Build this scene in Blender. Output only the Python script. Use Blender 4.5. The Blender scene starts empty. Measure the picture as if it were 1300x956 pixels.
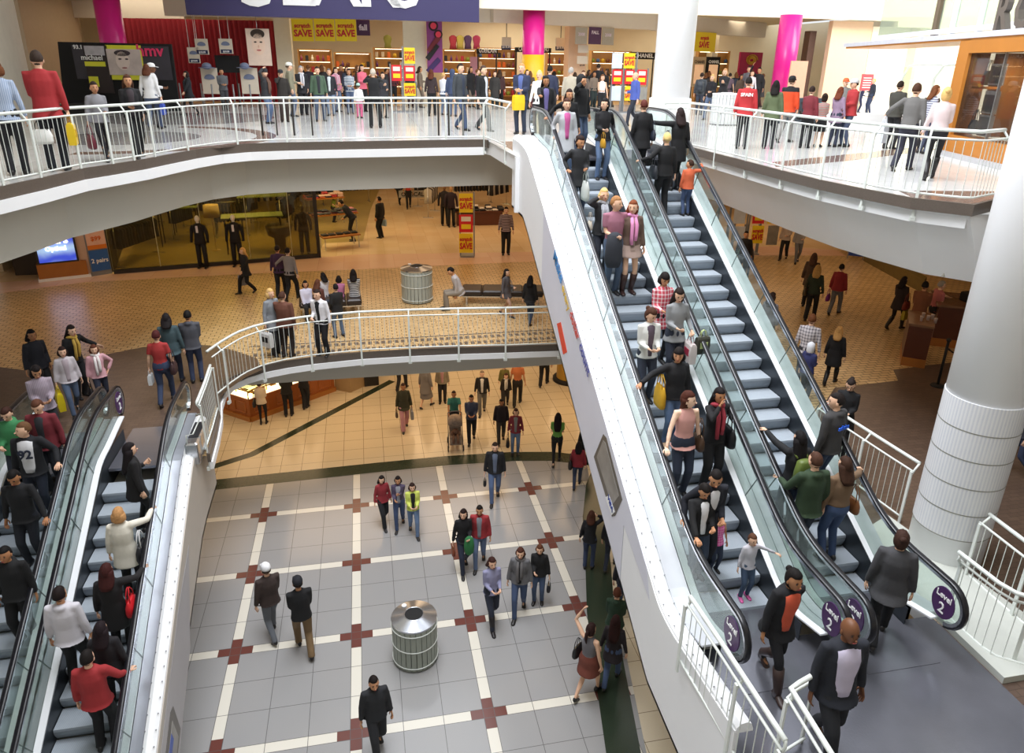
import bpy, bmesh, math, random
import numpy as np
from mathutils import Vector, Matrix, Quaternion
random.seed(7)
PI=math.pi
C=bpy.context.scene.collection
S=bpy.context.scene
R=math.radians
# ---------------------------------------------------------------- camera calibration (metres; z=0 is the lowest floor)
FPX=909.0; PIT=R(21.1); ROL=R(.9); YAW=R(11.7); CZ=11.355
L1=0.0; L2=4.54; L3=9.45; T30=math.tan(R(30))
def _b():
    c,s=math.cos(PIT),math.sin(PIT)
    fw=Vector((0,c,-s)); up=Vector((0,s,c)); rt=Vector((1,0,0))
    r=rt*math.cos(ROL)+up*math.sin(ROL); u=-rt*math.sin(ROL)+up*math.cos(ROL)
    M=Matrix.Rotation(-YAW,3,'Z')
    return M@fw,M@r,M@u
FW,RT,UP=_b(); CAM=Vector((0,0,CZ))
def ray(x,y): return FW+RT*((x-650)/FPX)-UP*((y-433)/FPX)
def at(x,y,z):
    d=ray(x,y); return CAM+d*((z-CZ)/d.z)
def atX(x,y,X):
    d=ray(x,y); return CAM+d*(X/d.x)
def atY(x,y,Y):
    d=ray(x,y); return CAM+d*(Y/d.y)
cam=bpy.data.cameras.new('camera'); co=bpy.data.objects.new('camera',cam); C.objects.link(co)
m=Matrix((RT,UP,-FW)).transposed().to_4x4(); m.translation=CAM; co.matrix_world=m
cam.sensor_width=36; cam.lens=FPX/1300*36; cam.shift_y=-45/1300; cam.clip_end=300; cam.clip_start=.05
S.camera=co
# ---------------------------------------------------------------- materials
def lin(h):
    if not isinstance(h,str): return h
    v=[int(h[i:i+2],16)/255 for i in (0,2,4)]
    return tuple((c/12.92 if c<=.04045 else ((c+.055)/1.055)**2.4) for c in v)
MC={}
class NT:
    def __init__(s,mat):
        s.t=mat.node_tree; s.n=s.t.nodes; s.l=s.t.links
    def v(s,x,inp):
        if isinstance(x,(int,float)): inp.default_value=x
        elif isinstance(x,tuple): inp.default_value=x if len(x)==len(inp.default_value) else tuple(x)+(1,)
        else: s.l.new(x,inp)
    def m(s,op,a,b=0.,c=0.):
        n=s.n.new('ShaderNodeMath'); n.operation=op
        s.v(a,n.inputs[0]); s.v(b,n.inputs[1]); s.v(c,n.inputs[2]); return n.outputs[0]
    def mix(s,f,a,b):
        n=s.n.new('ShaderNodeMix'); n.data_type='RGBA'
        s.v(f,n.inputs[0]); s.v(a,n.inputs[6]); s.v(b,n.inputs[7]); return n.outputs[2]
    def pos(s):
        g=s.n.new('ShaderNodeNewGeometry'); x=s.n.new('ShaderNodeSeparateXYZ'); s.l.new(g.outputs['Position'],x.inputs[0]); return x.outputs[0],x.outputs[1],x.outputs[2]
    def noise(s,scale,detail=3,obj=True,vec=None):
        t=s.n.new('ShaderNodeTexCoord'); n=s.n.new('ShaderNodeTexNoise'); n.inputs['Scale'].default_value=scale; n.inputs['Detail'].default_value=detail
        s.l.new(vec if vec is not None else t.outputs['Object'],n.inputs['Vector']); return n.outputs['Fac']
    def stripe(s,x,period,w,off=0.):   # 1 inside a line of width w every period
        u=s.m('FRACT',s.m('DIVIDE',s.m('SUBTRACT',x,off-w/2),period)); return s.m('LESS_THAN',u,w/period)
def mat(name,col,rough=.5,metal=0.,emis=0.,noise=.12,nscale=6.,bump=0.,bscale=40.,spec=None,alpha=None):
    key=name
    if key in MC: return MC[key]
    M=bpy.data.materials.new(name); M.use_nodes=True; t=NT(M); b=t.n['Principled BSDF']
    c=lin(col)
    if noise>0:
        f=t.noise(nscale)
        f2=t.m('MULTIPLY_ADD',f,2*noise,-noise)
        d=tuple(max(0,x*(1-noise)) for x in c)+(1,); e=tuple(min(1,x*(1+noise)) for x in c)+(1,)
        b_=t.mix(f,d,e); t.l.new(b_,b.inputs['Base Color'])
    else: b.inputs['Base Color'].default_value=(*c,1)
    b.inputs['Roughness'].default_value=rough; b.inputs['Metallic'].default_value=metal
    if spec is not None: b.inputs['Specular IOR Level'].default_value=spec
    if emis: b.inputs['Emission Color'].default_value=(*c,1); b.inputs['Emission Strength'].default_value=emis
    if bump>0:
        bn=t.n.new('ShaderNodeBump'); bn.inputs['Strength'].default_value=bump; bn.inputs['Distance'].default_value=.01
        t.l.new(t.noise(bscale,4),bn.inputs['Height']); t.l.new(bn.outputs[0],b.inputs['Normal'])
    MC[key]=M; return M
def glassmat(name,tint,trans=.9,rough=.02):
    if name in MC: return MC[name]
    M=bpy.data.materials.new(name); M.use_nodes=True; t=NT(M); t.n.remove(t.n['Principled BSDF'])
    o=t.n['Material Output']; tr=t.n.new('ShaderNodeBsdfTransparent'); tr.inputs[0].default_value=(*lin(tint),1)
    gl=t.n.new('ShaderNodeBsdfGlossy'); gl.inputs['Roughness'].default_value=rough
    df=t.n.new('ShaderNodeBsdfDiffuse'); df.inputs[0].default_value=(*lin(tint),1)
    g=t.n.new('ShaderNodeNewGeometry'); vd=t.n.new('ShaderNodeVectorMath'); vd.operation='DOT_PRODUCT'; t.l.new(g.outputs['Normal'],vd.inputs[0]); t.l.new(g.outputs['Incoming'],vd.inputs[1])
    fr_=t.m('MULTIPLY_ADD',t.m('POWER',t.m('SUBTRACT',1.,t.m('ABSOLUTE',vd.outputs['Value'])),5.),.9,.03)
    m1=t.n.new('ShaderNodeMixShader'); m2=t.n.new('ShaderNodeMixShader'); m1.inputs[0].default_value=1-trans
    t.l.new(tr.outputs[0],m1.inputs[1]); t.l.new(df.outputs[0],m1.inputs[2])
    t.l.new(fr_,m2.inputs[0]); t.l.new(m1.outputs[0],m2.inputs[1]); t.l.new(gl.outputs[0],m2.inputs[2]); t.l.new(m2.outputs[0],o.inputs[0])
    MC[name]=M; return M
# ---------------------------------------------------------------- objects
def tag(o,label=None,cat=None,group=None,kind=None):
    if label: o['label']=label
    if cat: o['category']=cat
    if group: o['group']=group
    if kind: o['kind']=kind
    return o
def empty(name,loc=(0,0,0),rz=0,label=None,cat=None,group=None):
    o=bpy.data.objects.new(name,None); C.objects.link(o); o.location=loc; o.rotation_euler=(0,0,rz); o.empty_display_size=.1
    return tag(o,label,cat,group)
class MB:
    def __init__(s): s.v=[]; s.f=[]; s.mi=[]; s.sm=[]
    def add(s,vs,fs,mi=0,sm=False):
        n=len(s.v); s.v+= [tuple(v) for v in vs]; s.f+=[tuple(i+n for i in f) for f in fs]; s.mi+=[mi]*len(fs); s.sm+=[sm]*len(fs); return s
    def box(s,c,d,rz=0,mi=0,bev=0,M=None):
        x,y,z=[a/2 for a in d]
        if bev>0:
            b=min(bev,x*.9,y*.9,z*.9); P=[]
            for zz,ins in ((-z,b),(-z+b,0),(z-b,0),(z,b)):
                X=x-ins;Y=y-ins
                for (sx,sy) in ((1,1),(-1,1),(-1,-1),(1,-1)):
                    # two points per corner
                    if sx*sy>0: P+=[(sx*X,sy*(Y-b*.7),zz),(sx*(X-b*.7),sy*Y,zz)]
                    else: P+=[(sx*(X-b*.7),sy*Y,zz),(sx*X,sy*(Y-b*.7),zz)]
            F=[tuple(range(7,-1,-1)),tuple(range(24,32))]
            for k in range(3):
                for i in range(8): j=(i+1)%8; F.append((k*8+i,k*8+j,k*8+8+j,k*8+8+i))
        else:
            P=[(sx*x,sy*y,sz*z) for sz in (-1,1) for sx,sy in ((-1,-1),(1,-1),(1,1),(-1,1))]
            F=[(3,2,1,0),(4,5,6,7),(0,1,5,4),(1,2,6,5),(2,3,7,6),(3,0,4,7)]
        if M is None: M=Matrix.Translation(c)@Matrix.Rotation(rz,4,'Z')
        else: M=M@Matrix.Translation(c)@Matrix.Rotation(rz,4,'Z')
        return s.add([M@Vector(p) for p in P],F,mi)
    def prism(s,poly,z0,z1,mi=0,mtop=None,mbot=None):
        a=sum(poly[i][0]*poly[(i+1)%len(poly)][1]-poly[(i+1)%len(poly)][0]*poly[i][1] for i in range(len(poly)))
        if a<0: poly=poly[::-1]
        n=len(poly)
        s.add([(p[0],p[1],z0) for p in poly]+[(p[0],p[1],z1) for p in poly],[(i,(i+1)%n,n+(i+1)%n,n+i) for i in range(n)],mi)
        s.add([(p[0],p[1],z1) for p in poly],[tuple(range(n))],mi if mtop is None else mtop)
        s.add([(p[0],p[1],z0) for p in poly],[tuple(range(n-1,-1,-1))],mi if mbot is None else mbot); return s
    def loft(s,rings,mi=0,caps=True,sm=True,closed=True):
        n=len(rings[0]); V=[p for r in rings for p in r]; F=[]
        for k in range(len(rings)-1):
            for i in range(n if closed else n-1):
                j=(i+1)%n; F.append((k*n+i,k*n+j,(k+1)*n+j,(k+1)*n+i))
        if caps: F+= [tuple(range(n-1,-1,-1)),tuple(range((len(rings)-1)*n,len(rings)*n))]
        return s.add(V,F,mi,sm)
    def tube(s,pts,r,seg=8,mi=0,caps=True,closed=False,sm=True):
        pts=[Vector(p) for p in pts]; n=len(pts); rr=r if isinstance(r,(list,tuple)) else [r]*n
        rings=[]; prev=None
        for i,p in enumerate(pts):
            a=pts[(i-1)%n] if (closed or i>0) else p; b=pts[(i+1)%n] if (closed or i<n-1) else p
            t=(b-a).normalized() if (b-a).length>1e-9 else Vector((0,0,1))
            if prev is None: u=t.orthogonal().normalized()
            else:
                u=prev-t*prev.dot(t)
                u=u.normalized() if u.length>1e-6 else t.orthogonal().normalized()
            prev=u; w=t.cross(u)
            rings.append([p+(u*math.cos(2*PI*k/seg)+w*math.sin(2*PI*k/seg))*rr[i] for k in range(seg)])
        if closed: rings.append(rings[0]); caps=False
        return s.loft(rings,mi,caps,sm)
    def cyl(s,c,r,h,seg=24,mi=0,r2=None,mtop=None):
        r2=r if r2 is None else r2
        a=[(c[0]+r*math.cos(2*PI*k/seg),c[1]+r*math.sin(2*PI*k/seg),c[2]) for k in range(seg)]
        b=[(c[0]+r2*math.cos(2*PI*k/seg),c[1]+r2*math.sin(2*PI*k/seg),c[2]+h) for k in range(seg)]
        s.loft([a,b],mi,False)
        s.add(a,[tuple(range(seg-1,-1,-1))],mi); return s.add(b,[tuple(range(seg))],mi if mtop is None else mtop)
    def lathe(s,prof,c=(0,0,0),seg=24,mi=0,caps=True):
        return s.loft([[(c[0]+r*math.cos(2*PI*k/seg),c[1]+r*math.sin(2*PI*k/seg),c[2]+z) for k in range(seg)] for r,z in prof],mi,caps)
    def ell(s,c,r,M=None,nu=14,nv=9,mi=0):
        V=[];F=[]
        for j in range(nv+1):
            t=PI*j/nv
            for i in range(nu):
                a=2*PI*i/nu; V.append(Vector((r[0]*math.sin(t)*math.cos(a),r[1]*math.sin(t)*math.sin(a),-r[2]*math.cos(t))))
        for j in range(nv):
            for i in range(nu): k=(i+1)%nu; F.append((j*nu+i,j*nu+k,(j+1)*nu+k,(j+1)*nu+i))
        c=Vector(c); V=[(M@v if M is not None else v)+c for v in V]
        return s.add(V,F,mi,True)
    def xf(s,M):
        s.v=[tuple(M@Vector(v)) for v in s.v]; return s
    def mesh(s,name,mats):
        me=bpy.data.meshes.new(name); me.from_pydata(s.v,[],s.f)
        for m_ in (mats if isinstance(mats,(list,tuple)) else [mats]): me.materials.append(m_)
        me.polygons.foreach_set('material_index',s.mi); me.polygons.foreach_set('use_smooth',s.sm)
        me.validate(); me.update(); return me
    def build(s,name,mats,parent=None,loc=None,rz=0):
        o=bpy.data.objects.new(name,s.mesh(name,mats)); C.objects.link(o)
        if parent: o.parent=parent
        if loc is not None: o.location=loc; o.rotation_euler=(0,0,rz)
        return o
def struct(name,mb,mats,parent=None):
    o=mb.build(name,mats,parent)
    if not parent: o['kind']='structure'
    return o
def children(o): return [c for c in bpy.data.objects if c.parent==o]
def copy_tree(o,parent=None,kids=None):
    c=o.copy(); C.objects.link(c)
    if parent: c.parent=parent
    for ch in (kids if kids is not None else list(o.children)): copy_tree(ch,c)
    return c
_txt={}
def text_mesh(s,size=1.,depth=.01,bold=0.,align='CENTER',extra_w=1.):
    """letters as MB data: lies in local XZ plane, reading along +X, facing -Y, baseline z=0"""
    cu=bpy.data.curves.new('t','FONT'); cu.body=s; cu.size=size; cu.extrude=depth/2; cu.offset=bold; cu.align_x=align; cu.resolution_u=2
    o=bpy.data.objects.new('t',cu); C.objects.link(o); bpy.context.view_layer.update()
    dg=bpy.context.evaluated_depsgraph_get(); me=bpy.data.meshes.new_from_object(o.evaluated_get(dg))
    mb=MB(); mb.add([(v.co.x*extra_w,-v.co.z,v.co.y) for v in me.vertices],[tuple(p.vertices) for p in me.polygons])
    bpy.data.objects.remove(o); bpy.data.curves.remove(cu); bpy.data.meshes.remove(me); return mb
def add_mb(dst,src,M=None,mi=None):
    n=len(dst.v); dst.v+=[tuple(M@Vector(v)) if M is not None else v for v in src.v]
    dst.f+=[tuple(i+n for i in f) for f in src.f]; dst.mi+=[(x if mi is None else mi) for x in src.mi]; dst.sm+=src.sm; return dst
def frame(p,d,up=(0,0,1)):
    """matrix: local X along d (horizontal), local -Y outward to the viewer side, Z up"""
    d=Vector(d); d.normalize(); u=Vector(up); u=(u-d*u.dot(d)).normalized(); y=u.cross(d)
    M=Matrix((d,y,u)).transposed().to_4x4(); M.translation=Vector(p); return M
class Plane:
    """vertical plane through a towards b (as seen, left to right)"""
    def __init__(s,a,b):
        s.a=Vector((a[0],a[1],0)); s.d=Vector((b[0]-a[0],b[1]-a[1],0)); s.len=s.d.length; s.d.normalize(); s.n=Vector((s.d.y,-s.d.x,0))
        if s.n.dot(Vector((0,0,0))-s.a)<0: s.n=-s.n
    def uz(s,x,y,off=0.):
        d=ray(x,y); a=s.a+s.n*off; t=((a-CAM).dot(s.n))/d.dot(s.n); q=CAM+d*t; return (q-a).dot(s.d),q.z
    def P(s,u,z,off=0.): 
        q=s.a+s.d*u+s.n*off; return Vector((q.x,q.y,z))
    def M(s,u=0,z=0,off=0.): return frame(s.P(u,z,off),s.d)
# ================================================================ colours
white=mat('painted_white','f0f1f3',.45,noise=.03,nscale=2)
railp=mat('rail_paint','dde2dd',.35,noise=.04)
cream=mat('cream_wall','f2ead6',.6,noise=.03,nscale=1)
soffit=mat('soffit_paint','b9b5ab',.7,noise=.04,nscale=1)
browntile=None
def tile_mat(name,c1,c2,px,py,lw,line,rough=.25,rot=0.,ox=0.,oy=0.,noise=.06,brick=False,bumpy=0.):
    M=bpy.data.materials.new(name); M.use_nodes=True; t=NT(M); b=t.n['Principled BSDF']
    x,y,z=t.pos()
    if rot:
        c,s=math.cos(rot),math.sin(rot)
        x2=t.m('ADD',t.m('MULTIPLY',x,c),t.m('MULTIPLY',y,s)); y2=t.m('SUBTRACT',t.m('MULTIPLY',y,c),t.m('MULTIPLY',x,s)); x,y=x2,y2
    if brick:
        row=t.m('FLOOR',t.m('DIVIDE',t.m('SUBTRACT',y,oy-lw/2),py)); x=t.m('ADD',x,t.m('MULTIPLY',t.m('MODULO',row,2.),px/2))
    l=t.m('MAXIMUM',t.stripe(x,px,lw,ox),t.stripe(y,py,lw,oy))
    ix=t.m('FLOOR',t.m('DIVIDE',t.m('SUBTRACT',x,ox),px)); iy=t.m('FLOOR',t.m('DIVIDE',t.m('SUBTRACT',y,oy),py))
    cx=t.n.new('ShaderNodeCombineXYZ'); t.v(ix,cx.inputs[0]); t.v(iy,cx.inputs[1])
    w=t.n.new('ShaderNodeTexWhiteNoise'); w.noise_dimensions='2D'; t.l.new(cx.outputs[0],w.inputs['Vector'])
    base=t.mix(w.outputs['Value'],(*lin(c1),1),(*lin(c2),1))
    n=t.noise(30.,5); base=t.mix(t.m('MULTIPLY',n,noise*3),base,tuple(x*.6 for x in lin(c1))+(1,))
    t.l.new(t.mix(l,base,(*lin(line),1)),b.inputs['Base Color']); b.inputs['Roughness'].default_value=rough
    MC[name]=M; return M
# ---- L1 grid floor with cross inlays (x0,y0 = one cross centre)
def l1_mat():
    M=bpy.data.materials.new('lower_floor_tiles'); M.use_nodes=True; t=NT(M); b=t.n['Principled BSDF']
    x,y,z=t.pos(); P_=2.438; x0,y0=-3.160,17.196
    def cell(a,a0):
        f=t.m('FRACT',t.m('ADD',t.m('DIVIDE',t.m('SUBTRACT',a,a0),P_),.5)); return t.m('MULTIPLY',t.m('SUBTRACT',f,.5),P_)
    u=cell(x,x0); v=cell(y,y0); au=t.m('ABSOLUTE',u); av=t.m('ABSOLUTE',v)
    hs=.105; arm=.34
    sx=t.m('LESS_THAN',au,hs); sy=t.m('LESS_THAN',av,hs)
    strip=t.m('MAXIMUM',sx,sy)
    cross=t.m('MAXIMUM',t.m('MULTIPLY',sx,t.m('LESS_THAN',av,arm)),t.m('MULTIPLY',sy,t.m('LESS_THAN',au,arm)))
    tw=(P_-2*hs)/3
    def ln(a,w=.012): # lines between the three tiles and at the strip edges
        q=t.m('SUBTRACT',a,hs); f=t.m('FRACT',t.m('ADD',t.m('DIVIDE',q,tw),.5)); d=t.m('MULTIPLY',t.m('ABSOLUTE',t.m('SUBTRACT',f,.5)),tw); return t.m('LESS_THAN',d,w/2)
    line=t.m('MULTIPLY',t.m('MAXIMUM',t.m('MULTIPLY',ln(au),t.m('SUBTRACT',1.,t.m('LESS_THAN',au,hs-.01))),t.m('MULTIPLY',ln(av),t.m('SUBTRACT',1.,t.m('LESS_THAN',av,hs-.01)))),1.)
    n=t.noise(90.,6); n2=t.noise(1.2,2)
    grey=t.mix(n,(*lin('868687'),1),(*lin('a7a8a9'),1))
    grey=t.mix(t.m('MULTIPLY',n2,.3),grey,(*lin('a59f98'),1))
    c=t.mix(strip,grey,(*lin('dcd8cc'),1)); c=t.mix(cross,c,(*lin('6b3f38'),1))
    c=t.mix(t.m('MULTIPLY',line,.85),c,(*lin('5a5858'),1))
    # beige tiles beyond the green band
    far=t.m('GREATER_THAN',t.m('ADD',y,t.m('MULTIPLY',t.m('POWER',t.m('MAXIMUM',t.m('SUBTRACT',x,3.2),0.),2.),.07)),19.25)
    side=t.m('GREATER_THAN',t.m('SUBTRACT',x,t.m('MULTIPLY',t.m('SUBTRACT',y,10.),.19)),4.6)
    tl=t.m('MAXIMUM',t.stripe(x,.61,.012,.1),t.stripe(y,.61,.012,.2))
    bei=t.mix(t.noise(70.,5),(*lin('cdbfa4'),1),(*lin('e0d3b8'),1)); bei=t.mix(tl,bei,(*lin('7d6b52'),1))
    c=t.mix(t.m('MAXIMUM',far,side),c,bei)
    t.l.new(c,b.inputs['Base Color']); b.inputs['Roughness'].default_value=.16; b.inputs['Specular IOR Level'].default_value=.5
    return M
m_l1=l1_mat()
m_brick=tile_mat('tan_paver_floor','c8a878','dcbd8c',.25,.125,.02,'5c4629',.3,rot=R(0),brick=True)
m_brown=tile_mat('brown_paver_floor','5b4a40','6a574a',.20,.10,.008,'40332b',.35,brick=True,noise=.2)
m_store=tile_mat('store_marble_floor','e2c49c','ead0aa',.6,.6,.005,'b08a60',.18)
m_pink=tile_mat('pink_threshold_stone','e2b9a0','e8c4ae',.9,.9,.006,'b58672',.25)
m_l3=tile_mat('upper_floor_marble','d8d8d6','e6e6e4',.9,.9,.01,'b9b6b0',.12,noise=.02)
m_l3g=tile_mat('upper_floor_grey_granite','8f8d8e','9c9a9b',.6,.6,.008,'77757a',.15)
m_l3b=mat('upper_floor_brown_stone','7a655c',.2,noise=.2,nscale=60)
m_green=mat('dark_green_stone','2f3a2d',.2,noise=.2,nscale=60)
m_bstrip=mat('brown_stone_edge','5c524a',.4,noise=.25,nscale=40)
m_plate=mat('brushed_landing_plate','7c7d86',.2,metal=.6,noise=.15,nscale=3,bump=.1)
conc=mat('beige_concrete','cfc8ba',.7,noise=.08,nscale=2)
# ================================================================ level 1 floor
fl=MB(); fl.add([(-30,0,L1),(30,0,L1),(30,45,L1),(-30,45,L1)],[(0,1,2,3)]); struct('floor',fl,m_l1)
def ribbon(name,pts,w,z,mats,h=.004):
    mb=MB(); pts=[Vector((p[0],p[1],0)) for p in pts]; Lr=[];Rr=[]
    for i,p in enumerate(pts):
        t=(pts[min(i+1,len(pts)-1)]-pts[max(i-1,0)]).normalized(); n=Vector((-t.y,t.x,0)); Lr.append(p+n*w/2); Rr.append(p-n*w/2)
    V=[(a.x,a.y,z+h) for a in Lr]+[(a.x,a.y,z+h) for a in Rr]; n=len(pts)
    mb.add(V,[(n+i,n+i+1,i+1,i) for i in range(n-1)]); V2=[(x,y,z) for x,y,_ in V]
    mb.add(V+V2,[(i,i+1,2*n+i+1,2*n+i) for i in range(n-1)]+[(n+i+1,n+i,3*n+i,3*n+i+1) for i in range(n-1)])
    return struct(name,mb,mats)
arc=[(-12,18.6),(-8,18.85),(-3.69,19.0),(0,19.12),(2,19.15),(4,19.05),(5.2,18.85),(6.1,18.5),(7.5,17.7)]
ribbon('trim_1',arc,.55,L1,m_green)
ribbon('trim_2',[(-12,16.2),(-3.9,20.56),(.11,24.87),(.6,25.4)],.28,L1,m_green)
ribbon('trim_3',[(7.2,19),(6.1,17),(5.55,15.5),(5.05,13.6),(4.6,12),(4.25,10.3),(3.8,8),(3.4,5)],.62,L1,m_green)
# ================================================================ level 2 slab
rl2=[(-3.38,14.97),(-3.2,15.5),(-2.95,16.05),(-2.6,16.45),(-2.1,16.72),(-1.5,16.9),(-.32,17.05),(.87,17.02),(2.11,16.93),(3.31,16.8)]
e2=[(-3.15,12.45),(-3.2,13.4),(-3.27,14.2),(-3.4,14.97),(-3.42,15.6),(-3.32,16.0),(-3.0,16.38),(-2.6,16.64),(-2.1,16.83),(-1.5,16.97),(-.32,17.1),(.87,17.1),(2.11,17.04),(3.31,16.94),(6,16.75),(7.3,16.4),(7.6,15.7),(7.62,8.4),(7.2,8.0),(7.12,6.5),(7.1,6.2)]
near=[(3.45,6.2),(3.45,-1),(12,-1)]
poly2=[(-16,13.0)]+[(-5.6,13.0)]+e2+near+[(30,-1),(30,34),(-16,34)]
f2=MB(); f2.prism(poly2,L2-.02,L2); struct('floor',f2,[m_brick])
b2=MB(); b2.prism([(-5.45,12.9)]+[(-3.2,12.9)]+e2[1:]+near+[(30,-1),(30,34),(-16,34),(-16,12.9)],L2-.27,L2-.022); struct('trim_4',b2,white)
def edge_strip(name,pts,z0,z1,off,mt,th=.06):
    mb=MB(); n=len(pts); P_=[Vector((p[0],p[1],0)) for p in pts]; A=[];B=[]
    for i,p in enumerate(P_):
        t=(P_[min(i+1,n-1)]-P_[max(i-1,0)]).normalized(); nn=Vector((t.y,-t.x,0)); A.append(p+nn*(off+th)); B.append(p+nn*off)
    rings=[[(a.x,a.y,z0),(a.x,a.y,z1),(b.x,b.y,z1),(b.x,b.y,z0)] for a,b in zip(A,B)]
    mb.loft(rings,0,True,False); return struct(name,mb,mt)
def inset(pts,off):
    out=[];P_=[Vector((p[0],p[1],0)) for p in pts];n=len(pts)
    for i,p in enumerate(P_):
        t=(P_[min(i+1,n-1)]-P_[max(i-1,0)]).normalized(); nn=Vector((t.y,-t.x,0)); q=p+nn*off; out.append((q.x,q.y))
    return out
# the void lies to the right of travel along e2, so positive offsets face the void
edge_strip('trim_5',e2[:-4],L2-.15,L2+.03,.0,m_bstrip)
edge_strip('trim_6',e2[:-4],L2-.3,L2-.15,.03,white)
bm2=MB(); bm2.prism([(-16,13.4),(-3.95,13.4),(-3.95,17.72),(8.1,17.72),(8.1,6.0),(3.9,6.0),(3.9,-1),(30,-1),(30,34),(-16,34)],L2-.95,L2-.28); struct('ceiling',bm2,soffit)
# brown areas on level 2
def inlay(name,poly,z,mt,h=.003):
    mb=MB(); mb.prism(poly,z,z+h); return struct(name,mb,mt)
bl=[(-13,13.0),(-13,19.6)]+[tuple(at(x,y,L2)[:2]) for x,y in [(30,470),(105,456),(130,451),(170,443),(205,437),(240,436),(275,440),(300,446),(326,455)]]+[(-2.62,16.4),(-2.95,16.0),(-3.2,15.45),(-3.36,14.97),(-3.34,14.0),(-3.28,13.02)]
inlay('trim_7',bl,L2,m_brown)
br=[(7.64,8.4),(7.64,10.5),(8.9,11.9),(9.6,12.5)]+[tuple(at(x,y,L2)[:2]) for x,y in [(1060,492),(1100,488),(1140,483)]]+[(12.4,13.9),(30,15.5),(30,-1),(3.5,-1),(3.5,6.15),(7.15,6.2),(7.2,8.0)]
inlay('trim_8',br,L2,m_brown)
ck=MB()
for j,yy in enumerate((17.35,17.75)):
    for i in range(60): ck.box((-2.9+i*.17+j*.08,yy,L2+.0025),(.10,.17,.005))
ck.box((2.0,17.98,L2+.0022),(10.2,.07,.0044)); ck.box((2.0,17.14,L2+.0022),(9.6,.05,.0044))
struct('trim_9',ck,m_bstrip)
inlay('trim_10',[(3.5,2.6),(7.1,2.6),(7.1,6.35),(3.5,6.35)],L2+.003,m_plate,.006)
pk=[at(0,372,L2),at(110,356,L2),at(345,345,L2),at(460,340,L2),at(650,333,L2)]
fr=[(-12.2,23.4)]+[tuple(p[:2]) for p in (at(110,358,L2),at(345,346,L2),at(460,342,L2),at(650,333,L2))]+[(9.5,25.2),(16.1,24.74),(18.4,24.3),(18.6,25.2),(16.5,26.2),(9.5,26.4),(-.5,27.2),(-1.7,26.95),(-8.5,25.7),(-12.2,25)]
inlay('trim_11',fr,L2,m_pink)
inlay('trim_12',[(-12.2,25),(-8.5,25.7),(-1.7,26.95),(-.5,27.2),(9.5,26.4),(16.5,26.2),(18.6,25.2),(30,25.2),(30,45),(-12.2,45)],L2,m_store,.004)
ext=MB(); ext.prism([(-16,34),(30,34),(30,46),(-16,46)],L2-.4,L2); struct('floor',ext,soffit)
# ================================================================ level 3 slab
e3=[(-2.5,1.0),(-2.75,3.0),(-3.2,4.4),(-3.8,5.7),(-4.5,7.3),(-5.15,9.0),(-5.6,10.6),(-5.65,12.3),(-5.32,13.44),(-5.06,14.57),(-4.71,15.19),(-4.35,15.9),(-4.1,16.6),(-3.72,17.6),(-3.3,18.35),(-2.7,18.85),(-1.82,19.1),(-.52,19.25),(.81,19.38),(2.17,19.55),(3.2,19.62),(3.3,19.4),(3.35,16.7),(3.36,16.1)]  # near left end widened out of view to shade the left escalators
e3r=[(7.3,16.1),(7.3,17.2),(8.2,17.8),(8.19,15.5),(8.17,13.14),(8.2,11.9),(8.35,10.9),(8.55,9.95),(9.05,9.32),(9.9,9.75),(10.3,9.0),(10.3,.5)]
poly3=e3+e3r+[(34,.5),(34,46),(-24,46),(-24,1.0)]
f3=MB(); f3.prism(poly3,L3-.02,L3); struct('floor',f3,m_l3)
b3=MB(); b3.prism(inset(e3,-.04)+inset(e3r,-.04)+[(34,.5),(34,46),(-24,46),(-24,1.0)],L3-.36,L3-.022); struct('trim_13',b3,white)
edge_strip('trim_14',e3[:-2],L3-.17,L3+.03,0,m_bstrip)
edge_strip('trim_15',e3[:-3],L3-.37,L3-.17,.03,white)
edge_strip('trim_16',e3r[2:],L3-.15,L3+.03,0,m_bstrip)
ic=inset(e3,-.45)[:-4]+[(3.3,20.1),(9.3,20.1)]
bb=MB(); bb.prism(ic+[(9.3,20.1),(9.3,9.8),(11.2,9.8),(11.2,.5),(34,.5),(34,46),(-24,46),(-24,1.0)],L3-1.27,L3-.365); struct('ceiling',bb,soffit)
unseen_deck=MB(); unseen_deck.prism([(-24,.98),(-2.6,.98),(-2.4,.7),(4,.45),(34,.45),(34,-10),(-24,-10)],L3-1.2,L3-.001); struct('floor',unseen_deck,soffit)  # unseen deck under the camera, put in to darken the near side
shade_roof=MB(); shade_roof.box((-13.5,18,17.2),(21,56,.4)); shade_roof.box((15.5,-5,17.2),(37,11,.4)); struct('ceiling',shade_roof,cream)  # unseen roof slabs added to block skylight over the left and near sides
shade_wall=MB(); shade_wall.box((5,-10.2,8),(58,.4,18)); struct('unseen_wall_front',shade_wall,cream)  # unseen wall behind the camera, added to cut light from there
# white inclined fascia of the right deck
fa=MB(); rr=[]
for a in [(8.2,20.1)]+e3r[2:]:
    rr.append([(a[0]+(.02 if a[0]<9 else 0),a[1],L3-.14),(a[0]+.6,a[1]+.1,L3-1.28),(a[0]+.9,a[1]+.3,L3-1.28),(a[0]+.9,a[1]+.3,L3-.2)])
fa.loft(rr,0,True,False); struct('trim_17',fa,white)
fw_=MB(); fw_.box((5.3,16.15,L3-.65),(3.9,.12,1.25)); struct('trim_18',fw_,white)
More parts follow.
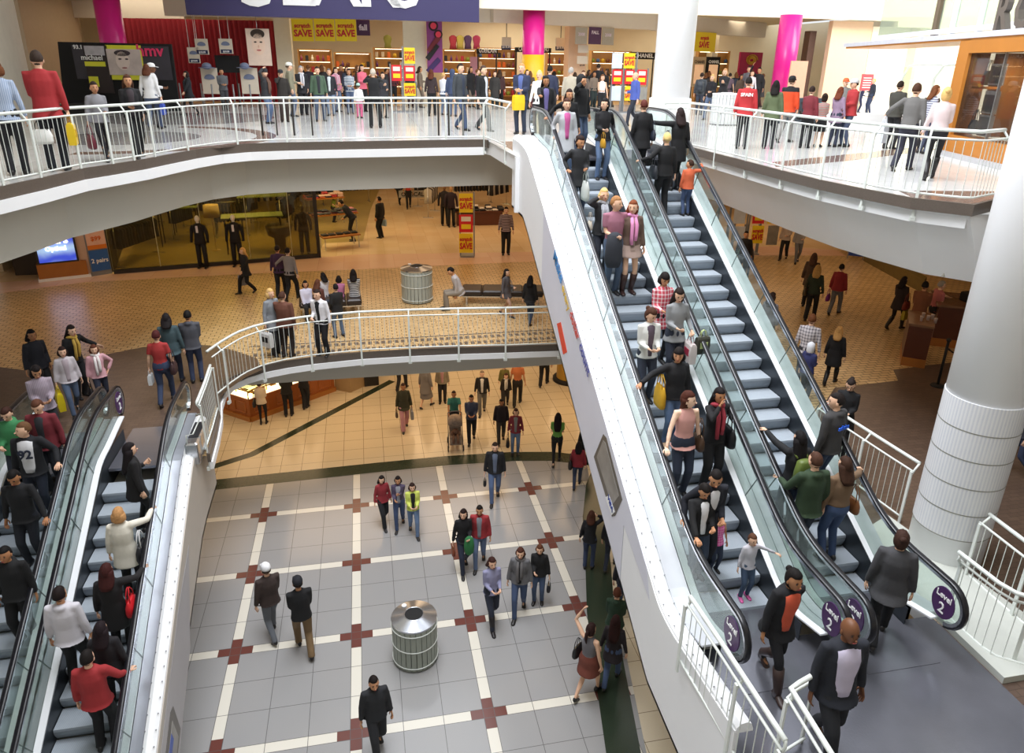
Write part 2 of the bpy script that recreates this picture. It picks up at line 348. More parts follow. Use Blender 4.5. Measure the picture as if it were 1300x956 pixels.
# level-3 floor inlays : grey/brown curves on the left, grey apron
def ring(cx,cy,r0,r1,a0,a1,n=24):
    P_=[(cx+r1*math.cos(a0+(a1-a0)*i/n),cy+r1*math.sin(a0+(a1-a0)*i/n)) for i in range(n+1)]
    return P_+[(cx+r0*math.cos(a1+(a0-a1)*i/n),cy+r0*math.sin(a1+(a0-a1)*i/n)) for i in range(n+1)]
p_=at(235,150,L3); inlay('trim_19',ring(p_.x,p_.y,.01,3.0,0,2*PI-.001),L3,m_l3g)
c_=at(160,175,L3); inlay('trim_20',ring(c_.x,c_.y,3.2,3.7,-1.6,1.4),L3,m_l3b)
inlay('trim_21',ring(c_.x,c_.y,.01,1.8,0,2*PI-.001),L3,m_l3g)
inlay('trim_22',[(3.5,19.3),(3.9,19.3),(4.6,16.2),(3.5,16.2)],L3,m_l3b)
inlay('trim_23',[tuple(at(x,y,L3)[:2]) for x,y in [(985,212),(1080,204),(1190,190),(1170,186),(980,206)]],L3,m_l3b)
inlay('trim_24',[tuple(at(x,y,L3)[:2]) for x,y in [(1140,242),(1262,243),(1262,252),(1236,260),(1160,252)]],L3,m_l3b)
# ================================================================ pillars
def pillar(name,c,r,z0,z1,label,bands,mt):
    o=empty(name,(c[0],c[1],z0),0); o['kind']='structure'
    mb=MB(); mb.lathe([(r,0),(r,z1-z0)],seg=48); mb.build('shaft',mt,o)
    if bands:
        m2=MB(); n=bands; m2.lathe([(r+.012,.55),(r+.012,.55+n*.42)],seg=48,caps=False)
        m2.lathe([(r,.55+n*.42),(r+.012,.55+n*.42)],seg=48,caps=False)
        m2.build('tiled_sheath',sheath,o)
        for i in range(n+1):
            if i==n: break
            m3=MB(); m3.lathe([(r+.014,.545+i*.42),(r+.016,.55+i*.42),(r+.014,.56+i*.42)],seg=48,caps=False); m3.build('joint_ring',mat('joint_line','8e8d84',.6),o)
    return o
M=bpy.data.materials.new('fluted_tile_sheath'); M.use_nodes=True; t=NT(M); b=t.n['Principled BSDF']; x,y,z=t.pos()
a=t.m('ARCTAN2',t.m('SUBTRACT',y,7.52),t.m('SUBTRACT',x,8.3)); n=t.noise(5.,3)
s_=t.m('FRACT',t.m('MULTIPLY',a,11.)); t.l.new(t.mix(t.m('MULTIPLY',t.m('LESS_THAN',s_,.5),t.m('ADD',.25,n)),(*lin('e4e5e7'),1),(*lin('cfd2da'),1)),b.inputs['Base Color']); b.inputs['Roughness'].default_value=.4
sheath=M
pillar('trim_25',(8.3,7.52),.5,L2,L3+7,'',5,white)
pillar('trim_26',(8.25,19.2),.5,L3,L3+8,'',0,white)
base=MB(); base.lathe([(.56,0),(.56,1.12),(.5,1.14)],seg=40); base.build('collar',white,bpy.data.objects['trim_26'])
pinkm=mat('magenta_column_wrap','d81a86',.28,noise=.02)
for i,(cx,cy) in enumerate([(-9.9,34.9),(7.97,34.7),(19.9,33.2)]):
    o=pillar('trim_%d'%(27+i),(cx,cy),.5,L3,13.7,'',0,pinkm)
    if i==1:
        k=MB(); k.lathe([(.515,0),(.515,2.35)],seg=40); k.build('column_poster',mat('yellow_poster','f0b81e',.4,noise=.05),o)
# ================================================================ world + light
w=bpy.data.worlds.new('w'); S.world=w; w.use_nodes=True
bg=w.node_tree.nodes['Background']; bg.inputs[0].default_value=(.94,.97,1,1); bg.inputs[1].default_value=1.0
def area(name,loc,sx,sy,power,col,rot=(0,0,0)):
    l=bpy.data.lights.new(name,'AREA'); l.shape='RECTANGLE'; l.size=sx; l.size_y=sy; l.energy=power; l.color=lin(col)
    o=bpy.data.objects.new(name,l); C.objects.link(o); o.location=loc; o.rotation_euler=rot; return o
S.view_settings.view_transform='Standard'; S.view_settings.look='None'; S.view_settings.gamma=1; S.view_settings.use_curve_mapping=False
S.view_settings.exposure=0.0
# ================================================================ escalators
chrome=mat('brushed_steel','c9ccd2',.22,metal=.9,noise=.05)
rubber=mat('black_handrail_rubber','17171c',.28,noise=0)
stepm=mat('grooved_step_metal','a3adb8',.45,metal=.1,noise=.1,nscale=20)
risem=mat('step_riser_metal','8d96a0',.5,metal=.1,noise=.1)
skirtm=mat('dark_skirt_panel','3b4046',.35,metal=.5,noise=.1)
decki=mat('bright_inner_deck','eef0f4',.25,noise=0)
deckw=mat('pale_outer_deck','d3d6dc',.3,metal=.2,noise=.04)
bglass=glassmat('balustrade_glass','eef5f2',.97)
lvl=mat('purple_disc','4a2a5a',.4,noise=0)
wpaint=mat('sign_white','f4f4f4',.5,noise=0)
def grooved():
    M=bpy.data.materials.new('step_tread'); M.use_nodes=True; t=NT(M); b=t.n['Principled BSDF']; x,y,z=t.pos()
    l=t.stripe(x,.018,.007); n=t.noise(12.,3); t.l.new(t.mix(t.m('MULTIPLY',l,.55),t.mix(n,(*lin('a6b0ba'),1),(*lin('b8c0c8'),1)),(*lin('7c858e'),1)),b.inputs['Base Color'])
    b.inputs['Roughness'].default_value=.45; b.inputs['Metallic'].default_value=.05; return M
treadm=grooved()
def arcpts(c,r,a0,a1,n): return [(c[0]+r*math.cos(a0+(a1-a0)*i/n),c[1]+r*math.sin(a0+(a1-a0)*i/n)) for i in range(n+1)]
def fillet(pts,r,n=6):
    out=[pts[0]]
    for i in range(1,len(pts)-1):
        p=Vector(pts[i]);a=(Vector(pts[i-1])-p);b=(Vector(pts[i+1])-p);la,lb=a.length,b.length
        k=min(r,la*.45,lb*.45); A=p+a.normalized()*k; B=p+b.normalized()*k
        for j in range(n+1):
            q=j/n; out.append(tuple(A*(1-q)**2+p*2*q*(1-q)+B*q*q))
    out.append(pts[-1]); return out
def sweepX(mb,path,prof,X,mi=0,sm=False,caps=True):
    """path in (Y,Z); prof list of (dx,dn) : dn along path normal"""
    n=len(path); rings=[]
    for i in range(n):
        a=Vector(path[max(i-1,0)]);b=Vector(path[min(i+1,n-1)]);t=(b-a).normalized();nn=Vector((-t.y,t.x)); p=Vector(path[i])
        rings.append([(X+dx,p.x+nn.x*dn,p.y+nn.y*dn) for dx,dn in prof])
    mb.loft(rings,mi,caps,sm)
def esc_profile(Y0,z0,rise,h,bot=1.15,top=1.55,yo=0.):
    Y1=Y0+rise/T30; z1=z0+rise
    return fillet([(Y0-bot,z0+h),(Y0+.17,z0+h),(Y1+.17,z1+h),(Y1+top,z1+h)],.6,6)
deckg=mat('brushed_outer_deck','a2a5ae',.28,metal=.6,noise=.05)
def escalator(X0,X1,Y0,z0,rise,label,discs,topdisc=None,outer=(0,0),phase=.08,dmat=None):
    """X0,X1 handrail centre lines"""
    Y1=Y0+rise/T30; z1=z0+rise; E=empty('escalator',((X0+X1)/2,Y0,z0),0,label,'escalator','escalators between the mall levels')
    E.matrix_world=Matrix.Translation(E.location)
    W=Matrix.Translation(-E.location)
    def B(mb,name,mats,parent=None):
        mb.xf(W) if parent is None or parent is E else mb.xf(W)
        return mb.build(name,mats,parent or E)
    nose=[(Y0-1.2,z0),(Y0,z0),(Y1,z1),(Y1+1.6,z1)]
    xa,xb=X0+.12,X1-.12
    n=int(round(rise/.2044)); dy=.354; dz=dy*T30
    for k in range(n+1):
        yk=Y0+phase+k*dy; zk=z0+(yk-Y0)*T30
        if zk>z1: break
        mb=MB(); mb.box(((xa+xb)/2,yk+dy/2+.01,zk-.015),(xb-xa,dy+.02,.03),mi=0)
        # curved riser
        ring=[(yk,zk-.002),(yk-.012,zk-.03),(yk-.004,zk-.09),(yk+.02,zk-.15),(yk+.05,zk-.215)]
        mb.add([(xa,y,z) for y,z in ring]+[(xb,y,z) for y,z in ring],[(i,i+5,i+6,i+1) for i in range(4)],1)
        B(mb,'step',[treadm,risem])
    mb=MB(); mb.box(((xa+xb)/2,Y0-.6+.04,z0-.01),(xb-xa,1.3,.05)); B(mb,'comb_plate',m_plate)
    mb=MB(); mb.box(((xa+xb)/2,Y1+.9,z1-.008),(xb-xa,1.55,.05)); B(mb,'comb_plate',m_plate)
    for side,X in ((-1,X0),(1,X1)):
        inn=-side
        hr=[(Y0-.95+.3*math.cos(a),z0+.7+.3*math.sin(a)) for a in [R(q) for q in range(255,89,-15)]]
        tr=[(Y1+1.45+.3*math.cos(a),z1+.7+.3*math.sin(a)) for a in [R(q) for q in range(90,-76,-15)]]
        mid=esc_profile(Y0,z0,rise,1.0,.95,1.45)
        path=hr[:-1]+mid+tr[1:]
        g=MB(); ring=[]
        dk=fillet([(Y0-.9,z0+.42),(Y0-.3,z0+.25),(Y0+.1,z0+.29),(Y1,z1+.23),(Y1+.5,z1+.27),(Y1+1.4,z1+.42)],.3,3)
        # glass : polygon between rail path and deck path, thin solid
        top=[(y,z) for y,z in path if True]; bot=dk
        pts=[]
        def samp(pl,t):
            L_=[0]
            for i in range(1,len(pl)): L_.append(L_[-1]+(Vector(pl[i])-Vector(pl[i-1])).length)
            s_=t*L_[-1]
            for i in range(1,len(pl)):
                if L_[i]>=s_-1e-9:
                    q=(s_-L_[i-1])/max(1e-9,L_[i]-L_[i-1]); return Vector(pl[i-1])*(1-q)+Vector(pl[i])*q
            return Vector(pl[-1])
        core=[p for p in path]
        N=48; A=[samp(core,i/N) for i in range(N+1)]; Bq=[]
        # bottom path parameterised by nearest Y
        def dz_at(yy):
            for i in range(1,len(dk)):
                if dk[i][0]>=yy: 
                    q=(yy-dk[i-1][0])/max(1e-9,dk[i][0]-dk[i-1][0]); return dk[i-1][1]*(1-q)+dk[i][1]*q
            return dk[-1][1]
        # centre line polygon fill via quads between rail (upper) & deck (lower)
        ys=[Y0-1.2+i*(Y1+1.7-(Y0-1.2))/60 for i in range(61)]
        def top_at(yy):
            best=-9
            for i in range(1,len(path)):
                y_a,z_a=path[i-1];y_b,z_b=path[i]
                if (y_a-yy)*(y_b-yy)<=0 and abs(y_a-y_b)>1e-9:
                    q=(yy-y_a)/(y_b-y_a); best=max(best,z_a*(1-q)+z_b*q)
            return best
        def low_at(yy):
            if yy<Y0-.9: 
                return z0+.7-math.sqrt(max(0,.09-(yy-(Y0-.95))**2))
            if yy>Y1+1.4: return z1+.7-math.sqrt(max(0,.09-(yy-(Y1+1.45))**2))
            return dz_at(yy)
        V=[];F=[]
        for yy in ys: 
            tt=top_at(yy)
            if tt<-5: tt=low_at(yy)
            V+=[(yy,tt-.02),(yy,min(low_at(yy),tt-.02))]
        th=.012; nV=len(V)
        P_=[(X-th/2,y,z) for y,z in V]+[(X+th/2,y,z) for y,z in V]
        for i in range(60):
            a,b_,c,d=2*i,2*i+1,2*i+3,2*i+2
            F+=[(a,b_,c,d),(nV+d,nV+c,nV+b_,nV+a)]
        g.add(P_,F)
        # joints between the panes
        j=g
        for q in range(1,9):
            yy=Y0+q*(Y1-Y0)/8.5; zt=top_at(yy); zb=dz_at(yy)
            yb=yy+.28
            j.add([(X-.008,yy-.004,zt),(X+.008,yy-.004,zt),(X+.008,yb-.004,dz_at(yb)),(X-.008,yb-.004,dz_at(yb)),(X-.008,yy+.004,zt),(X+.008,yy+.004,zt),(X+.008,yb+.004,dz_at(yb)),(X-.008,yb+.004,dz_at(yb))],[(0,1,2,3),(7,6,5,4),(0,3,7,4),(1,5,6,2)],1)
        B(g,'glass_balustrade',[bglass,mat('pane_joint','5b6a66',.5,noise=0)])
        h=MB(); oval=[(.042*math.cos(a),.02*math.sin(a)+.01) for a in [2*PI*i/10 for i in range(10)]]
        sweepX(h,path,oval,X,0,True); B(h,'handrail',rubber)
        h=MB(); sweepX(h,path,[(-.03,-.05),(.03,-.05),(.034,-.008),(-.034,-.008)],X,0); B(h,'handrail_guide',chrome)
        # inner deck and skirt
        dkp=dk
        h=MB(); sweepX(h,dkp,[(0,-.01),(0,.012),(inn*.1,.012),(inn*.1,-.01)],X,0); B(h,'inner_deck',decki)
        sk=MB(); sp=fillet([(Y0-.55,z0+.2),(Y0,z0+.2),(Y1+.1,z1+.16),(Y1+1.2,z1+.18)],.3,3)
        rr=[[(X+inn*.1,y,z+.07),(X+inn*.1,y,z-.5),(X+inn*.11,y,z-.5),(X+inn*.11,y,z+.07)] for y,z in sp]
        sk.loft(rr,0,True,False); B(sk,'skirt_panel',skirtm)
        ow=outer[0] if side<0 else outer[1]
        if ow:
            h=MB(); op=fillet([(Y0-.75,z0+.36),(Y0-.3,z0+.24),(Y0+.1,z0+.28),(Y1,z1+.22),(Y1+.5,z1+.26),(Y1+1.4,z1+.38)],.3,3)
            sweepX(h,op,[(-inn*.012,-.015),(-inn*.012,.01),(-inn*ow,.01),(-inn*ow,-.015)],X,0); B(h,'outer_deck',dmat or deckw)
        if discs[0 if side<0 else 1]:
            for yy,zz in discs[2]:
                dn='2'; q=MB(); sg=discs[3]
                q.loft([[(X+sg*.03,yy+.175*math.cos(a),zz-.02+.215*math.sin(a)) for a in [2*PI*i/28 for i in range(28)]],[(X+sg*.045,yy+.175*math.cos(a),zz-.02+.215*math.sin(a)) for a in [2*PI*i/28 for i in range(28)]]],0,True,False)
                # lettering faces sg direction (+X or -X)
                d=B(q,'level_disc',lvl)
                for s_,sz,dz_ in (('Level',.115,.04),('2',.2,-.16)):
                    tm=text_mesh(s_,sz,.006,.004 if sz>.2 else .002); Mx=Matrix(((0,-1*0,0,0),(0,0,0,0),(0,0,0,0),(0,0,0,1)))
                    Mx=Matrix(((0,-sg,0,X+sg*.05),(-1 if sg<0 else 1,0,0,yy),(0,0,1,zz+dz_),(0,0,0,1)))
                    mm=MB(); add_mb(mm,tm,Mx); mm.xf(W); mm.build('lettering',wpaint,d)
    # truss body
    tb=MB(); und=fillet([(Y0-1.0,z0-.06),(Y0+.3,z0-.12),(Y1,z1-.34),(Y1+1.0,z1-.34)],.3,2); lo=fillet([(Y0-1.0,z0-.5),(Y0+.9,z0-1.0),(Y1+.3,z1-1.1),(Y1+1.0,z1-1.1)],.3,2)
    rr=[]
    for (ya,za),(yb,zb) in zip(und,lo): rr.append([(X0,ya,za),(X1,ya,za),(X1,yb,zb),(X0,yb,zb)])
    tb.loft(rr,0,True,False); B(tb,'truss_casing',soffit)
    return E
RY0,RZ0,RR=6.825,L2,L3-L2
escR=escalator(5.50,6.74,RY0,RZ0,RR,'up escalator from the near landing to the upper level, beside the big white pillar','',outer=(.15,.55)) if False else None
E_up=escalator(5.50,6.74,RY0,RZ0,RR,'right-hand escalator of the long bright pair, with empty grey steps in its middle',(True,True,[(RY0-.95,RZ0+.72)],-1),outer=(.145,.23))
E_dn=escalator(3.91,5.20,RY0,RZ0,RR,'left-hand escalator of the long bright pair, crowded with people riding down',(True,True,[(RY0-.95,RZ0+.72)],-1),outer=(.27,.145))
LY0,LZ0,LR=4.22,L1,L2-L1
E_l1=escalator(-4.87,-3.64,LY0,LZ0,LR,'dim left escalator with riders seen from behind, beside the white cladding',(True,False,[(LY0+LR/T30+1.45,L2+.72)],1),outer=(.12,.17),dmat=deckg)
E_l2=escalator(-6.38,-5.14,LY0,LZ0,LR,'dim escalator at the left edge of the picture, riders facing the camera',(False,False,[],1),outer=(.3,.12))
# ---- outer claddings
def cladding(E,X,side,Y0,z0,rise,dw,lowz,mt,upper_y,lower_y,bull=True):
    """side=-1 : panel on the -X side. bullnose + side panel"""
    Y1=Y0+rise/T30; z1=z0+rise
    W=Matrix.Translation(-E.location)
    p=fillet([(lower_y,z0+.42 if side<0 else z0+.1),(Y0-.3,z0+.24),(Y0+.1,z0+.27),(Y1,z1+.21),(Y1+.8,z1+.32),(upper_y,z1+.34)],.5,5)
    mb=MB(); prof=[(side*dw,-.03),(side*(dw+.02),.03),(side*(dw+.07),.055),(side*(dw+.14),.045),(side*(dw+.19),0),(side*(dw+.2),-.06),(side*dw,-.06)]
    if side<0: prof=prof[::-1]
    sweepX(mb,p,prof,X,0,False)
    rv=mb
    for i in range(60):
        q=i/59; yy=lower_y+.2+q*(Y1-lower_y); zz=np.interp(yy,[a[0] for a in p],[a[1] for a in p])
        for dx in (.025,.17): rv.ell((X+side*(dw+dx),yy,zz+.05),(.012,.012,.008),nu=6,nv=3,mi=1)
    mb.xf(W)
    if bull: mb.build('bullnose',[white,mat('rivet','9a9da2',.4,metal=.6)],E)
    # side panel
    mb=MB(); Xp=X+side*(dw+.21)
    top=[(y,z-.03) for y,z in p]; low=[(y,lowz(y)) for y,z in p]
    rr=[[(Xp,a[0],a[1]),(Xp,b[0],b[1]),(Xp-side*.05,b[0],b[1]),(Xp-side*.05,a[0],a[1])] for a,b in zip(top,low)]
    mb.loft(rr,0,True,False)
    # soffit closing back to the truss
    rr=[[(Xp,a[0],a[1]),(X-side*.4,a[0],a[1]+.02),(X-side*.4,a[0],a[1]+.07),(Xp,a[0],a[1]+.05)] for a in low]
    mb.loft(rr,0,True,False)
    mb.xf(W); sp=mb.build('side_panel',mt,E)
    return E,Xp,sp,W
def lowR(y): return np.interp(y,[3,5.5,7.03,7.64,8.27,9.42,10.52,11.68,12.36,13.31,14.53,15.62,18],[3.2,3.25,3.39,3.7,4.1,4.72,5.37,6.04,6.48,6.97,7.61,8.15,8.18])
CR,XpR,spR,WR=cladding(E_dn,3.91,-1,RY0,RZ0,RR,.26,lowR,white,16.9,4.9)
def lowL(y): return np.interp(y,[1,6.3,9.7,10.5,11.3,12.3,13.4],[.0,.02,2.0,2.6,3.12,3.3,3.36])
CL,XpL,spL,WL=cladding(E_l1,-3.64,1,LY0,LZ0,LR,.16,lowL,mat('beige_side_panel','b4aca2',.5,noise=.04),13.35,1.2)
CRb,XpRb,spRb,WRb=cladding(E_up,6.74,1,RY0,RZ0,RR,.02,lambda y:lowR(y)-.0,white,16.9,6.6,False)
# ---- banners
def side_banner(Xp,side,W,sp,poly,mt,name,off=.004,parent=None):
    mb=MB(); n=len(poly)
    V=[(Xp+side*off,y,z) for y,z in poly]+[(Xp+side*(off+.004),y,z) for y,z in poly]
    F=[tuple(range(n)),tuple(range(2*n-1,n-1,-1))]+[(i,(i+1)%n,n+(i+1)%n,n+i) for i in range(n)]
    mb.add(V,F); mb.xf(W); return mb.build(name,mt,parent or E_dn)
def nz(y,d): return RZ0+(y-RY0)*T30+d
ban=mat('pale_banner_print','d9dae6',.45,noise=.04,nscale=1.5)
bn=side_banner(XpR,-1,WR,spR,[(13.7,nz(13.7,.19)),(13.7,lowR(13.7)+.02),(12.36,6.5),(10.52,5.39),(9.42,4.74),(8.27,4.13),(8.3,nz(8.3,-.3)),(7.2,nz(7.2,-.1)),(7.4,nz(7.4,.19))],ban,'banner')
def pxp(pts): return [(atX(x,y,XpR-.01).y,atX(x,y,XpR-.01).z) for x,y in pts]
def px_text(s_,p0,p1,col,par):
    """lettering on the casing between two points read off the photograph"""
    a=atX(*p0,XpR-.028); b_=atX(*p1,XpR-.028); cx=(b_-a); L_=cx.length; cx.normalize(); cy=Vector((1,0,0)); cz=cx.cross(cy)
    tm=text_mesh(s_,1.,.006,.012,'LEFT'); w_=max(v[0] for v in tm.v); k=L_/w_
    M_=Matrix((cx,cy,cz)).transposed().to_4x4()@Matrix.Diagonal((k,1,k,1)); M_.translation=a; mm=MB(); add_mb(mm,tm,M_); mm.xf(WR); return mm.build('lettering',mat('ink_'+col,col,.5,noise=0),par)
px_text('Make',(702,327),(712,361),'3d8fd0',bn); px_text('every',(713,366),(721,397),'d8b23a',bn); px_text('dollar',(723,400),(733,434),'d0453c',bn); px_text('count',(735,440),(746,479),'4a4fa0',bn)
side_banner(XpR,-1,WR,spR,pxp([(707,411),(712,409),(720,447),(715,450)]),mat('orange_red_patch','e2462c',.5,noise=0),'banner_patch',.009,bn)
cardm=mat('card_print','8b8782',.4,noise=.5,nscale=3)
cd=side_banner(XpR,-1,WR,spR,pxp([(766,551),(754,580),(777,656),(781,655),(790,634),(770,556)]),mat('card_border','5d5852',.4,noise=.1),'card_picture',.009)
side_banner(XpR,-1,WR,spR,pxp([(766,559),(758,580),(777,642),(786,630),(769,562)]),cardm,'card_face',.013,cd)
side_banner(XpR,-1,WR,spR,pxp([(769,631),(774,629),(781,650),(777,654)]),wpaint,'card_label',.016,cd)
px_text('VISA',(771,632),(777,651),'1f3f9a',cd)
cdl=side_banner(XpL,1,WL,spL,[(10.05,2.3),(10.9,3.7),(9.9,3.3),(4.2,.05),(6.35,.05)],mat('grey_banner_print','a7a4a6',.5,noise=.15,nscale=1),'banner',.004,E_l1)
c2=side_banner(XpL,1,WL,spL,[(8.95,1.75),(8.85,2.32),(8.7,2.36),(6.9,1.3),(6.85,1.2),(7.0,.72),(7.1,.7)],MC['card_border'],'card_picture',.009,E_l1)
side_banner(XpL,1,WL,spL,[(8.8,1.76),(8.7,2.2),(7.0,1.2),(7.1,.82)],cardm,'card_face',.013,c2)
side_banner(XpL,1,WL,spL,[(8.6,1.95),(8.56,2.1),(8.2,1.9),(8.24,1.74)],mat('blue_band','2e4a9a',.4),'card_band',.017,c2)
# ================================================================ railings
def railing(pts,posts,z,label,h=.95,hr=1.07,hroff=.1,base=.1,drop=.3,side=1,group='white tube railings round the openings',bal=True,endcap=True,rtube=.028):
    """pts: dense ground polyline; posts: indices/fractions along length; side: +1 deck is on the left of travel"""
    P_=[Vector((p[0],p[1],0)) for p in pts]; L_=[0]
    for i in range(1,len(P_)): L_.append(L_[-1]+(P_[i]-P_[i-1]).length)
    def S_(s):
        s=max(0,min(L_[-1],s))
        for i in range(1,len(P_)):
            if L_[i]>=s-1e-9:
                q=(s-L_[i-1])/max(1e-9,L_[i]-L_[i-1]); t=(P_[i]-P_[i-1]).normalized(); return P_[i-1].lerp(P_[i],q),t
    def off(s,o,zz):
        p,t=S_(s); n=Vector((-t.y,t.x,0))*side; q=p+n*o; return Vector((q.x,q.y,z+zz))
    E=empty('railing',(pts[0][0],pts[0][1],z),0,label,'railing',group); W=Matrix.Translation(-E.location)
    N=max(8,int(L_[-1]/.2)); ss=[L_[-1]*i/N for i in range(N+1)]
    def bt(mb,n): mb.xf(W); return mb.build(n,railp,E)
    mb=MB(); mb.tube([off(s,hroff,hr) for s in ss],rtube,10); bt(mb,'handrail')
    mb=MB(); mb.tube([off(s,0,h) for s in ss],.017,8); bt(mb,'upper_rail')
    mb=MB(); mb.tube([off(s,0,base) for s in ss],.017,8); bt(mb,'lower_rail')
    pl=[]
    for q in posts:
        if isinstance(q,(tuple,Vector)):
            best=min(range(400),key=lambda i:(S_(L_[-1]*i/399)[0]-Vector((q[0],q[1],0))).length); pl.append(L_[-1]*best/399)
        else: pl.append(q*L_[-1])
    pl=sorted(pl)
    for s in pl:
        mb=MB(); p,t=S_(s); a=math.atan2(t.y,t.x); o=off(s,-.03,0)
        mb.box((o.x,o.y,z+(h-drop)/2),(.045,.022,h+drop),a); mb.tube([off(s,-.02,h-.06),off(s,.03,h+.03),off(s,hroff,hr)],.018,6)
        if drop>.1: mb.box((off(s,-.01,0).x,off(s,-.01,0).y,z-drop),(.09,.05,.07),a)
        bt(mb,'post')
    if bal:
        ed=[0]+[s for s in pl if .05<s<L_[-1]-.05]+[L_[-1]]
        for a,b in zip(ed[:-1],ed[1:]):
            k=max(1,int((b-a)/.115)); mb=MB()
            for i in range(1,k):
                s=a+(b-a)*i/k; mb.tube([off(s,0,base),off(s,0,h)],.006,5,caps=False)
            if k>1: bt(mb,'baluster_panel')
    return E
def px(lst,z): return [tuple(at(x,y,z)[:2]) for x,y in lst]
d3=[p for p in e3[5:-2]]
railing(d3,[ (p.x,p.y) for p in [at(x,y,L3) for x,y in [(0,238),(52,228),(101.5,216),(142,210),(174,206),(200,201),(238,193),(295,184),(365,182),(433,181),(500,180),(566,179),(630,177)]]],L3,'long curving railing of the upper deck, from the left side to the escalators',side=1)
railing([(3.22,19.5),(3.32,18.4),(3.36,17.3)],[0,1],L3,'short railing bay turning towards the head of the down escalator',side=1)
rr3=[(7.35,17.3),(8.1,17.75)]+e3r[3:7]+[(8.42,10.5),(8.6,9.95),(9.1,9.42),(9.9,9.78)]
railing(rr3,[(p.x,p.y) for p in [at(x,y,L3) for x,y in [(915,196),(952,206),(994,218),(1043,230),(1102,241),(1158,254)]]]+[0,.06,.995],L3,'slanting railing of the upper right deck, leading to the big white pillar',side=1)
railing(rl2,[(p.x,p.y) for p in [at(x,y,L2) for x,y in [(288,495),(334,468),(396,457),(459,449),(520,446),(582,444),(642,443)]]],L2,'curved railing around the middle level opening behind the two trash bins',side=1)
railing([(3.31,16.8),(6,16.6),(7.3,16.3)],[.35,.8],L2,'straight railing running behind the bright escalators on the middle level',side=1)
railing([(-3.17,12.5),(-3.2,13.4),(-3.25,14.25)],[0,1],L2,'short steep-looking railing bay at the top of the dim left escalator',side=1,h=1.0,hr=1.06,hroff=.02)
railing([(8.02,10.6),(8.03,9.95),(8.12,8.9),(8.18,8.3)],[.02,.55,1],L2,'white railing between the bright escalators and the brown landing, up to the pillar',side=1,drop=0,hr=1.08)
railing([(8.15,6.95),(8.12,6.2),(8.12,4.8)],[0.02,.4,.9],L2,'outer railing at the lower right beside the foot of the pillar',side=1,drop=0,hroff=.12)
railing([(7.22,6.3),(7.25,5.55),(7.7,5.2),(8.2,5.15)],[0.02,.55,1],L2,'inner rounded railing at the lower right beside the last escalator newel',side=-1,drop=0,hroff=.02)
railing([(3.42,6.15),(3.45,5.3),(3.47,4.2)],[0,.6,1],L2,'railing in front of the bright casing at the foot of the down escalator',side=1,drop=.05,hroff=.02)
railing([(4.3,4.9),(3.85,4.75),(3.8,3.9)],[0,.4,1],L2,'small bent handrail gate beside the foot of the down escalator',side=1,drop=0,hroff=.02,bal=False)
railing([(-13,13.4),(-8.4,13.4),(-7.2,13.6)],[.3,.6,.95],L2,'railing at the far left edge behind the people entering the dim escalator',side=1,drop=0)
# curb between railing and landing at the right
mb=MB(); mb.prism([(7.12,5.2),(7.12,8.0),(8.0,8.4),(8.4,5.2)],L2,L2+.1); tag(mb.build('planter_kerb',mat('kerb_paint','bfc2bb',.5,noise=.05)),'low white kerb under the railing at the foot of the pillar','kerb')
# ================================================================ text helper on walls
def sign_text(s,P_,u,z,size,mt,name='lettering',off=.01,parent=None,bold=.004,align='CENTER',ew=1.,W=None):
    mm=MB(); add_mb(mm,text_mesh(s,size,.01,bold,align,ew),P_.M(u,z,off)); 
    if W is not None: mm.xf(W)
    return mm.build(name,mt,parent)
yel=mat('poster_yellow','f2d420',.45,noise=.02); red=mat('poster_red','d8202a',.45,noise=.02); redt=mat('print_red','c81e2a',.5,noise=0)
navy=mat('fascia_purple','38325f',.5,noise=.03,nscale=1); grey=mat('frame_grey','8b8d90',.4,metal=.4); dark=mat('dark_frame','26221f',.4)
blk=mat('black_cloth','141416',.8,noise=.2); warmw=mat('warm_wall','e6dcc2',.6,noise=.08,nscale=1)
fixt=mat('warm_light_panel','ffe2b0',.5,emis=3.,noise=0)
def panel(P_,u0,u1,z0,z1,off,th,mt,name,parent=None,W=None):
    mb=MB(); M_=P_.M((u0+u1)/2,(z0+z1)/2,off); mb.box((0,th/2-0,0),(u1-u0,th,z1-z0),M=M_)
    if W is not None: mb.xf(W)
    return mb.build(name,mt,parent)
def poster(P_,x0,y0,x1,y1,off,mt,name,label,cat,th=.03,lines=(),group=None):
    """pixel box on plane; lines=(text, rel height (0-1 from the bottom), rel size, material)"""
    u0,z1=P_.uz((x0),(y0),off); u1,_=P_.uz(x1,y0,off); _,z0=P_.uz(x0,y1,off)
    c=P_.P((u0+u1)/2,z0,off); E=empty(name,c,0,label,cat,group); W=Matrix.Translation(-Vector(c))
    panel(P_,u0,u1,z0,z1,off,th,mt,'board',E,W)
    for tx,rh,rs,tm in lines: 
        H_=z1-z0; mmk=text_mesh(tx,H_*rs,.008,H_*rs*.035); w_=max(v[0] for v in mmk.v)-min(v[0] for v in mmk.v)
        ew=min(1.,(u1-u0)*.86/max(w_,.01)); mm=MB(); add_mb(mm,mmk,P_.M((u0+u1)/2,z0+H_*rh,off+.012)@Matrix.Diagonal((ew,1,1,1))); mm.xf(W); mm.build('lettering',tm,E)
    return E,(u0,u1,z0,z1),W
SAVE=(('scratch',.62,.27,redt),('&',.52,.12,redt),('SAVE',.22,.42,redt))
# ================================================================ upper store front (level 3)
Ps=Plane((-6.6,33.45),(5.25,33.4))            # purple sign line
Pl=Plane((6.2,35.2),(15.3,38.3)); Pr=Plane((15.3,38.3),(24.5,43.5)); Pw=Plane((-13.9,40.6),(-6.9,38.6))
Pf=Plane((-8,36.6),(6.2,35.2))
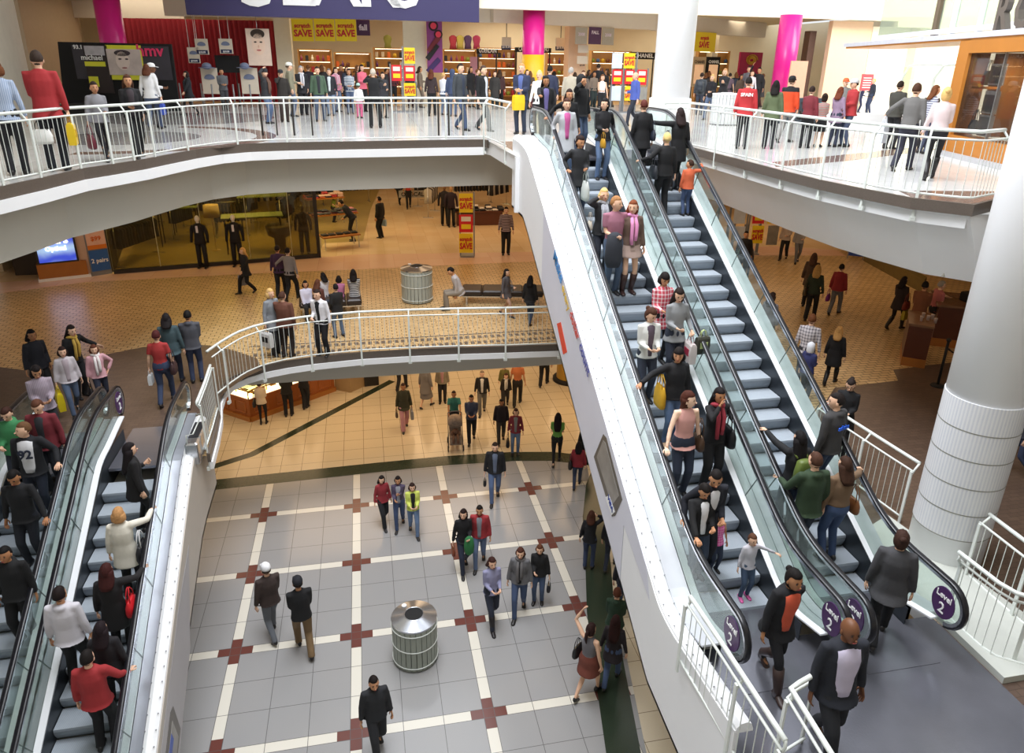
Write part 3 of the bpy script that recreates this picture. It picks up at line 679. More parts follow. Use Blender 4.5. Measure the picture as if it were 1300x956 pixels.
# cream upper wall + soffit + bulkheads
def slabwall(name,x0,y0,x1,y1,z0,z1,mt,th=.3):
    mb=MB(); P_=Plane((x0,y0),(x1,y1)); mb.box((P_.len/2,th/2,(z0+z1)/2),(P_.len,th,z1-z0),M=frame((x0,y0,0),P_.d) if P_.d.x>0 else frame((x1,y1,0),-P_.d)); return struct(name,mb,mt)
slabwall('wall_back',-6.9,33.75,26,33.75,13.62,18,cream)
slabwall('wall_back',-17,33.75,-6.9,33.75,14.05,18,cream)
slabwall('wall_back',26,33.75,44,33.75,13.35,18,cream)
mb=MB(); mb.prism([(-17,33.8),(26,33.8),(26,46),(-17,46)],13.95,14.05); struct('ceiling',mb,mat('store_ceiling','d9c6a0',.7,noise=.05,nscale=.8))
bulk=mat('bulkhead_paint','d9cfc0',.6,noise=.03)
slabwall('trim_30',6.2,35.2,15.3,38.3,13.15,13.95,bulk); slabwall('trim_31',15.3,38.3,24.5,43.5,13.12,13.95,bulk)
slabwall('trim_32',-13.9,40.6,-7.9,38.6,13.12,13.95,bulk); slabwall('trim_33',-8.2,36.9,6.2,35.5,13.15,13.95,bulk)
# side pier left and concrete wall at the left
a=at(73,200,L3)
cl=Plane((-9.2,9.0),(-13.4,40.4)); mb=MB(); mb.prism([(-8.05,13.2),(-12.6,33.0),(-13.3,33.2),(-14.5,33.2),(-14.5,13.2)],L3,18); struct('wall_left',mb,conc)
mb=MB(); mb.prism([(-13.6,36),(-12.9,40.6),(-14.2,40.6),(-15,36)],L3,18); struct('wall_left',mb,mat('tan_pier','b8a184',.6,noise=.06))
# purple sign
u0,zt=0,16.2
sg=empty('store_sign',Ps.P(Ps.len/2,13.05,0),0,'long purple sign with big white letters above the upper store entrance','sign'); Wg=Matrix.Translation(-sg.location)
panel(Ps,0,Ps.len,13.04,zt,.0,.25,navy,'sign_box',sg,Wg)
ua,_=Ps.uz(312,10,.02); ub,_=Ps.uz(540,10,.02)
for i,ch in enumerate('SEARS'):
    x=[327,378,427,482,514][i]; u,_=Ps.uz(x,6,.02); lo=Ps.uz(x,[7,6,6.5,8,9][i],.02)[1]
    mmk=text_mesh(ch,2.45,.06,.03); mm=MB(); add_mb(mm,mmk,Ps.M(u,lo,.03)@Matrix.Diagonal((1.25,1,1,1))); mm.xf(Wg); mm.build('letter',wpaint,sg)
    mmk=text_mesh(ch,2.45,.02,-.12); mm=MB(); add_mb(mm,mmk,Ps.M(u,lo+.02,.07)@Matrix.Diagonal((1.25,1,1,1))); mm.xf(Wg); mm.build('letter_outline',mat('sign_violet','6d62a8',.5,noise=0),sg) if False else None
# store back wall and side walls, floor carpet
mb=MB(); mb.box((6,46.05,11.7),(44,.2,4.6)); struct('wall_back',mb,warmw)
mb=MB(); mb.box((-14.6,43,11.7),(.2,6,4.6)); struct('wall_left',mb,warmw)
mb=MB(); mb.box((27.6,40,11.7),(.2,12,4.6)); struct('wall_right',mb,warmw)
inlay('trim_34',[(-13,38.8),(-7,37.3),(6.2,35.6),(15.3,38.7),(24.3,43.6),(24.3,45.9),(-13,45.9)],L3,mat('store_carpet_warm','b99a70',.4,noise=.1))
# bright wall right of the store, with pier
slabwall('wall_right',25.3,34.6,44,34.6,L3,13.4,mat('sunlit_white_wall','f6f1e2',.6,noise=.02))
slabwall('trim_35',22.9,34.4,25.2,34.5,L3,13.6,mat('peach_pier','e3c6a8',.5,noise=.05))
mb=MB(); mb.box((22.4,35.4,11.3),(.35,.5,3.7)); struct('trim_36',mb,mat('dark_jamb','5a4238',.5))
# red curtain shop window
curt=MB()
cu_=Plane((-10.6,38.9),(-3.7,37.9)); seg=140
ring=[];n=seg
for i in range(n+1):
    u=cu_.len*i/n; o=.07*math.sin(i*1.35)+.03*math.sin(i*.37)
    ring.append(cu_.P(u,L3+.05,o)); 
V=[tuple(p) for p in ring]+[(p.x,p.y,13.1) for p in ring]; curt.add(V,[(i,i+1,n+2+i,n+1+i) for i in range(n)],0,True)
V=[(x-.0,y+.06,z) for x,y,z in V]; curt.add(V,[(n+1+i,n+2+i,i+1,i) for i in range(n)],0,True)
tag(curt.build('curtain',mat('crimson_curtain','8e1220',.75,noise=.15)),'tall crimson curtain backing the shop window under the purple sign','curtain')
# vertical cream piers between shop windows
for (x,w_) in ((352,26),(543,0),(725,0)):
    pass
def pier(Pp,x0,x1,mt,name,off=-.6,z1=13.2):
    u0,_=Pp.uz(x0,60,off);u1,_=Pp.uz(x1,60,off); mb=MB(); mb.box((0,.2,0),(u1-u0,.4,z1-L3),M=Pp.M((u0+u1)/2,(z1+L3)/2,off)); return struct(name,mb,mt)
pier(Pf,350,370,mat('cream_pier','e6dcc4',.6,noise=.05),'trim_37'); pier(Pf,512,541,MC['cream_pier'],'trim_38',-.7); pier(Pl,722,745,mat('blush_pier','e6c3a4',.6,noise=.05),'trim_39',-1.); pier(Pr,905,912,MC['cream_pier'],'trim_40',-1)
# makeup pillar poster
E,(a0,a1,b0,b1),W=poster(Pf,541,26,561,92,-.45,mat('purple_makeup_poster','8f3f84',.45,noise=.25,nscale=2),'wall_poster','tall purple cosmetics poster with lipstick and compacts on the store pier','poster')
for (cu,cz,r_,c_) in ((.45,.9,.22,'2a1420'),(.75,.74,.2,'2a1420'),(.45,.9,.14,'e0405a'),(.75,.74,.13,'e8405a')):
    mb=MB(); M_=Pf.M(a0+(a1-a0)*cu,b0+(b1-b0)*cz,-.43+(.01 if r_>.15 else .02)); mb.loft([[M_@Vector((r_*math.cos(t_),-.0,r_*math.sin(t_))) for t_ in [2*PI*i/18 for i in range(18)]],[M_@Vector((r_*math.cos(t_),-.012,r_*math.sin(t_))) for t_ in [2*PI*i/18 for i in range(18)]]],0,True,False); mb.xf(W); mb.build('compact',mat('pp_'+c_,c_,.5,noise=0),E)
for (u_,z_,a_,c_) in ((.45,.55,-.9,'7a2430'),(.35,.4,-.9,'141012'),(.4,.14,-.8,'3a2160')):
    mb=MB(); M_=Pf.M(a0+(a1-a0)*u_,b0+(b1-b0)*z_,-.42)@Matrix.Rotation(a_,4,'Y'); mb.box((0,-.01,0),(.8,.02,.22),M=M_,bev=.009); mb.xf(W); mb.build('lipstick',mat('pp_'+c_,c_,.5,noise=0),E)
# hanging scratch and save banners
for (x0,x1,lab) in ((369.5,396.5,'leftmost of the three yellow banners under the purple sign'),(398,424,'middle yellow banner of the three under the purple sign'),(425,451.5,'right-hand yellow banner of the three under the purple sign')):
    poster(Pf,x0,24,x1,52,.1,yel,'hanging_banner',lab,'banner',.02,SAVE,'yellow sale banners over the store entrances')
poster(Pr,880.5,40,910,65,.1,yel,'hanging_banner','yellow banner hanging right of the white column','banner',.02,SAVE,'yellow sale banners over the store entrances')
poster(Pr,860,39,880,64,.1,yel,'hanging_banner','yellow banner half hidden by the white column','banner',.02,SAVE,'yellow sale banners over the store entrances')
poster(Pf,452,25,469,45,.08,mat('plum_banner','4a2348',.5,noise=.1),'hanging_banner','small plum banner beside the three yellow ones','banner',.02,(('fall',.35,.5,mat('pale_ink','d8c8d0',.5,noise=0)),))
poster(Pl,748,34,764,56,.08,MC['plum_banner'],'hanging_banner','plum banner reading FALL between two grey banners','banner',.02,(('FALL',.6,.27,MC['pale_ink']),))
gb=mat('grey_banner','a59c8c',.5,noise=.1)
poster(Pl,731,34,746,56,.08,gb,'hanging_banner','grey banner left of the plum banner','banner',.02,(('2008',.5,.25,MC['pale_ink']),))
poster(Pl,765,35,780,57,.08,gb,'hanging_banner','grey banner right of the plum banner','banner',.02,(('2008',.5,.25,MC['pale_ink']),))
# sale sign stands
def stand(Pp,cols,label,off=.2,legs=True,base=None):
    """cols: list of (x0,y0,x1,y1,kind)"""
    xs=[c[0] for c in cols]+[c[2] for c in cols]; u0,_=Pp.uz(min(xs),100,off);u1,_=Pp.uz(max(xs),100,off)
    gz=base if base is not None else L3
    c=Pp.P((u0+u1)/2,gz,off); E=empty('sign_stand',c,0,label,'sign stand','sale sign stands'); W=Matrix.Translation(-Vector(c))
    mb=MB(); mb.box((0,0,0),(u1-u0,.5,.05),M=Pp.M((u0+u1)/2,gz+.025,off)); mb.xf(W); mb.build('base',grey,E)
    for x in sorted(set(xs)):
        tp=max([Pp.uz(x,c[1],off)[1] for c in cols if x in (c[0],c[2])]); u,_=Pp.uz(x,100,off)
        mb=MB(); mb.box((0,.0,0),(.05,.05,tp+.04-gz),M=Pp.M(u,(tp+.04+gz)/2,off)); mb.xf(W); mb.build('post',grey,E)
    for x0,y0,x1,y1,k in cols:
        a0,zt=Pp.uz(x0,y0,off);a1,_=Pp.uz(x1,y0,off);zb=Pp.uz(x0,y1,off)[1]; H_=zt-zb
        mt={'s':yel,'r':red,'w':mat('white_blue_poster','c9d4e4',.5,noise=.3,nscale=3),'g':mat('grey_glassy_poster','8d8a84',.4,noise=.3)}[k]
        pb=panel(Pp,a0+.02,a1-.02,zb+.01,zt-.01,off+.03,.03,mt,'sign_panel',E,W)
        if k=='s': 
            for tx,rh,rs,tm in SAVE:
                mmk=text_mesh(tx,H_*rs,.008,H_*rs*.035); w_=max(v[0] for v in mmk.v)-min(v[0] for v in mmk.v); ew=min(1.,(a1-a0)*.84/w_)
                mm=MB(); add_mb(mm,mmk,Pp.M((a0+a1)/2,zb+H_*rh,off+.045)@Matrix.Diagonal((ew,1,1,1))); mm.xf(W); mm.build('lettering',redt,pb)
        if k=='r':
            for q in (.62,.2): panel(Pp,a0+(a1-a0)*.18,a1-(a1-a0)*.18,zb+H_*q,zb+H_*(q+.26),off+.045,.012,mat('pale_card','e6e2d8',.5,noise=.1) if q>.5 or x0<700 and x0>590 else yel,'price_card',pb,W)
    return E
Pq=Plane((-2,31.6),(12,31.6))
stand(Pq,[(496,82,510,103,'r'),(512,60,527,81,'s'),(512,83,527,103,'r'),(512,105,528,122,'s')],'tall stand of yellow and red sale signs behind the queue under the purple sign',off=0)
stand(Pq,[(777,67,791,87,'w'),(792,67,807,87,'s'),(777,88,791,107,'r'),(793,88,806,107,'r'),(776,109,789,128,'w'),(793,109,805,128,'s')],'wide stand of sale signs behind the man in the bright blue jacket',off=0)
stand(Pq,[(808.5,88,822,108,'r'),(808.5,110,822,127,'g')],'narrow sale stand touching the white column',off=0)

# silver control box with a dark grille beside the newel of the dim escalator
p=at(238,520,L2+.5); E=empty('control_box',(-3.3,12.55,L2),0,'silver control box with a dark grille beside the dim escalator newel','control box')
q=MB(); q.box((0,0,.22),(.22,.9,.44),bev=.03); q.build('box_body',chrome,E)
q=MB(); q.box((0.0,.1,.445),(.17,.6,.012)); q.build('grille',mat('dark_grille','3a3c42',.4,metal=.4,noise=.2,nscale=60),E)
q=MB(); q.tube([(-.06,-.42,.44),(-.06,-.42,.6),(.06,-.42,.62),(.06,.4,.62),(-.06,.4,.6)],.012,6); q.build('guard_bar',railp,E)
# ================================================================ people
SK={'l':'e2b698','f':'efc9ae','m':'c48e68','t':'a8744e','d':'6e4428'}
def desat(c):
    r,g,b=lin(c); l=.3*r+.55*g+.15*b; k=.45 if b>r*1.3 and b>g*1.15 else .15
    return tuple((v*(1-k)+l*k)*.95 for v in (r,g,b))
def cloth(c): return mat('cloth_'+c,desat(c),.85,noise=.14,nscale=5,bump=.25,bscale=30)
def hairm(c): return mat('hair_'+c,c,.75,noise=.35,nscale=30,bump=.5,bscale=60,spec=.25)
def skinm(c): return mat('skin_'+c,c,.55,noise=.04)
eyem=mat('eye_dark','1c1512',.3,noise=0); lipm=mat('lip','9c4a44',.5,noise=0)
JOBS=[]   # deferred voxel merges: (object, voxel, extra MB, mats)
def V3(*a): return Vector(a)
def ringz(cx,cy,z,rx,ry,n=14,p=2.3,M=None):
    out=[]
    for i in range(n):
        a=2*PI*i/n; c,s=math.cos(a),math.sin(a)
        v=Vector((cx+rx*math.copysign(abs(c)**(2/p),c),cy+ry*math.copysign(abs(s)**(2/p),s),z)); out.append(M@v if M is not None else v)
    return out
def ik(a,b,l1,l2,pole):
    d=b-a; L=d.length
    if L>(l1+l2)*.995: b=a+d.normalized()*(l1+l2)*.995; d=b-a; L=d.length
    if L<abs(l1-l2)*1.05: L=abs(l1-l2)*1.05
    x=(L*L+l1*l1-l2*l2)/(2*L); h=math.sqrt(max(0,l1*l1-x*x)); u=d.normalized(); p=pole-u*pole.dot(u)
    p=p.normalized() if p.length>1e-5 else u.orthogonal().normalized()
    return a+u*x+p*h,b
ARM={'down':(.27,.03,.79),'fwd':(.25,.25,.9),'back':(.26,-.2,.87),'front':(.08,.27,1.08),'chest':(.03,.22,1.24),'phone':(.12,.09,1.55),'pocket':(.19,.08,.9),'hip':(.22,.02,.98),
 'up':(.26,.12,1.8),'rail':(.36,.2,1.03),'raillo':(.40,.28,.98),'strap':(.12,.15,1.32),'hold':(.2,.22,1.0),'cross':(-.08,.2,1.15),'reach':(.22,.5,1.15),'headtop':(.12,.05,1.72),'lap':(.08,.3,.62),'push':(.2,.42,1.0),'side':(.5,.1,1.1),'mouth':(.05,.16,1.5),'cam':(.1,.25,1.52)}
def head_mb(Mh,det,hc):
    mb=MB(); nu,nv=(22,15) if det>0 else (12,8); V=[];F=[]
    for j in range(nv+1):
        t=PI*j/nv
        for i in range(nu):
            a=2*PI*i/nu; x=math.sin(t)*math.cos(a); y=math.sin(t)*math.sin(a); z=-math.cos(t)
            X,Y,Z=x*.074,y*.094,z*.115
            if z<0: X*=1-.30*(-z)**1.3; Y=Y*(1-.12*(-z)) + (.012*(-z) if y>0 else .028*(-z))
            fr=max(0,y)
            Y+=.024*math.exp(-((x/.14)**2+((z+.12)/.16)**2))*fr     # nose
            Y-=.010*math.exp(-(((abs(x)-.38)/.16)**2+((z-.06)/.13)**2))*fr
            Y+=.006*math.exp(-((x/.25)**2+((z+.48)/.1)**2))*fr      # lips
            Y+=.008*math.exp(-((x/.3)**2+((z+.8)/.15)**2))*fr
            V.append(Vector((X,Y,Z)))
    for j in range(nv):
        for i in range(nu): k=(i+1)%nu; F.append((j*nu+i,j*nu+k,(j+1)*nu+k,(j+1)*nu+i))
    mb.add([Mh@v for v in V],F,0,True)
    for s in (-1,1): 
        m=MB(); m.ell((s*.073,-.002,-.012),(.01,.018,.03),nu=7,nv=5); m.xf(Mh); add_mb(mb,m)
    if det>0:
        m=MB()
        for s in (-1,1):
            m.ell((s*.029,.083,.008),(.0125,.006,.0058),nu=8,nv=5,mi=1); m.ell((s*.030,.087,.026),(.017,.005,.0036),nu=7,nv=4,mi=3)
        m.ell((0,.0945,-.054),(.022,.007,.0068),nu=9,nv=5,mi=2)
        m.ell((0,.108,-.022),(.012,.012,.011),nu=8,nv=5,mi=0)
        m.xf(Mh); add_mb(mb,m)
    return mb
def hand_mb(w,d,nrm,s,det,curl=.5,sc=1.):
    """wrist w, direction d, palm normal nrm, s=+1 right"""
    d=d.normalized(); n=(nrm-d*nrm.dot(d)).normalized(); x=d.cross(n)  # across
    def P(a,b,c): return w+(x*a+d*b+n*c)*sc
    mb=MB(); rs=[]
    for b,wd,th in ((-.03,.026,.021),(.0,.027,.018),(.03,.036,.015),(.065,.041,.014),(.088,.039,.011)):
        rs.append([P(wd*math.cos(a),b,th*math.sin(a)) for a in [2*PI*i/8 for i in range(8)]])
    mb.loft(rs)
    ts=-s
    for k,(o,L) in enumerate(((-.030,.062),(-.010,.075),(.011,.070),(.031,.055))):
        o=o*ts*-1; base=(o,.08,0); a1=curl*.7; a2=curl*1.7
        p1=(o*1.05,.08+L*.5*math.cos(a1),L*.5*math.sin(a1)); p2=(o*1.08,p1[1]+L*.3*math.cos(a2),p1[2]+L*.3*math.sin(a2)); p3=(o*1.08,p2[1]+L*.25*math.cos(a2+curl*.6),p2[2]+L*.25*math.sin(a2+curl*.6))
        mb.tube([P(*base),P(*p1),P(*p2),P(*p3)],[.0092*sc,.0088*sc,.008*sc,.006*sc],6 if det else 4)
    mb.tube([P(ts*.025,.015,.004),P(ts*.052,.04,.012),P(ts*.056,.065,.022),P(ts*.05,.085,.03)],[.012*sc,.0105*sc,.0095*sc,.007*sc],6 if det else 4)
    return mb
NP=[0]
POS={}
def person(label,pos,h=1.68,face=0,sex='f',top='shirt:444444',bot='jeans:2c3a55',hair='long:2a1b14',skin='l',arms=('down','down'),legs='stand',inner=None,lean=0,look=(0,0),hat=None,scarf=None,det=1,group=None,zg=None,seat=None,boots=None,shoes='1d1a1a',fat=1.,tw=0,extra=None,heading=None,iw=1.15):
    x,y,z=pos; h=max(.75,min(2.0,h)); s=h/1.70; kid=h<1.35; NP[0]+=1
    if heading is None:
        tc=Vector((-x,-y,0)).normalized(); rt=Vector((-tc.y,tc.x,0))*1.0
        rt=rt if rt.dot(RT)>0 else -rt
        f=tc*math.cos(R(face))+rt*math.sin(R(face)); rz=math.atan2(f.y,f.x)-PI/2
    else: rz=heading
    E=empty('person',(x,y,z),rz,label,'person',group); E.scale=(s,s,s)
    hs=1.24 if kid else 1.07; male=sex=='m'; sw=(.172 if male else .15)*fat; 
    ank={'stand':((.095,.02,.08),(-.09,-.02,.08)),'wide':((.14,.03,.08),(-.13,-.02,.08)),'walk':((.075,.27,.085),(-.075,-.25,.13)),'walk2':((.075,-.26,.13),(-.075,.26,.085)),'step':((.08,.16,.08),(-.08,-.1,.09)),'cross':((.03,.1,.08),(-.05,-.03,.08))}
    hipz=.90; seatd=0
    if legs=='sit': A=((.11,.42,.08),(-.10,.40,.08)); hipz=.50
    else: A=ank[legs]; hipz={'walk':.875,'walk2':.875}.get(legs,.90)
    if seat: hipz=seat/s+.06
    LR=Matrix.Translation((0,0,hipz+.03))@Matrix.Rotation(-R(lean),4,'X')@Matrix.Translation((0,0,-.93))  # torso frame: local coordinates as in the upright body
    hips=[Vector((.088,0,hipz)),Vector((-.088,0,hipz))]; knees=[];anks=[]
    for i in (0,1):
        a=Vector(A[i]); k,b=ik(hips[i],a,.435,.415,Vector((0.05*(1-2*i),1,.1 if legs!='sit' else .9))); knees.append(k); anks.append(b)
    sh=[LR@Vector((sw,0,1.395)),LR@Vector((-sw,0,1.395))]; el=[];wr=[];tg=[]
    for i in (0,1):
        sg=1-2*i; a=arms[i]
        if isinstance(a,Vector):
            w=Matrix.Rotation(-rz,3,'Z')@(a-Vector((x,y,z)))/s; e,b=ik(sh[i],w,.285,.255,Vector((sg*.5,-1,-.5))); el.append(e); wr.append(b); continue
        t_=ARM[a] if isinstance(a,str) else a
        T_=Vector((sg*t_[0],t_[1],t_[2])); 
        if isinstance(a,str) or len(a)==3: T_=LR@T_ if (isinstance(a,str) and a not in('down','pocket','rail','raillo')) else T_
        if isinstance(a,str) and a in ('down','pocket'): T_=T_+Vector((0,(LR@Vector((0,0,1.4))).y*.8,hipz-.9))
        if a in ('phone','up','cam','mouth','headtop'): pole=Vector((sg*.9,-.1,-1))
        elif a=='hip': pole=Vector((sg*1,-.5,0))
        else: pole=Vector((sg*.35,-1,-.35))
        e,b=ik(sh[i],T_,.285,.255,pole); el.append(e); wr.append(b)
    hm=Matrix.Rotation(-R(look[1]),4,'X'); hc=LR@Vector((0,.018,1.585)); lr3=Matrix.Rotation(-R(lean*.4),4,'X')
    Mh=Matrix.Translation(hc)@Matrix.Rotation(R(-look[0]),4,'Z')@hm@lr3@Matrix.Scale(hs,4)
    det_=det; vx=.02 if det>=1 else .03; vx=vx/ s
    # --- body
    b=MB(); f=fat
    b.loft([ringz(0,0,zz,rx*f*.86,ry*f*.86,12,2.2,LR) for zz,rx,ry in ((.84,.13,.09),(.93,.165,.11),(1.05,.135,.095),(1.2,.145,.105),(1.32,.16,.1),(1.40,.145,.08),(1.445,.07,.055))])
    b.tube([LR@Vector((0,-.012,1.40)),LR@Vector((0,0,1.47)),hc+Vector((0,-.01,-.03))],[.062,.052,.05],9)
    for i in (0,1):
        b.tube([LR@Vector(((1-2*i)*.08,0,1.38)),sh[i],sh[i].lerp(el[i],.5),el[i],el[i].lerp(wr[i],.3),wr[i]],[.05,.046*f,.042*f,.035,.036,.022],8)
        b.tube([hips[i]+Vector((0,0,.03)),hips[i].lerp(knees[i],.4),knees[i],knees[i].lerp(anks[i],.35),anks[i],anks[i]+Vector((0,.0,-.04))],[.075*f,.07*f,.05,.05,.033,.035],8)
        b.tube([anks[i]+Vector((0,-.03,-.045)),anks[i]+Vector((0,.12,-.055))],[.03,.022],6)
    ex=head_mb(Mh,det,None)
    for i in (0,1):
        sg=1-2*i; a=arms[i]; d=(wr[i]-el[i]).normalized()
        if isinstance(a,Vector) or a in('rail','raillo'): d=(Vector((d.x,d.y,0))*.7+Vector((0,.6,-.05))).normalized(); nn=Vector((0,0,-1)); cu=.6
        elif a in ('front','chest','hold','push','cross','lap','cam'): nn=Vector((-sg*.6,.0,-.9 if a in('push','lap') else .5)); cu=.9
        else: nn=Vector((-sg,.15,0)); cu=.45
        add_mb(ex,hand_mb(wr[i],d,nn,sg,det,cu,.92 if not male else 1.0))
    sk=skinm(SK[skin]); hcol=hair.split(':')[1] if ':' in hair else '2a1b14'
    bo=bpy.data.objects.new('body',bpy.data.meshes.new('body')); C.objects.link(bo); bo.parent=E
    JOBS.append((bo,b,vx,ex,[sk,eyem,lipm,hairm(hcol)],2))
    def part(name,mb,mt,voxel=vx,sm=3,ext=None):
        o=bpy.data.objects.new(name,bpy.data.meshes.new(name)); C.objects.link(o); o.parent=E; JOBS.append((o,mb,voxel,ext,mt if isinstance(mt,list) else [mt],sm)); return o
    def solid(name,mb,mt): return mb.build(name,mt,E)
    # --- bottoms
    bk,bc=bot.split(':')[:2]; g=MB(); ez=.012
    if bk in('jeans','trousers','leggings','wide','shorts'):
        tr={'jeans':(.092,.068,.062,.058),'trousers':(.096,.076,.07,.068),'leggings':(.085,.06,.05,.042),'wide':(.096,.078,.08,.085),'shorts':(.095,.085,.08,.08)}[bk]
        g.loft([ringz(0,0,zz,rx*f+ez,ry*f+ez,12,2.3,Matrix.Translation((0,0,hipz-.9)) if legs!='sit' else Matrix.Translation((0,0,hipz-.9))) for zz,rx,ry in ((.80,.12,.085),(.88,.168,.115),(.95,.160,.112),(1.03,.135,.1))])
        for i in (0,1):
            kn,an=knees[i],anks[i]
            if bk=='shorts': g.tube([hips[i],hips[i].lerp(kn,.5),hips[i].lerp(kn,.9)],[tr[0]*f,tr[1],tr[2]],9)
            else: g.tube([hips[i]+Vector((0,0,.02)),hips[i].lerp(kn,.4),kn,kn.lerp(an,.4),kn.lerp(an,.85),an+Vector((0,0,-.035))],[tr[0]*f,tr[0]*.93*f,tr[1],tr[2],tr[3]*.95,tr[3]],9)
        part(bk if bk in('jeans','leggings','shorts') else 'trousers',g,cloth(bc))
    elif bk=='skirt':
        zl=float(bot.split(':')[2]) if bot.count(':')>1 else .55
        fy=sum(a.y for a in knees)/2*.5
        g.loft([ringz(0,0,1.04,.14*f,.105*f,14),ringz(0,0,.92,.185*f,.135*f,14),ringz(0,fy*.5,(zl+.9)/2,.20*f,.16*f,14),ringz(0,fy,zl,.22*f,.19*f+abs(A[0][1])*.25,14)])
        part('skirt',g,cloth(bc))
    # --- shoes / boots
    for i in (0,1):
        a=anks[i]; q=MB(); rear=a.z>.1 and legs in('walk','walk2')
        pitch=-.55 if rear else 0.
        Mf=Matrix.Translation(Vector((a.x,a.y,0 if not rear else .03)))@Matrix.Rotation(-(1-2*i)*.12,4,'Z')@Matrix.Rotation(pitch,4,'X')
        q.loft([[Mf@Vector((wx*math.cos(t_),yy,zz0+hh*.5+hh*.5*math.sin(t_))) for t_ in [2*PI*k/10 for k in range(10)]] for yy,wx,hh,zz0 in ((-.085,.018,.05,.01),(-.07,.034,.085,.0),(-.02,.038,.10,.0),(.05,.042,.072,.0),(.11,.046,.052,.0),(.155,.036,.04,.0),(.175,.012,.025,.005))])
        if boots: 
            q.tube([a+Vector((0,-.01,-.05)),a+Vector((0,-.005,.03)),a.lerp(knees[i],.45),a.lerp(knees[i],.8)],[.05,.05,.063,.068],9)
        q.build('boot' if boots else 'shoe',mat('leather_'+(boots or shoes),boots or shoes,.45,noise=.1),E)
    # --- top
    tp=top.split(':'); tk,tc=tp[0],tp[1]; g=MB()
    K={'tee':(.86,.006,'s'),'tank':(.86,.004,'n'),'shirt':(.84,.009,'l'),'sweater':(.84,.012,'l'),'hoodie':(.84,.019,'l'),'jacket':(.84,.02,'l'),'coat':(.52,.02,'l'),'short_coat':(.68,.02,'l'),'blazer':(.78,.015,'l'),'vest':(.84,.012,'n'),'dress':(.5,.008,'s'),'tunic':(.7,.009,'l'),'crop':(.98,.017,'l')}[tk]
    hem,e,sl=K
    if len(tp)>2: hem=float(tp[2])
    prof=[(1.465,.056,.054),(1.435,.085,.066),(1.40,sw*.72,.084),(1.30,.142 if not male else .156,.112),(1.2,.135 if not male else .15,.112),(1.08,.122 if not male else .145,.1),(.97,.152,.112)]
    if hem<.97: prof.append((max(hem,.86),.172,.12))
    rs=[ringz(0,0,zz,rx*f+(e if zz<1.44 else e*.4),ry*f+(e if zz<1.44 else e*.4),14,2.3,LR) for zz,rx,ry in prof]
    if hem<.86:
        fl=.02 if tk!='dress' else .06
        if legs=='sit': rs.append(ringz(0,.05,.84,.2*f,.16*f,14,2.3,LR))
        else:
            for q in (.5,1.):
                zz=.86+(hem-.86)*q; rs.append(ringz(0,0,zz,(.175+fl*q)*f+e,(.122+(.02+fl)*q+abs(A[0][1])*.12*q)*f+e,14,2.2,LR.lerp(Matrix.Identity(4),.5*q)))
    g.loft(rs[::-1])
    if sl!='n':
        for i in (0,1):
            k=1. if sl=='l' else .55
            S0=LR@Vector(((1-2*i)*.09,0,1.385))
            if sl=='l': g.tube([S0,sh[i],sh[i].lerp(el[i],.45),el[i],el[i].lerp(wr[i],.5),el[i].lerp(wr[i],.93)],[.05+e*.5,.046*f+e,.043*f+e*.9,.038+e*.8,.035+e*.7,.029+e*.6],9)
            else: g.tube([S0,sh[i],sh[i].lerp(el[i],.4),sh[i].lerp(el[i],.72)],[.055+e*.5,.052*f+e,.05*f+e,.05+e],9)
    nm={'tee':'tee_shirt','tank':'tank_top','short_coat':'coat','crop':'jacket'}.get(tk,tk)
    if tk in('hoodie',): g.ell(LR@Vector((0,-.075,1.435)),(.085,.06,.05),nu=10,nv=6)
    if tk in('coat','blazer','jacket','short_coat','shirt') : g.tube([LR@Vector((.062*math.cos(t_),-.008+.058*math.sin(t_),1.447+.012*math.sin(-t_))) for t_ in [2*PI*i/12 for i in range(12)]],.016,6,closed=True)
    cm=cloth(tc)
    if len(tp)>3:
        kk=tp[3]; cm=patterned(tc,kk,tp[4] if len(tp)>4 else 'ffffff')
    part(nm,g,cm)
    if inner:
        q=MB(); w0=.05; pr=[(1.43,.055,.064),(1.40,.068,.09),(1.30,.075,.115),(1.2,.07,.115),(1.08,.062,.103),(.97,.06,.115),(.9,.055,.12)]
        q.loft([ringz(0,ry*f*.45+e*.75,zz,rx*f*(iw if zz<1.42 else 1),ry*f*.55+e*.8,10,2.2,LR) for zz,rx,ry in pr][::-1]); solid('shirt_front',q,cloth(inner))
    # --- scarf
    if scarf:
        q=MB(); q.tube([LR@Vector((.078*math.cos(t_),.0+.075*math.sin(t_),1.445+.02*math.sin(t_*2))) for t_ in [2*PI*i/14 for i in range(14)]],.034,8,closed=True)
        for sx,ln in ((.03,.95),(-.035,1.02)): q.tube([LR@Vector((sx,.085,1.42)),LR@Vector((sx*1.3,.155,1.3)),LR@Vector((sx*1.2,.16,ln+.1)),LR@Vector((sx,.155,ln))],[.03,.034,.032,.03],7)
        solid('scarf',q,cloth(scarf))
    # --- hair
    st=hair.split(':')[0]; hm_=hairm(hcol)
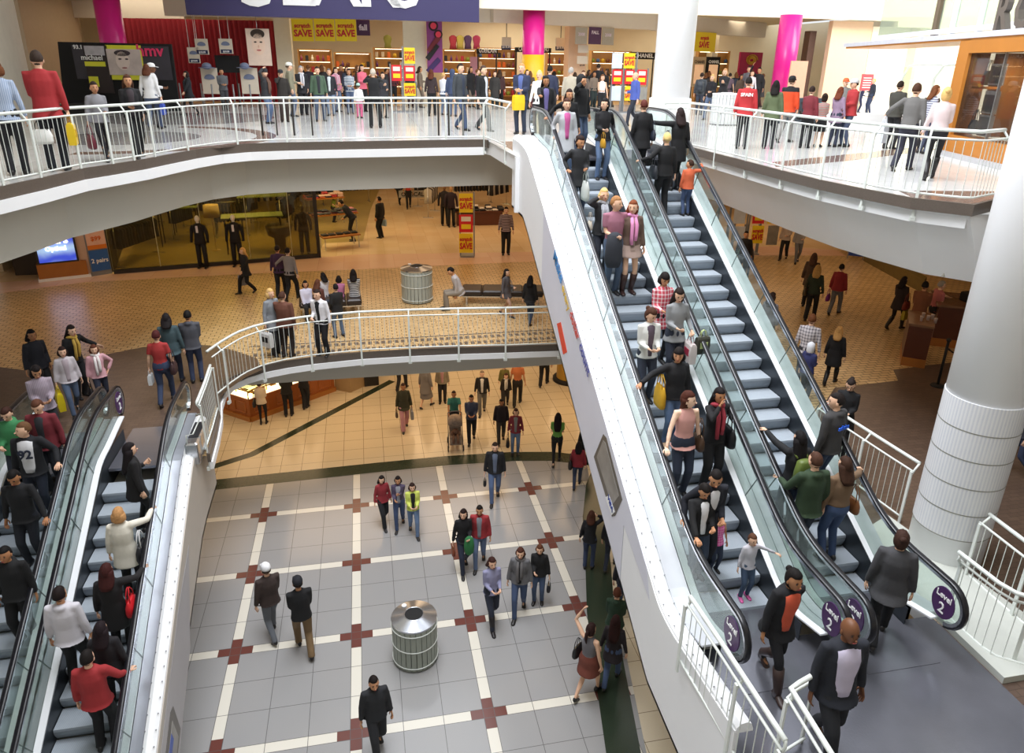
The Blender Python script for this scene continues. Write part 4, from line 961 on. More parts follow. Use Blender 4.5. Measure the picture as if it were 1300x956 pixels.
    if st!='none':
        q=MB(); nu,nv=(20,13) if det else (12,8); V=[];F=[]
        short=st in('short','crew','bald','cropped'); k=1.12 if not short else (1.09 if st=='short' else 1.045)
        for j in range(nv+1):
            t=PI*j/nv
            for i in range(nu):
                a=2*PI*i/nu; X=math.sin(t)*math.cos(a); Y=math.sin(t)*math.sin(a); Z=-math.cos(t); kk=k+.025*math.sin(7*a+3*Z)*(0 if short else 1)
                hl=.42 if st!='bald' else -2
                if Y>.18 and Z<(.52 if not st.startswith('bang') else .3)-.25*max(0,abs(X)-.45): kk=.84
                if short and (Z<-.28 or (abs(X)>.8 and Z<-.02 and Y>-.3)): kk=.84
                if st=='bald' and (Z>.55 or Y>.0): kk=.88
                V.append(Vector((X*.074*kk,Y*.094*kk-.004,Z*.115*kk+.003)))
        for j in range(nv):
            for i in range(nu): l=(i+1)%nu; F.append((j*nu+i,j*nu+l,(j+1)*nu+l,(j+1)*nu+i))
        q.add([Mh@v for v in V],F,0,True)
        if st in('long','vlong','bob','bang_long','bang_bob','mid'):
            dn={'long':.26,'vlong':.42,'bob':.13,'bang_long':.26,'bang_bob':.13,'mid':.19}[st]; rs=[]
            for qq in range(6):
                u=qq/5; zz=.03-dn*u
                w=Mh@Vector((0,-.018,.03)); 
                back=LR@Vector((0,-.115-.02*f,1.585+.03-dn)); c=Vector((w.x*(1-u)+back.x*u, w.y*(1-u**1.5)+ (back.y)*u**1.5, (w.z)*(1-u)+back.z*u))
                if st in('bob','bang_bob'): c=Mh@Vector((0,-.02-.012*u,zz))
                rx=.090+.016*math.sin(u*PI); ry=.078-.036*u if dn>.2 else .078
                if qq==5: rx*=.8; ry*=.7
                rs.append([c+Mh.to_3x3()@Vector((rx*math.cos(a),ry*math.sin(a),0)) for a in [2*PI*i/12 for i in range(12)]])
            q.loft(rs)
        if st=='bun': q.ell(Mh@Vector((0,-.10,.06)),(.042,.04,.04),nu=9,nv=7)
        if st=='pony': q.tube([Mh@Vector((0,-.09,.04)),Mh@Vector((0,-.14,.0)),Mh@Vector((0,-.15,-.1)),Mh@Vector((0,-.13,-.2))],[.025,.034,.03,.012],8)
        solid('hair',q,hm_)
    if hat:
        hk,hcx=hat.split(':'); q=MB()
        if hk in('cap','capback'):
            q.loft([[Mh@Vector((.083*c_*math.cos(a),.103*c_*math.sin(a)-.004,zz)) for a in [2*PI*i/16 for i in range(16)]] for c_,zz in ((1,.03),(1.02,.06),(.9,.10),(.6,.128),(.05,.138))])
            sg=1 if hk=='cap' else -1
            q.loft([[Mh@Vector((.07*math.cos(a)*(1-.25*u),sg*(.085+.085*u)+.0*math.sin(a),.045-.02*u+.006*math.sin(a))) for a in [2*PI*i/8 for i in range(8)]] for u in (0,.5,1)])
            solid('cap',q,cloth(hcx))
        elif hk=='beanie':
            q.loft([[Mh@Vector((.088*c_*math.cos(a),.108*c_*math.sin(a)-.006,zz)) for a in [2*PI*i/16 for i in range(16)]] for c_,zz in ((.98,.015),(1.04,.05),(1.0,.09),(.75,.13),(.1,.15))]); solid('beanie',q,cloth(hcx))
        elif hk=='hood':
            q.loft([[Mh@Vector((.1*c_*math.cos(a),.11*c_*math.sin(a)-.04,zz)) for a in [2*PI*i/16 for i in range(16)]] for c_,zz in ((.7,-.16),(.95,-.08),(1.0,.03),(.9,.1),(.3,.15))]); solid('hood',q,cloth(hcx))
    if extra: 
        for (kind,*ar) in extra:
            if kind=='patch':      # flat print on the chest or back: text
                tx,sz,yy,zz,cc,bk_=ar; tm=text_mesh(tx,sz,.012,sz*.03); mm=MB()
                dirn=-1 if bk_ else 1
                Mx=LR@Matrix(((-dirn,0,0,0),(0,-dirn,0,yy*dirn),(0,0,1,zz),(0,0,0,1))); add_mb(mm,tm,Mx); mm.build('print',mat('ink_'+cc,cc,.6,noise=0),E)
            if kind=='glasses':
                q=MB(); 
                for sx in (-1,1): q.tube([Mh@Vector((sx*.03+.018*math.cos(t_),.1,.006+.014*math.sin(t_))) for t_ in [2*PI*i/10 for i in range(10)]],.0025,4,closed=True)
                solid('glasses',q,blk)
    WM=Matrix.Translation((x,y,z))@Matrix.Rotation(rz,4,'Z')@Matrix.Scale(s,4)
    return dict(E=E,M=WM,hand=[WM@w for w in wr],sh=[WM@q for q in sh],hip=[WM@Vector((.24,0,hipz)),WM@Vector((-.24,0,hipz))],rz=rz,s=s,LR=LR,head=WM@hc)
def patterned(c1,kind,c2):
    k='cloth_%s_%s_%s'%(c1,kind,c2)
    if k in MC: return MC[k]
    M=bpy.data.materials.new(k); M.use_nodes=True; t=NT(M); b=t.n['Principled BSDF']; tc=t.n.new('ShaderNodeTexCoord'); sp=t.n.new('ShaderNodeSeparateXYZ'); t.l.new(tc.outputs['Object'],sp.inputs[0])
    x,y,z=sp.outputs
    if kind=='hstripe': f=t.stripe(z,.055,.024)
    elif kind=='vstripe': f=t.stripe(x,.026,.010)
    elif kind=='plaid': f=t.m('MULTIPLY_ADD',t.stripe(z,.07,.022),.5,t.m('MULTIPLY',t.stripe(x,.06,.02),.5))
    elif kind=='yoke': f=t.m('GREATER_THAN',z,1.3)
    else: f=t.stripe(x,.05,.01)
    t.l.new(t.mix(f,(*lin(c1),1),(*lin(c2),1)),b.inputs['Base Color']); b.inputs['Roughness'].default_value=.85; MC[k]=M; return M
def flush_people():
    obs=[]
    for (o,mb,vx,ext,mats,sm) in JOBS:
        t=bpy.data.objects.new('tmp',mb.mesh('tmp',mats[0])); C.objects.link(t)
        m_=t.modifiers.new('r','REMESH'); m_.mode='VOXEL'; m_.voxel_size=vx; m_.use_smooth_shade=True
        s_=t.modifiers.new('s','SMOOTH'); s_.iterations=sm; s_.factor=.5
        obs.append(t)
    bpy.context.view_layer.update(); dg=bpy.context.evaluated_depsgraph_get()
    for t,(o,mb,vx,ext,mats,sm) in zip(obs,JOBS):
        me=t.evaluated_get(dg).to_mesh(); n=len(me.vertices); co_=np.empty(n*3,'f'); me.vertices.foreach_get('co',co_); fs=[tuple(p.vertices) for p in me.polygons]
        vs=[tuple(v) for v in co_.reshape(-1,3).tolist()]; mi=[0]*len(fs)
        if ext: vs+=list(ext.v); fs+=[tuple(i+n for i in f) for f in ext.f]; mi+=ext.mi
        nm=o.data; nm.from_pydata(vs,[],fs)
        for m_ in mats: nm.materials.append(m_)
        nm.polygons.foreach_set('material_index',mi); nm.polygons.foreach_set('use_smooth',[True]*len(fs)); nm.update()
        t.evaluated_get(dg).to_mesh_clear()
    for t in obs: 
        d=t.data; bpy.data.objects.remove(t); bpy.data.meshes.remove(d)
    JOBS.clear()
# --- placing
def pf(fx,fy,z): p=at(fx,fy,z); return (p.x,p.y,z)
def ph(hx,hy,z,h): p=at(hx,hy,z+h); return (p.x,p.y,z)
def hfrom(fx,fy,hy,z):
    """height of a person whose feet are at (fx,fy) and head top at row hy"""
    g=at(fx,fy,z); lo,hi=.5,2.2
    for _ in range(30):
        m_=(lo+hi)/2; d=g+Vector((0,0,m_))-CAM; y=433-FPX*d.dot(UP)/d.dot(FW)
        if y>hy: lo=m_
        else: hi=m_
    return lo
def on_step(hx,hy,h,Y0,z0,rise,xa,xb,phase=.08):
    best=None
    for k in range(-3,int(rise/.2044)+12):
        yk=Y0+phase+k*.354; zk=z0+(yk-Y0)*T30
        if zk<z0: zk=z0
        if zk>z0+rise-.02: zk=z0+rise
        p=at(hx,hy,zk+h); dy=p.y-(yk+.18)
        if best is None or abs(dy)<best[0]: best=(abs(dy),p.x,min(max(p.y,yk+.13),yk+.24) if z0<zk<z0+rise else p.y,zk)
    _,X,Y,Z_=best
    return (min(max(X,xa+.22),xb-.22),Y,Z_+.0)
# --- bags
def bag(kind,at_,label,col,rz=0,size=1.,col2=None,group=None,cat=None):
    """at_ = hand / strap point in world; bag hangs below"""
    x,y,z=at_; E=empty({'shopping':'shopping_bag','hand':'handbag','tote':'tote_bag','paper':'paper_bag','back':'backpack','satchel':'shoulder_bag'}[kind],(x,y,z),rz,label,cat or 'bag',group); s=size
    m_=mat('bag_'+col,col,.5 if kind!='tote' else .8,noise=.1); m2=mat('bag_'+(col2 or col),col2 or col,.5,noise=.1)
    b=MB()
    if kind in('shopping','paper'):
        w,d,h=.32*s,.12*s,.38*s
        b.loft([[(sx*w/2*k,sy*d/2*k2,-hh) for sx,sy in ((-1,-1),(1,-1),(1,1),(-1,1))] for hh,k,k2 in ((.16*s,.96,.5),(.2*s,1,.9),(.36*s,1.02,1.1),(.16*s+h,.98,.95))],0,True,False); b.build('bag_body',m_,E)
        for sy in (-1,1): q=MB(); q.tube([(-.08*s,sy*d*.25,-.16*s),(-.05*s,sy*.01,-.03*s),(0,sy*.006,0),(.05*s,sy*.01,-.03*s),(.08*s,sy*d*.25,-.16*s)],.006,5); q.build('handle',m2,E)
        if col2: q=MB(); q.box((0,-d/2-.004,-.34*s),(w*.6,.008,h*.35)); q.box((0,d/2+.004,-.34*s),(w*.6,.008,h*.35)); q.build('print',m2,E)
    elif kind in('hand','satchel','tote'):
        w,d,h=(.34*s,.13*s,.24*s) if kind!='tote' else (.36*s,.12*s,.34*s); dz=.22*s if kind!='satchel' else .3*s
        b.loft([[(w/2*k*math.copysign(abs(math.cos(a))**.7,math.cos(a)),d/2*k2*math.copysign(abs(math.sin(a))**.7,math.sin(a)),-hh) for a in [2*PI*i/14 for i in range(14)]] for hh,k,k2 in ((dz-.02*s,.72,.3),(dz,.82,.5),(dz+h*.35,.98,.95),(dz+h*.8,1.,1.05),(dz+h,.92,.9),(dz+h+.01,.7,.6))]); b.build('bag_body',m_,E)
        for sy in (-1,1): q=MB(); q.tube([(-w*.3,sy*d*.2,-dz),(-w*.24,sy*.02,-dz*.45),(-w*.06,sy*.012,-.01),(w*.06,sy*.012,-.01),(w*.24,sy*.02,-dz*.45),(w*.3,sy*d*.2,-dz)],.008*s,6); q.build('handle',m2,E)
        q=MB(); q.tube([(-w*.33,0,-dz+.012),(w*.33,0,-dz+.012)],.008*s,5); q.build('zip',mat('brass','a8894a',.3,metal=.9),E)
    elif kind=='back':
        b.loft([[(.15*s*k*math.copysign(abs(math.cos(a))**.6,math.cos(a)),-.09*s+.08*s*k*math.copysign(abs(math.sin(a))**.6,math.sin(a)),-hh) for a in [2*PI*i/14 for i in range(14)]] for hh,k in ((0,.5),(.03*s,.85),(.2*s,1),(.38*s,1.),(.42*s,.8))]); b.build('bag_body',m_,E)
        for sx in (-1,1): q=MB(); q.tube([(sx*.08*s,.0,-.02),(sx*.1*s,.09*s,.03*s),(sx*.11*s,.22*s,-.04*s),(sx*.11*s,.22*s,-.2*s),(sx*.09*s,.0,-.36*s)],.014*s,6); q.build('strap',m2,E)
        q=MB(); q.box((0,-.18*s,-.29*s),(.2*s,.04*s,.16*s),bev=.02*s); q.build('pocket',m2,E)
    return E
def Q(label,pos,h,face,sp,sex='f',**k):
    a=sp.split('|'); top,bot,hair,skin,arms,legs=a[:6]; arms=arms.split(',')
    ax=k.pop('R_',None); al=k.pop('L_',None); ar=[ax if ax is not None else arms[0], al if al is not None else arms[-1]]
    return person(label,pos,h,face,sex,top,bot,hair,skin,ar,legs,**k)
def F(label,hx,hy,fx,fy,z,face,sp,sex='f',**k):
    g=pf(fx,fy,z); h=hfrom(fx,fy,hy,z); 
    return Q(label,g,h,face,sp,sex,**k)
def Hd(label,hx,hy,h,z,face,sp,sex='f',**k): return Q(label,ph(hx,hy,z,h),h,face,sp,sex,**k)
def rh(X,px_,py_): 
    p=atX(px_,py_,X); return Vector((p.x,p.y,p.z+.02))
def Dn(label,hx,hy,h,sp,sex='f',**k): return Q(label,on_step(hx,hy,h,RY0,RZ0,RR,3.91,5.2),h,0,sp,sex,heading=PI+k.pop('tw_',0),group='riders on the bright down escalator',**k)
def Up(label,hx,hy,h,sp,sex='f',**k): return Q(label,on_step(hx,hy,h,RY0,RZ0,RR,5.5,6.74),h,0,sp,sex,heading=0+k.pop('tw_',0),group='riders on the bright up escalator',**k)
def La(label,hx,hy,h,sp,sex='f',**k): return Q(label,on_step(hx,hy,h,LY0,LZ0,LR,-4.87,-3.64),h,0,sp,sex,heading=0+k.pop('tw_',0),group='riders on the dim escalator seen from behind',**k)
def Lb(label,hx,hy,h,sp,sex='f',**k): return Q(label,on_step(hx,hy,h,LY0,LZ0,LR,-6.38,-5.14),h,0,sp,sex,heading=PI+k.pop('tw_',0),group='riders on the dim escalator facing the camera',**k)
gU='people on the upper level'; gM='people on the middle level'; gL='people on the lowest level'
def hb(q,i,kind,label,col,size=1.,col2=None,dz=0.,cat=None): return bag(kind,q['hand'][i]+Vector((0,0,-.03+dz)),label,col,q['rz']+PI/2,size,col2,cat=cat)
def sb(q,i,kind,label,col,size=1.,col2=None):
    p=q['hip'][i]; s_=q['sh'][i]; return bag(kind,Vector((p.x,p.y,(p.z+s_.z)/2+.12)),label,col,q['rz']+PI/2,size,col2)
def bk(q,label,col,col2=None,size=1.):
    M_=q['M']@q['LR']; p=M_@Vector((0,-.125,1.38)); return bag('back',p,label,col,q['rz'],size*q['s'],col2)
# ------------------------------------------------ upper level, left
q=F('brown-haired woman in a pale blue striped top at the left edge of the upper railing',7,77,25,222,L3,175,'shirt:b9c6dc:.84:vstripe:8fa3c4|trousers:23242c|bob:6b3f22|l|down,front|stand',group=gU)
bag('hand',at(49,150,L3+.95),'white bag with a black figure hanging behind the upper left railing','e6e6e2',.3,.9,'1c1c1c')
q=F('balding man in a red jacket with navy collar at the upper left railing',49,56,76,217,L3,172,'jacket:b3161f:.78|trousers:1d2130|short:3a2d26|l|down,front|stand','m',scarf=None,group=gU)
hb(q,0,'shopping','bright yellow plastic bag held by the man in the red jacket','e8c420',1.,'c79a10')
q=F('woman in a grey jacket walking past the stage with a maroon bag',124,103,136,204,L3,15,'jacket:8a8a90|leggings:20202a|bun:2a1c16|m|down,front|walk',group=gU)
hb(q,0,'hand','maroon handbag carried past the stage','6e2434',1.)
q=F('long-haired woman in black holding a phone on the upper left deck',161,94,178,200,L3,8,'jacket:17171b|trousers:1c1c20|long:4a2c1c|m|front,pocket|walk',group=gU,inner='3a3036')
q=F('woman in a white top seen from behind near the music stage',184,81,198,165,L3,165,'sweater:e8e8ea|jeans:3a5686|mid:5a3220|l|down,down|walk',group=gU)
hb(q,0,'shopping','blue shopping bag beside the woman in white','3552b4',.8)
F('man with a white cap and white jacket beside the stage',195,81,203,162,L3,80,'jacket:e9e9ec|trousers:4a4a50|short:2a1b14|d|front,pocket|stand','m',hat='cap:f0f0f2',group=gU)
F('person in a dark navy coat walking by the red curtain',233.5,90,244,146,L3,-80,'coat:20242f:.7|leggings:1b1b22|bob:2b211e|l|down,fwd|walk',group=gU,scarf='2a2c38')
q=F('young man with a grey jacket over pale sleeves near the shop easels',282,87.5,287,141,L3,10,'jacket:5a5f68|trousers:3a3d44|short:1b1512|m|front,front|stand','m',group=gU)
# queue
q=F('woman in a dark beanie with one arm behind her head',339,87.6,341.5,157,L3,60,'jacket:2a2a2e|jeans:3f6396|none|l|headtop,down|stand',hat='beanie:2a2a30',scarf='6a4a3a',group=gU)
hb(q,1,'hand','pink bag of the woman in the dark beanie','e07a90',.7)
F('person in a dark cap touching their chin',358.6,89,362,155,L3,5,'jacket:2b2622|trousers:3a2c26|short:1d1613|l|mouth,down|stand','m',hat='cap:23252e',group=gU)
F('tall man with a white cap and olive jacket in the upper crowd',367,80,372,148,L3,95,'jacket:8e8a70|jeans:47618c|short:5a4a3c|l|down,front|stand','m',hat='cap:eceade',group=gU)
F('grey-haired man in a dark jacket with a white scarf',383.5,84,386.5,146,L3,10,'jacket:22242c:.75|trousers:1d1f26|short:9a9a9c|l|front,pocket|stand','m',scarf='dcdce4',group=gU)
F('man in an open green jacket standing at the front of the upper crowd',402.5,85,407.5,154,L3,8,'jacket:47614a|jeans:3b5478|short:2a1c14|l|down,down|wide','m',inner='2a2c38',group=gU)
F('short person in a dark blazer right of the green jacket',421.5,87.6,421.5,147,L3,-10,'blazer:262a34|jeans:5f7fa8|short:6a6058|l|down,down|stand','m',inner='d4e0e4',group=gU)
F('woman in a pink jacket with a pale scarf facing right',429,86,429,142,L3,40,'jacket:d5839c|jeans:5a7096|mid:2a1b16|l|front,down|stand',scarf='d8a8b8',group=gU)
F('woman in a blue and white striped shirt in the upper crowd',448,87.6,446,145,L3,0,'shirt:2e4a68:.84:hstripe:e6eaec|jeans:3f5f8f|mid:2a1b14|m|front,front|stand',group=gU)
F('long-haired woman in a bright pink jacket',459.6,82.5,462,142,L3,35,'jacket:e9607c|trousers:1a1a20|long:1e1412|l|front,front|stand',group=gU)
F('toddler in white jacket, pale cap and pink trousers',456,106.6,457,150,L3,170,'jacket:eeeeee|trousers:d8588a|short:3a2a20|l|down,down|stand',hat='cap:a8d8c8',group=gU)
F('man in black seen from behind taking a photo on the upper deck',474,87.6,477,162.5,L3,180,'jacket:17181c|trousers:15161a|short:bdb3a4|l|cam,cam|wide','m',group=gU)
q=F('woman in a dark top with a baby beside the photo-taking man',486,92,488,150,L3,20,'jacket:30303c|leggings:26262c|mid:2a1b16|l|chest,front|stand',group=gU)
F('woman with brown hair and a black backpack facing the store',551,87.6,548.5,147,L3,170,'sweater:3a2a2c|trousers:1f2024|long:5a2c1c|l|down,down|walk',group=gU)
F('blond person in a white shirt beside the store entrance',563.6,92.6,563.6,146,L3,150,'shirt:eceef4|jeans:56779f|short:c9a36a|l|down,front|stand',group=gU)
F('person in a blue hooded jacket next to the white shirt',572.6,89,575,148,L3,170,'hoodie:2d4878|jeans:3a5680|none|l|down,down|stand','m',hat='hood:2d4878',group=gU)
F('tall man in a dark slate coat striding right on the upper deck',589,80,585,165,L3,45,'short_coat:39424a|jeans:2f4e7c|short:2b2019|l|down,pocket|walk','m',inner='2a3a55',group=gU)
F('man in a black jacket walking right near the escalator head',619.5,82.5,613,166,L3,55,'jacket:16181d|trousers:3e3f40|short:4a3a30|l|down,back|walk','m',inner='c9cdd4',group=gU)
Hd('woman with a lime green scarf by the end of the long railing',643.6,87.6,1.66,L3,10,'sweater:39424a|jeans:2e3e58|short:3a261c|l|hip,down|stand',scarf='a8c840',group=gU)
q=Hd('man in a navy and blue jacket holding a yellow sack at the escalator head',661,81,1.76,L3,-15,'jacket:22335f|jeans:2a3a58|short:b98a5a|l|front,front|stand','m',inner='3a62c0',group=gU) if False else F('man in a navy and blue jacket holding a yellow sack at the escalator head',661,81,661,170,L3,-15,'jacket:22335f|jeans:2a3a58|short:b98a5a|l|front,front|stand','m',inner='3a62c0',group=gU)
bag('shopping',q['hand'][0].lerp(q['hand'][1],.5)+Vector((0,0,.05)),'large yellow sack held at the head of the escalators','efc31c',.4,1.1,None)
F('blond woman in a white shirt waiting by the escalator glass',679,90,683,172,L3,-20,'shirt:f0f0ee|trousers:2b2b33|short:e0c684|l|down,down|stand',group=gU)
F('dark-haired man in navy with his back turned behind the escalators',693,84,696,158,L3,170,'sweater:27325a|jeans:2a3a58|short:1b1512|l|down,down|stand','m',group=gU)
F('grey-haired man in a beige jacket behind the escalators',716,86,722,160,L3,160,'jacket:b8ae98|trousers:4a463e|short:a5a09a|l|down,down|stand','m',group=gU)
F('woman with a pale face between the beige jacket and the black hood',735,90,738,150,L3,0,'jacket:6a5a50|trousers:2a2a30|mid:5a3a28|l|down,down|stand',group=gU)
F('woman in a white sleeveless top and dark trousers by the cosmetics counters',762,95,762,150,L3,20,'tank:f0e8ec|trousers:1b1b20|mid:6a4428|l|front,down|stand',group=gU)
F('person in black with arms out at the lit cosmetics counter',758,79,757,138,L3,170,'jacket:16161a|trousers:1b1b20|short:2a201a|l|hip,hip|stand',group=gU)
F('balding man in a bright blue jacket walking left near the sale stand',792,91,803,160,L3,-60,'jacket:1f54cf|jeans:252c40|bald:c8a88c|l|front,down|walk2','m',group=gU)
# ------------------------------------------------ upper level right of the column
q=F('man with a dark backpack beside the white column',884,92.6,886,146,L3,170,'jacket:3d4650|jeans:33415c|short:2a1d16|l|down,down|stand','m',group=gU)
bk(q,'dark backpack worn beside the white column','2c333c')
F('blond woman in a black top and jeans beside the white drum bin',903,94,899,152,L3,-20,'sweater:1c1a20|jeans:4a6690|mid:c9a468|l|down,front|walk',group=gU)
F('woman in black with curly fair hair holding a baby',913,87.6,914,150,L3,-10,'jacket:23222a|trousers:2a2a30|mid:b98a5a|l|chest,chest|stand',group=gU)
F('person in a mauve dress near the cosmetics signs',922,93,922,138,L3,170,'dress:6a5563|leggings:2a2a30|short:1c1512|l|down,down|stand',group=gU)
F('man in a grey sweater near the magenta display',944.6,81,945,137,L3,0,'sweater:6a6a74|trousers:2c2c34|short:2a1c14|l|down,down|stand','m',group=gU)
F('woman in white beside the magenta display',949,90,949,140,L3,20,'shirt:dcdce4|trousers:3a3a44|mid:4a2c1c|l|front,down|stand',group=gU)
F('person in black raising an arm at the magenta display',957,86,958,140,L3,-20,'jacket:1d1b22|trousers:1b1b20|short:1c1512|m|up,down|stand',group=gU)
F('man in a red jacket reading SPAIN on the back',951,98.5,940,189,L3,178,'jacket:c4151f:.8|trousers:24262e|short:1d1613|l|down,down|stand','m',group=gU,extra=[('patch','SPAIN',.11,.155,1.27,'f0f0f0',1)])
F('woman in an olive green jacket with long black hair at the right railing',980,103,974,189,L3,175,'jacket:5b6a45:.76|trousers:26262c|long:15110f|l|down,down|stand',group=gU)
F('man in a black cap and orange and black jacket at the right railing',1002,96,994,181,L3,160,'jacket:d64a22:.8:yoke:1a1a1c|trousers:8c8a86|short:3a2a20|l|down,front|walk','m',hat='cap:1b1b1d',group=gU)
q=F('short-haired woman in a maroon jacket with a black shoulder bag',1022,110,1019.5,188,L3,165,'jacket:7d1f2c|trousers:1c1c20|short:2a1a14|l|down,front|stand',group=gU)
sb(q,1,'satchel','black shoulder bag of the woman in maroon','17171a',.8)
F('girl in a striped colourful shawl and dark skirt at the right railing',1042,120,1037,186.5,L3,170,'shirt:c85f5a:.9:hstripe:5fa8a0|skirt:1c1c22:.5|bun:2a1c14|l|front,front|stand',group=gU)
F('woman in a lilac top with long auburn hair',1056,111,1055,186.5,L3,150,'tunic:9a7f9c|jeans:2e3a58|long:6a3420|l|down,front|stand',group=gU)
F('man in a red jacket with a pale cap and jeans',1069.5,101,1071.5,186.5,L3,-60,'jacket:b81f26:.8|jeans:3a4f78|short:3a2a20|l|down,front|stand','m',hat='cap:d4d8dc',group=gU)
F('person with an orange hat behind the pale cap',1060,100,1062,172,L3,20,'jacket:8a8a88|trousers:3a3a40|short:3a2a20|l|down,down|stand',hat='cap:e8641c',group=gU)
F('man in navy bending beside the red easel',1090.6,108,1089,143,L3,90,'shirt:24346a|jeans:24346a|short:8a5a3a|l|front,front|stand','m',lean=12,group=gU)
F('blond person in dark navy beside the red easel',1106,100,1102,146,L3,-60,'shirt:27344c|jeans:2b4270|short:d8b070|l|front,down|stand',group=gU)
q=F('man in a dark brown jacket standing left of the grey sweater',1144,103.5,1127,189,L3,150,'jacket:43423a:.82|trousers:2c2c30|short:2a1d16|l|down,front|stand','m',group=gU)
q=F('man in a grey sweater with his arm out at the right railing',1160,104.6,1142.6,217,L3,165,'sweater:6c6a68|trousers:2c2c44|short:4a2e1e|l|down,side|walk','m',group=gU)
hb(q,1,'shopping','translucent pale bag beside the grey sweater','d4dce8',1.)
F('dark-haired person behind the grey sweater',1173,111.7,1170,188,L3,170,'jacket:4a4644|trousers:2a2a30|short:1d1714|l|down,down|stand',group=gU)
q=F('woman with long brown hair in a striped top behind the blond woman',1188,109,1170,195,L3,120,'shirt:c8ccd8:.86:hstripe:6a6a80|jeans:3a4668|long:6a3e22|l|front,front|stand',group=gU)
q=F('blond woman in a pale pink sweater and black trousers walking away',1196,110,1178,228,L3,185,'sweater:dcc6c6:.95|leggings:17161a|bun:d8b070|l|front,down|walk',group=gU,boots='1c1a1c')
# store crowd far back
rs=random.Random(5)
dk=['1c1c22','2a2430','33302e','4a2a2a','22304a','5a4636','3a3a40','6a2430','1a2a2a','7a6a5a']
spots=[(386,96),(395,92),(412,97),(436,93),(443,99),(456,97),(492,94),(500,99),(522,101),(534,97),(598,98),(606,101),(628,95),(634,99),(668,95),(672,98),(702,97),(728,99),(745,98),(752,101),(768,99),(776,97),(892,96),(896,99),(930,98),(936,101),(964,98)]
names=['in the store, between the queue heads','at the far counters','by the store shelves']
for i,(x,y) in enumerate(spots):
    w_={0:'left of the three yellow banners'}; c=dk[i%len(dk)]
    person('small dark figure inside the upper store, %s'%(['behind the beanie and chin-touching pair','behind the olive jacket','behind the green jacket','behind the short blazer','behind the pink jacket','behind the striped shirt','behind the photo-taking man','just left of the red sale stand','behind the red sale stand','right of the yellow sale stand','behind the slate coat','between the two striding men','behind the black jacket man','left of the lime scarf','behind the navy and blue jacket','behind the white blouse','behind the navy back','by the blush pier','left of the black hooded rider','behind the white sleeveless top','right of the white sleeveless top','left of the wide sale stand','beside the backpack man','right of the backpack man','left of the magenta display','in front of the beige counter','right of the magenta display'][i]),
       ph(x,y-12,L3,1.66)[:2]+(L3,) if False else tuple(at(x,rs.uniform(134,139),L3)[:2])+(L3,),rs.uniform(1.58,1.78),rs.choice([0,30,90,170,200,-70]),rs.choice('mf'),rs.choice(['jacket:','shirt:','coat:'])+c,'trousers:'+rs.choice(dk),rs.choice(['short:','long:','mid:'])+rs.choice(['1c1512','3a2a1e','6a4428']),rs.choice('lmt'),('down',rs.choice(['front','down'])),'stand',det=0,group='figures inside the upper store')
# ------------------------------------------------ down escalator riders
XA_,XB_,XC_,XD_=3.91,5.20,5.50,6.74
Dn('woman in black with long wavy hair and a purple collar, first behind the rail',693,97,1.66,'jacket:15151a|trousers:17171c|long:17110f|t|down,down|stand',R_=rh(XA_,688,137),inner='6a58b0')
Dn('woman in a black jacket looking down, hand on the rail near the top',708.5,112,1.6,'jacket:16161b|jeans:2d3f68|long:2a1a16|m|down,down|stand',R_=rh(XA_,695,150))
Dn('woman in a long pale grey coat over a magenta shirt',720,131,1.64,'coat:b9bcc2:.62|jeans:3f6699|bun:4a2c20|l|down,down|stand',R_=rh(XA_,704,175),inner='c64a94')
pt_=atY(739,96.5,16.3); Q('man in a black hooded jacket holding a phone to his face',(pt_.x,pt_.y,L3),pt_.z-L3,0,'hoodie:131318|jeans:3a5680|short:0f0d0d|m|phone,down|stand','m',hat='hood:131318',heading=PI+.5,group='riders on the bright down escalator')
q=Dn('woman in a black cardigan and jeans looking left, hand on the inner rail',764,124,1.64,'sweater:151519|jeans:4674ab|long:120e0e|l|front,down|stand',L_=rh(XB_,780,170),look=(60,0))
hb(q,0,'hand','small mustard bag held by the woman in the black cardigan','b98a1e',.7)
q=Dn('woman in a dark coat carrying a pale plaid bag',741.5,180,1.62,'coat:202228:.7|jeans:263a5e|bun:2a1a16|m|down,front|stand',R_=rh(XA_,721,217),look=(-20,15))
hb(q,1,'tote','pale plaid tote bag carried on the down escalator','c4c8c4',1.,'9aa39e')
q=Dn('blond woman in a dark coat with a patterned scarf, phone at her ear',756,234,1.64,'jacket:24242a|jeans:2b3246|mid:dcb978|l|phone,front|stand',scarf='a9acb4',inner='c4c6d0')
sb(q,0,'satchel','small cream shoulder bag of the blond woman on the phone','d8cfc0',.6)
q=Dn('man in a dusty pink polo shirt with a coat over his arm',791,254,1.78,'tee:a5677c|jeans:3b5c84|short:a5754a|l|front,down|stand','m',look=(-40,0))
cb=MB(); p=q['hand'][0]; cb.loft([[(p.x+.13*k*math.cos(a),p.y+.09*k*math.sin(a),p.z+.08-hh) for a in [2*PI*i/14 for i in range(14)]] for hh,k in ((0,.4),(.05,1),(.25,1.2),(.5,1.3),(.62,.9))]); tag(cb.build('folded_coat',cloth('2a303e')),'dark coat draped over the arm of the man in pink','coat')
q=Dn('woman with auburn hair, pink scarf, brown jacket and tan dress',819,262.6,1.70,'short_coat:6a5244:.84|skirt:9c8478:.72|long:7a3f22|l|down,down|stand',scarf='e58ac0',inner='a08a80',boots='3a2420',look=(30,0))
q=Dn('woman in a red plaid shirt reading a phone',848,348.7,1.6,'shirt:c8485a:.7:plaid:f0e2e4|leggings:22222a|bang_bob:1c1412|m|front,front|stand',look=(0,18))
q=Dn('woman in a grey shawl holding shopping bags',868.4,370,1.64,'tunic:8e9194:.78|jeans:26324c|long:241814|l|front,hold|stand',look=(10,20))
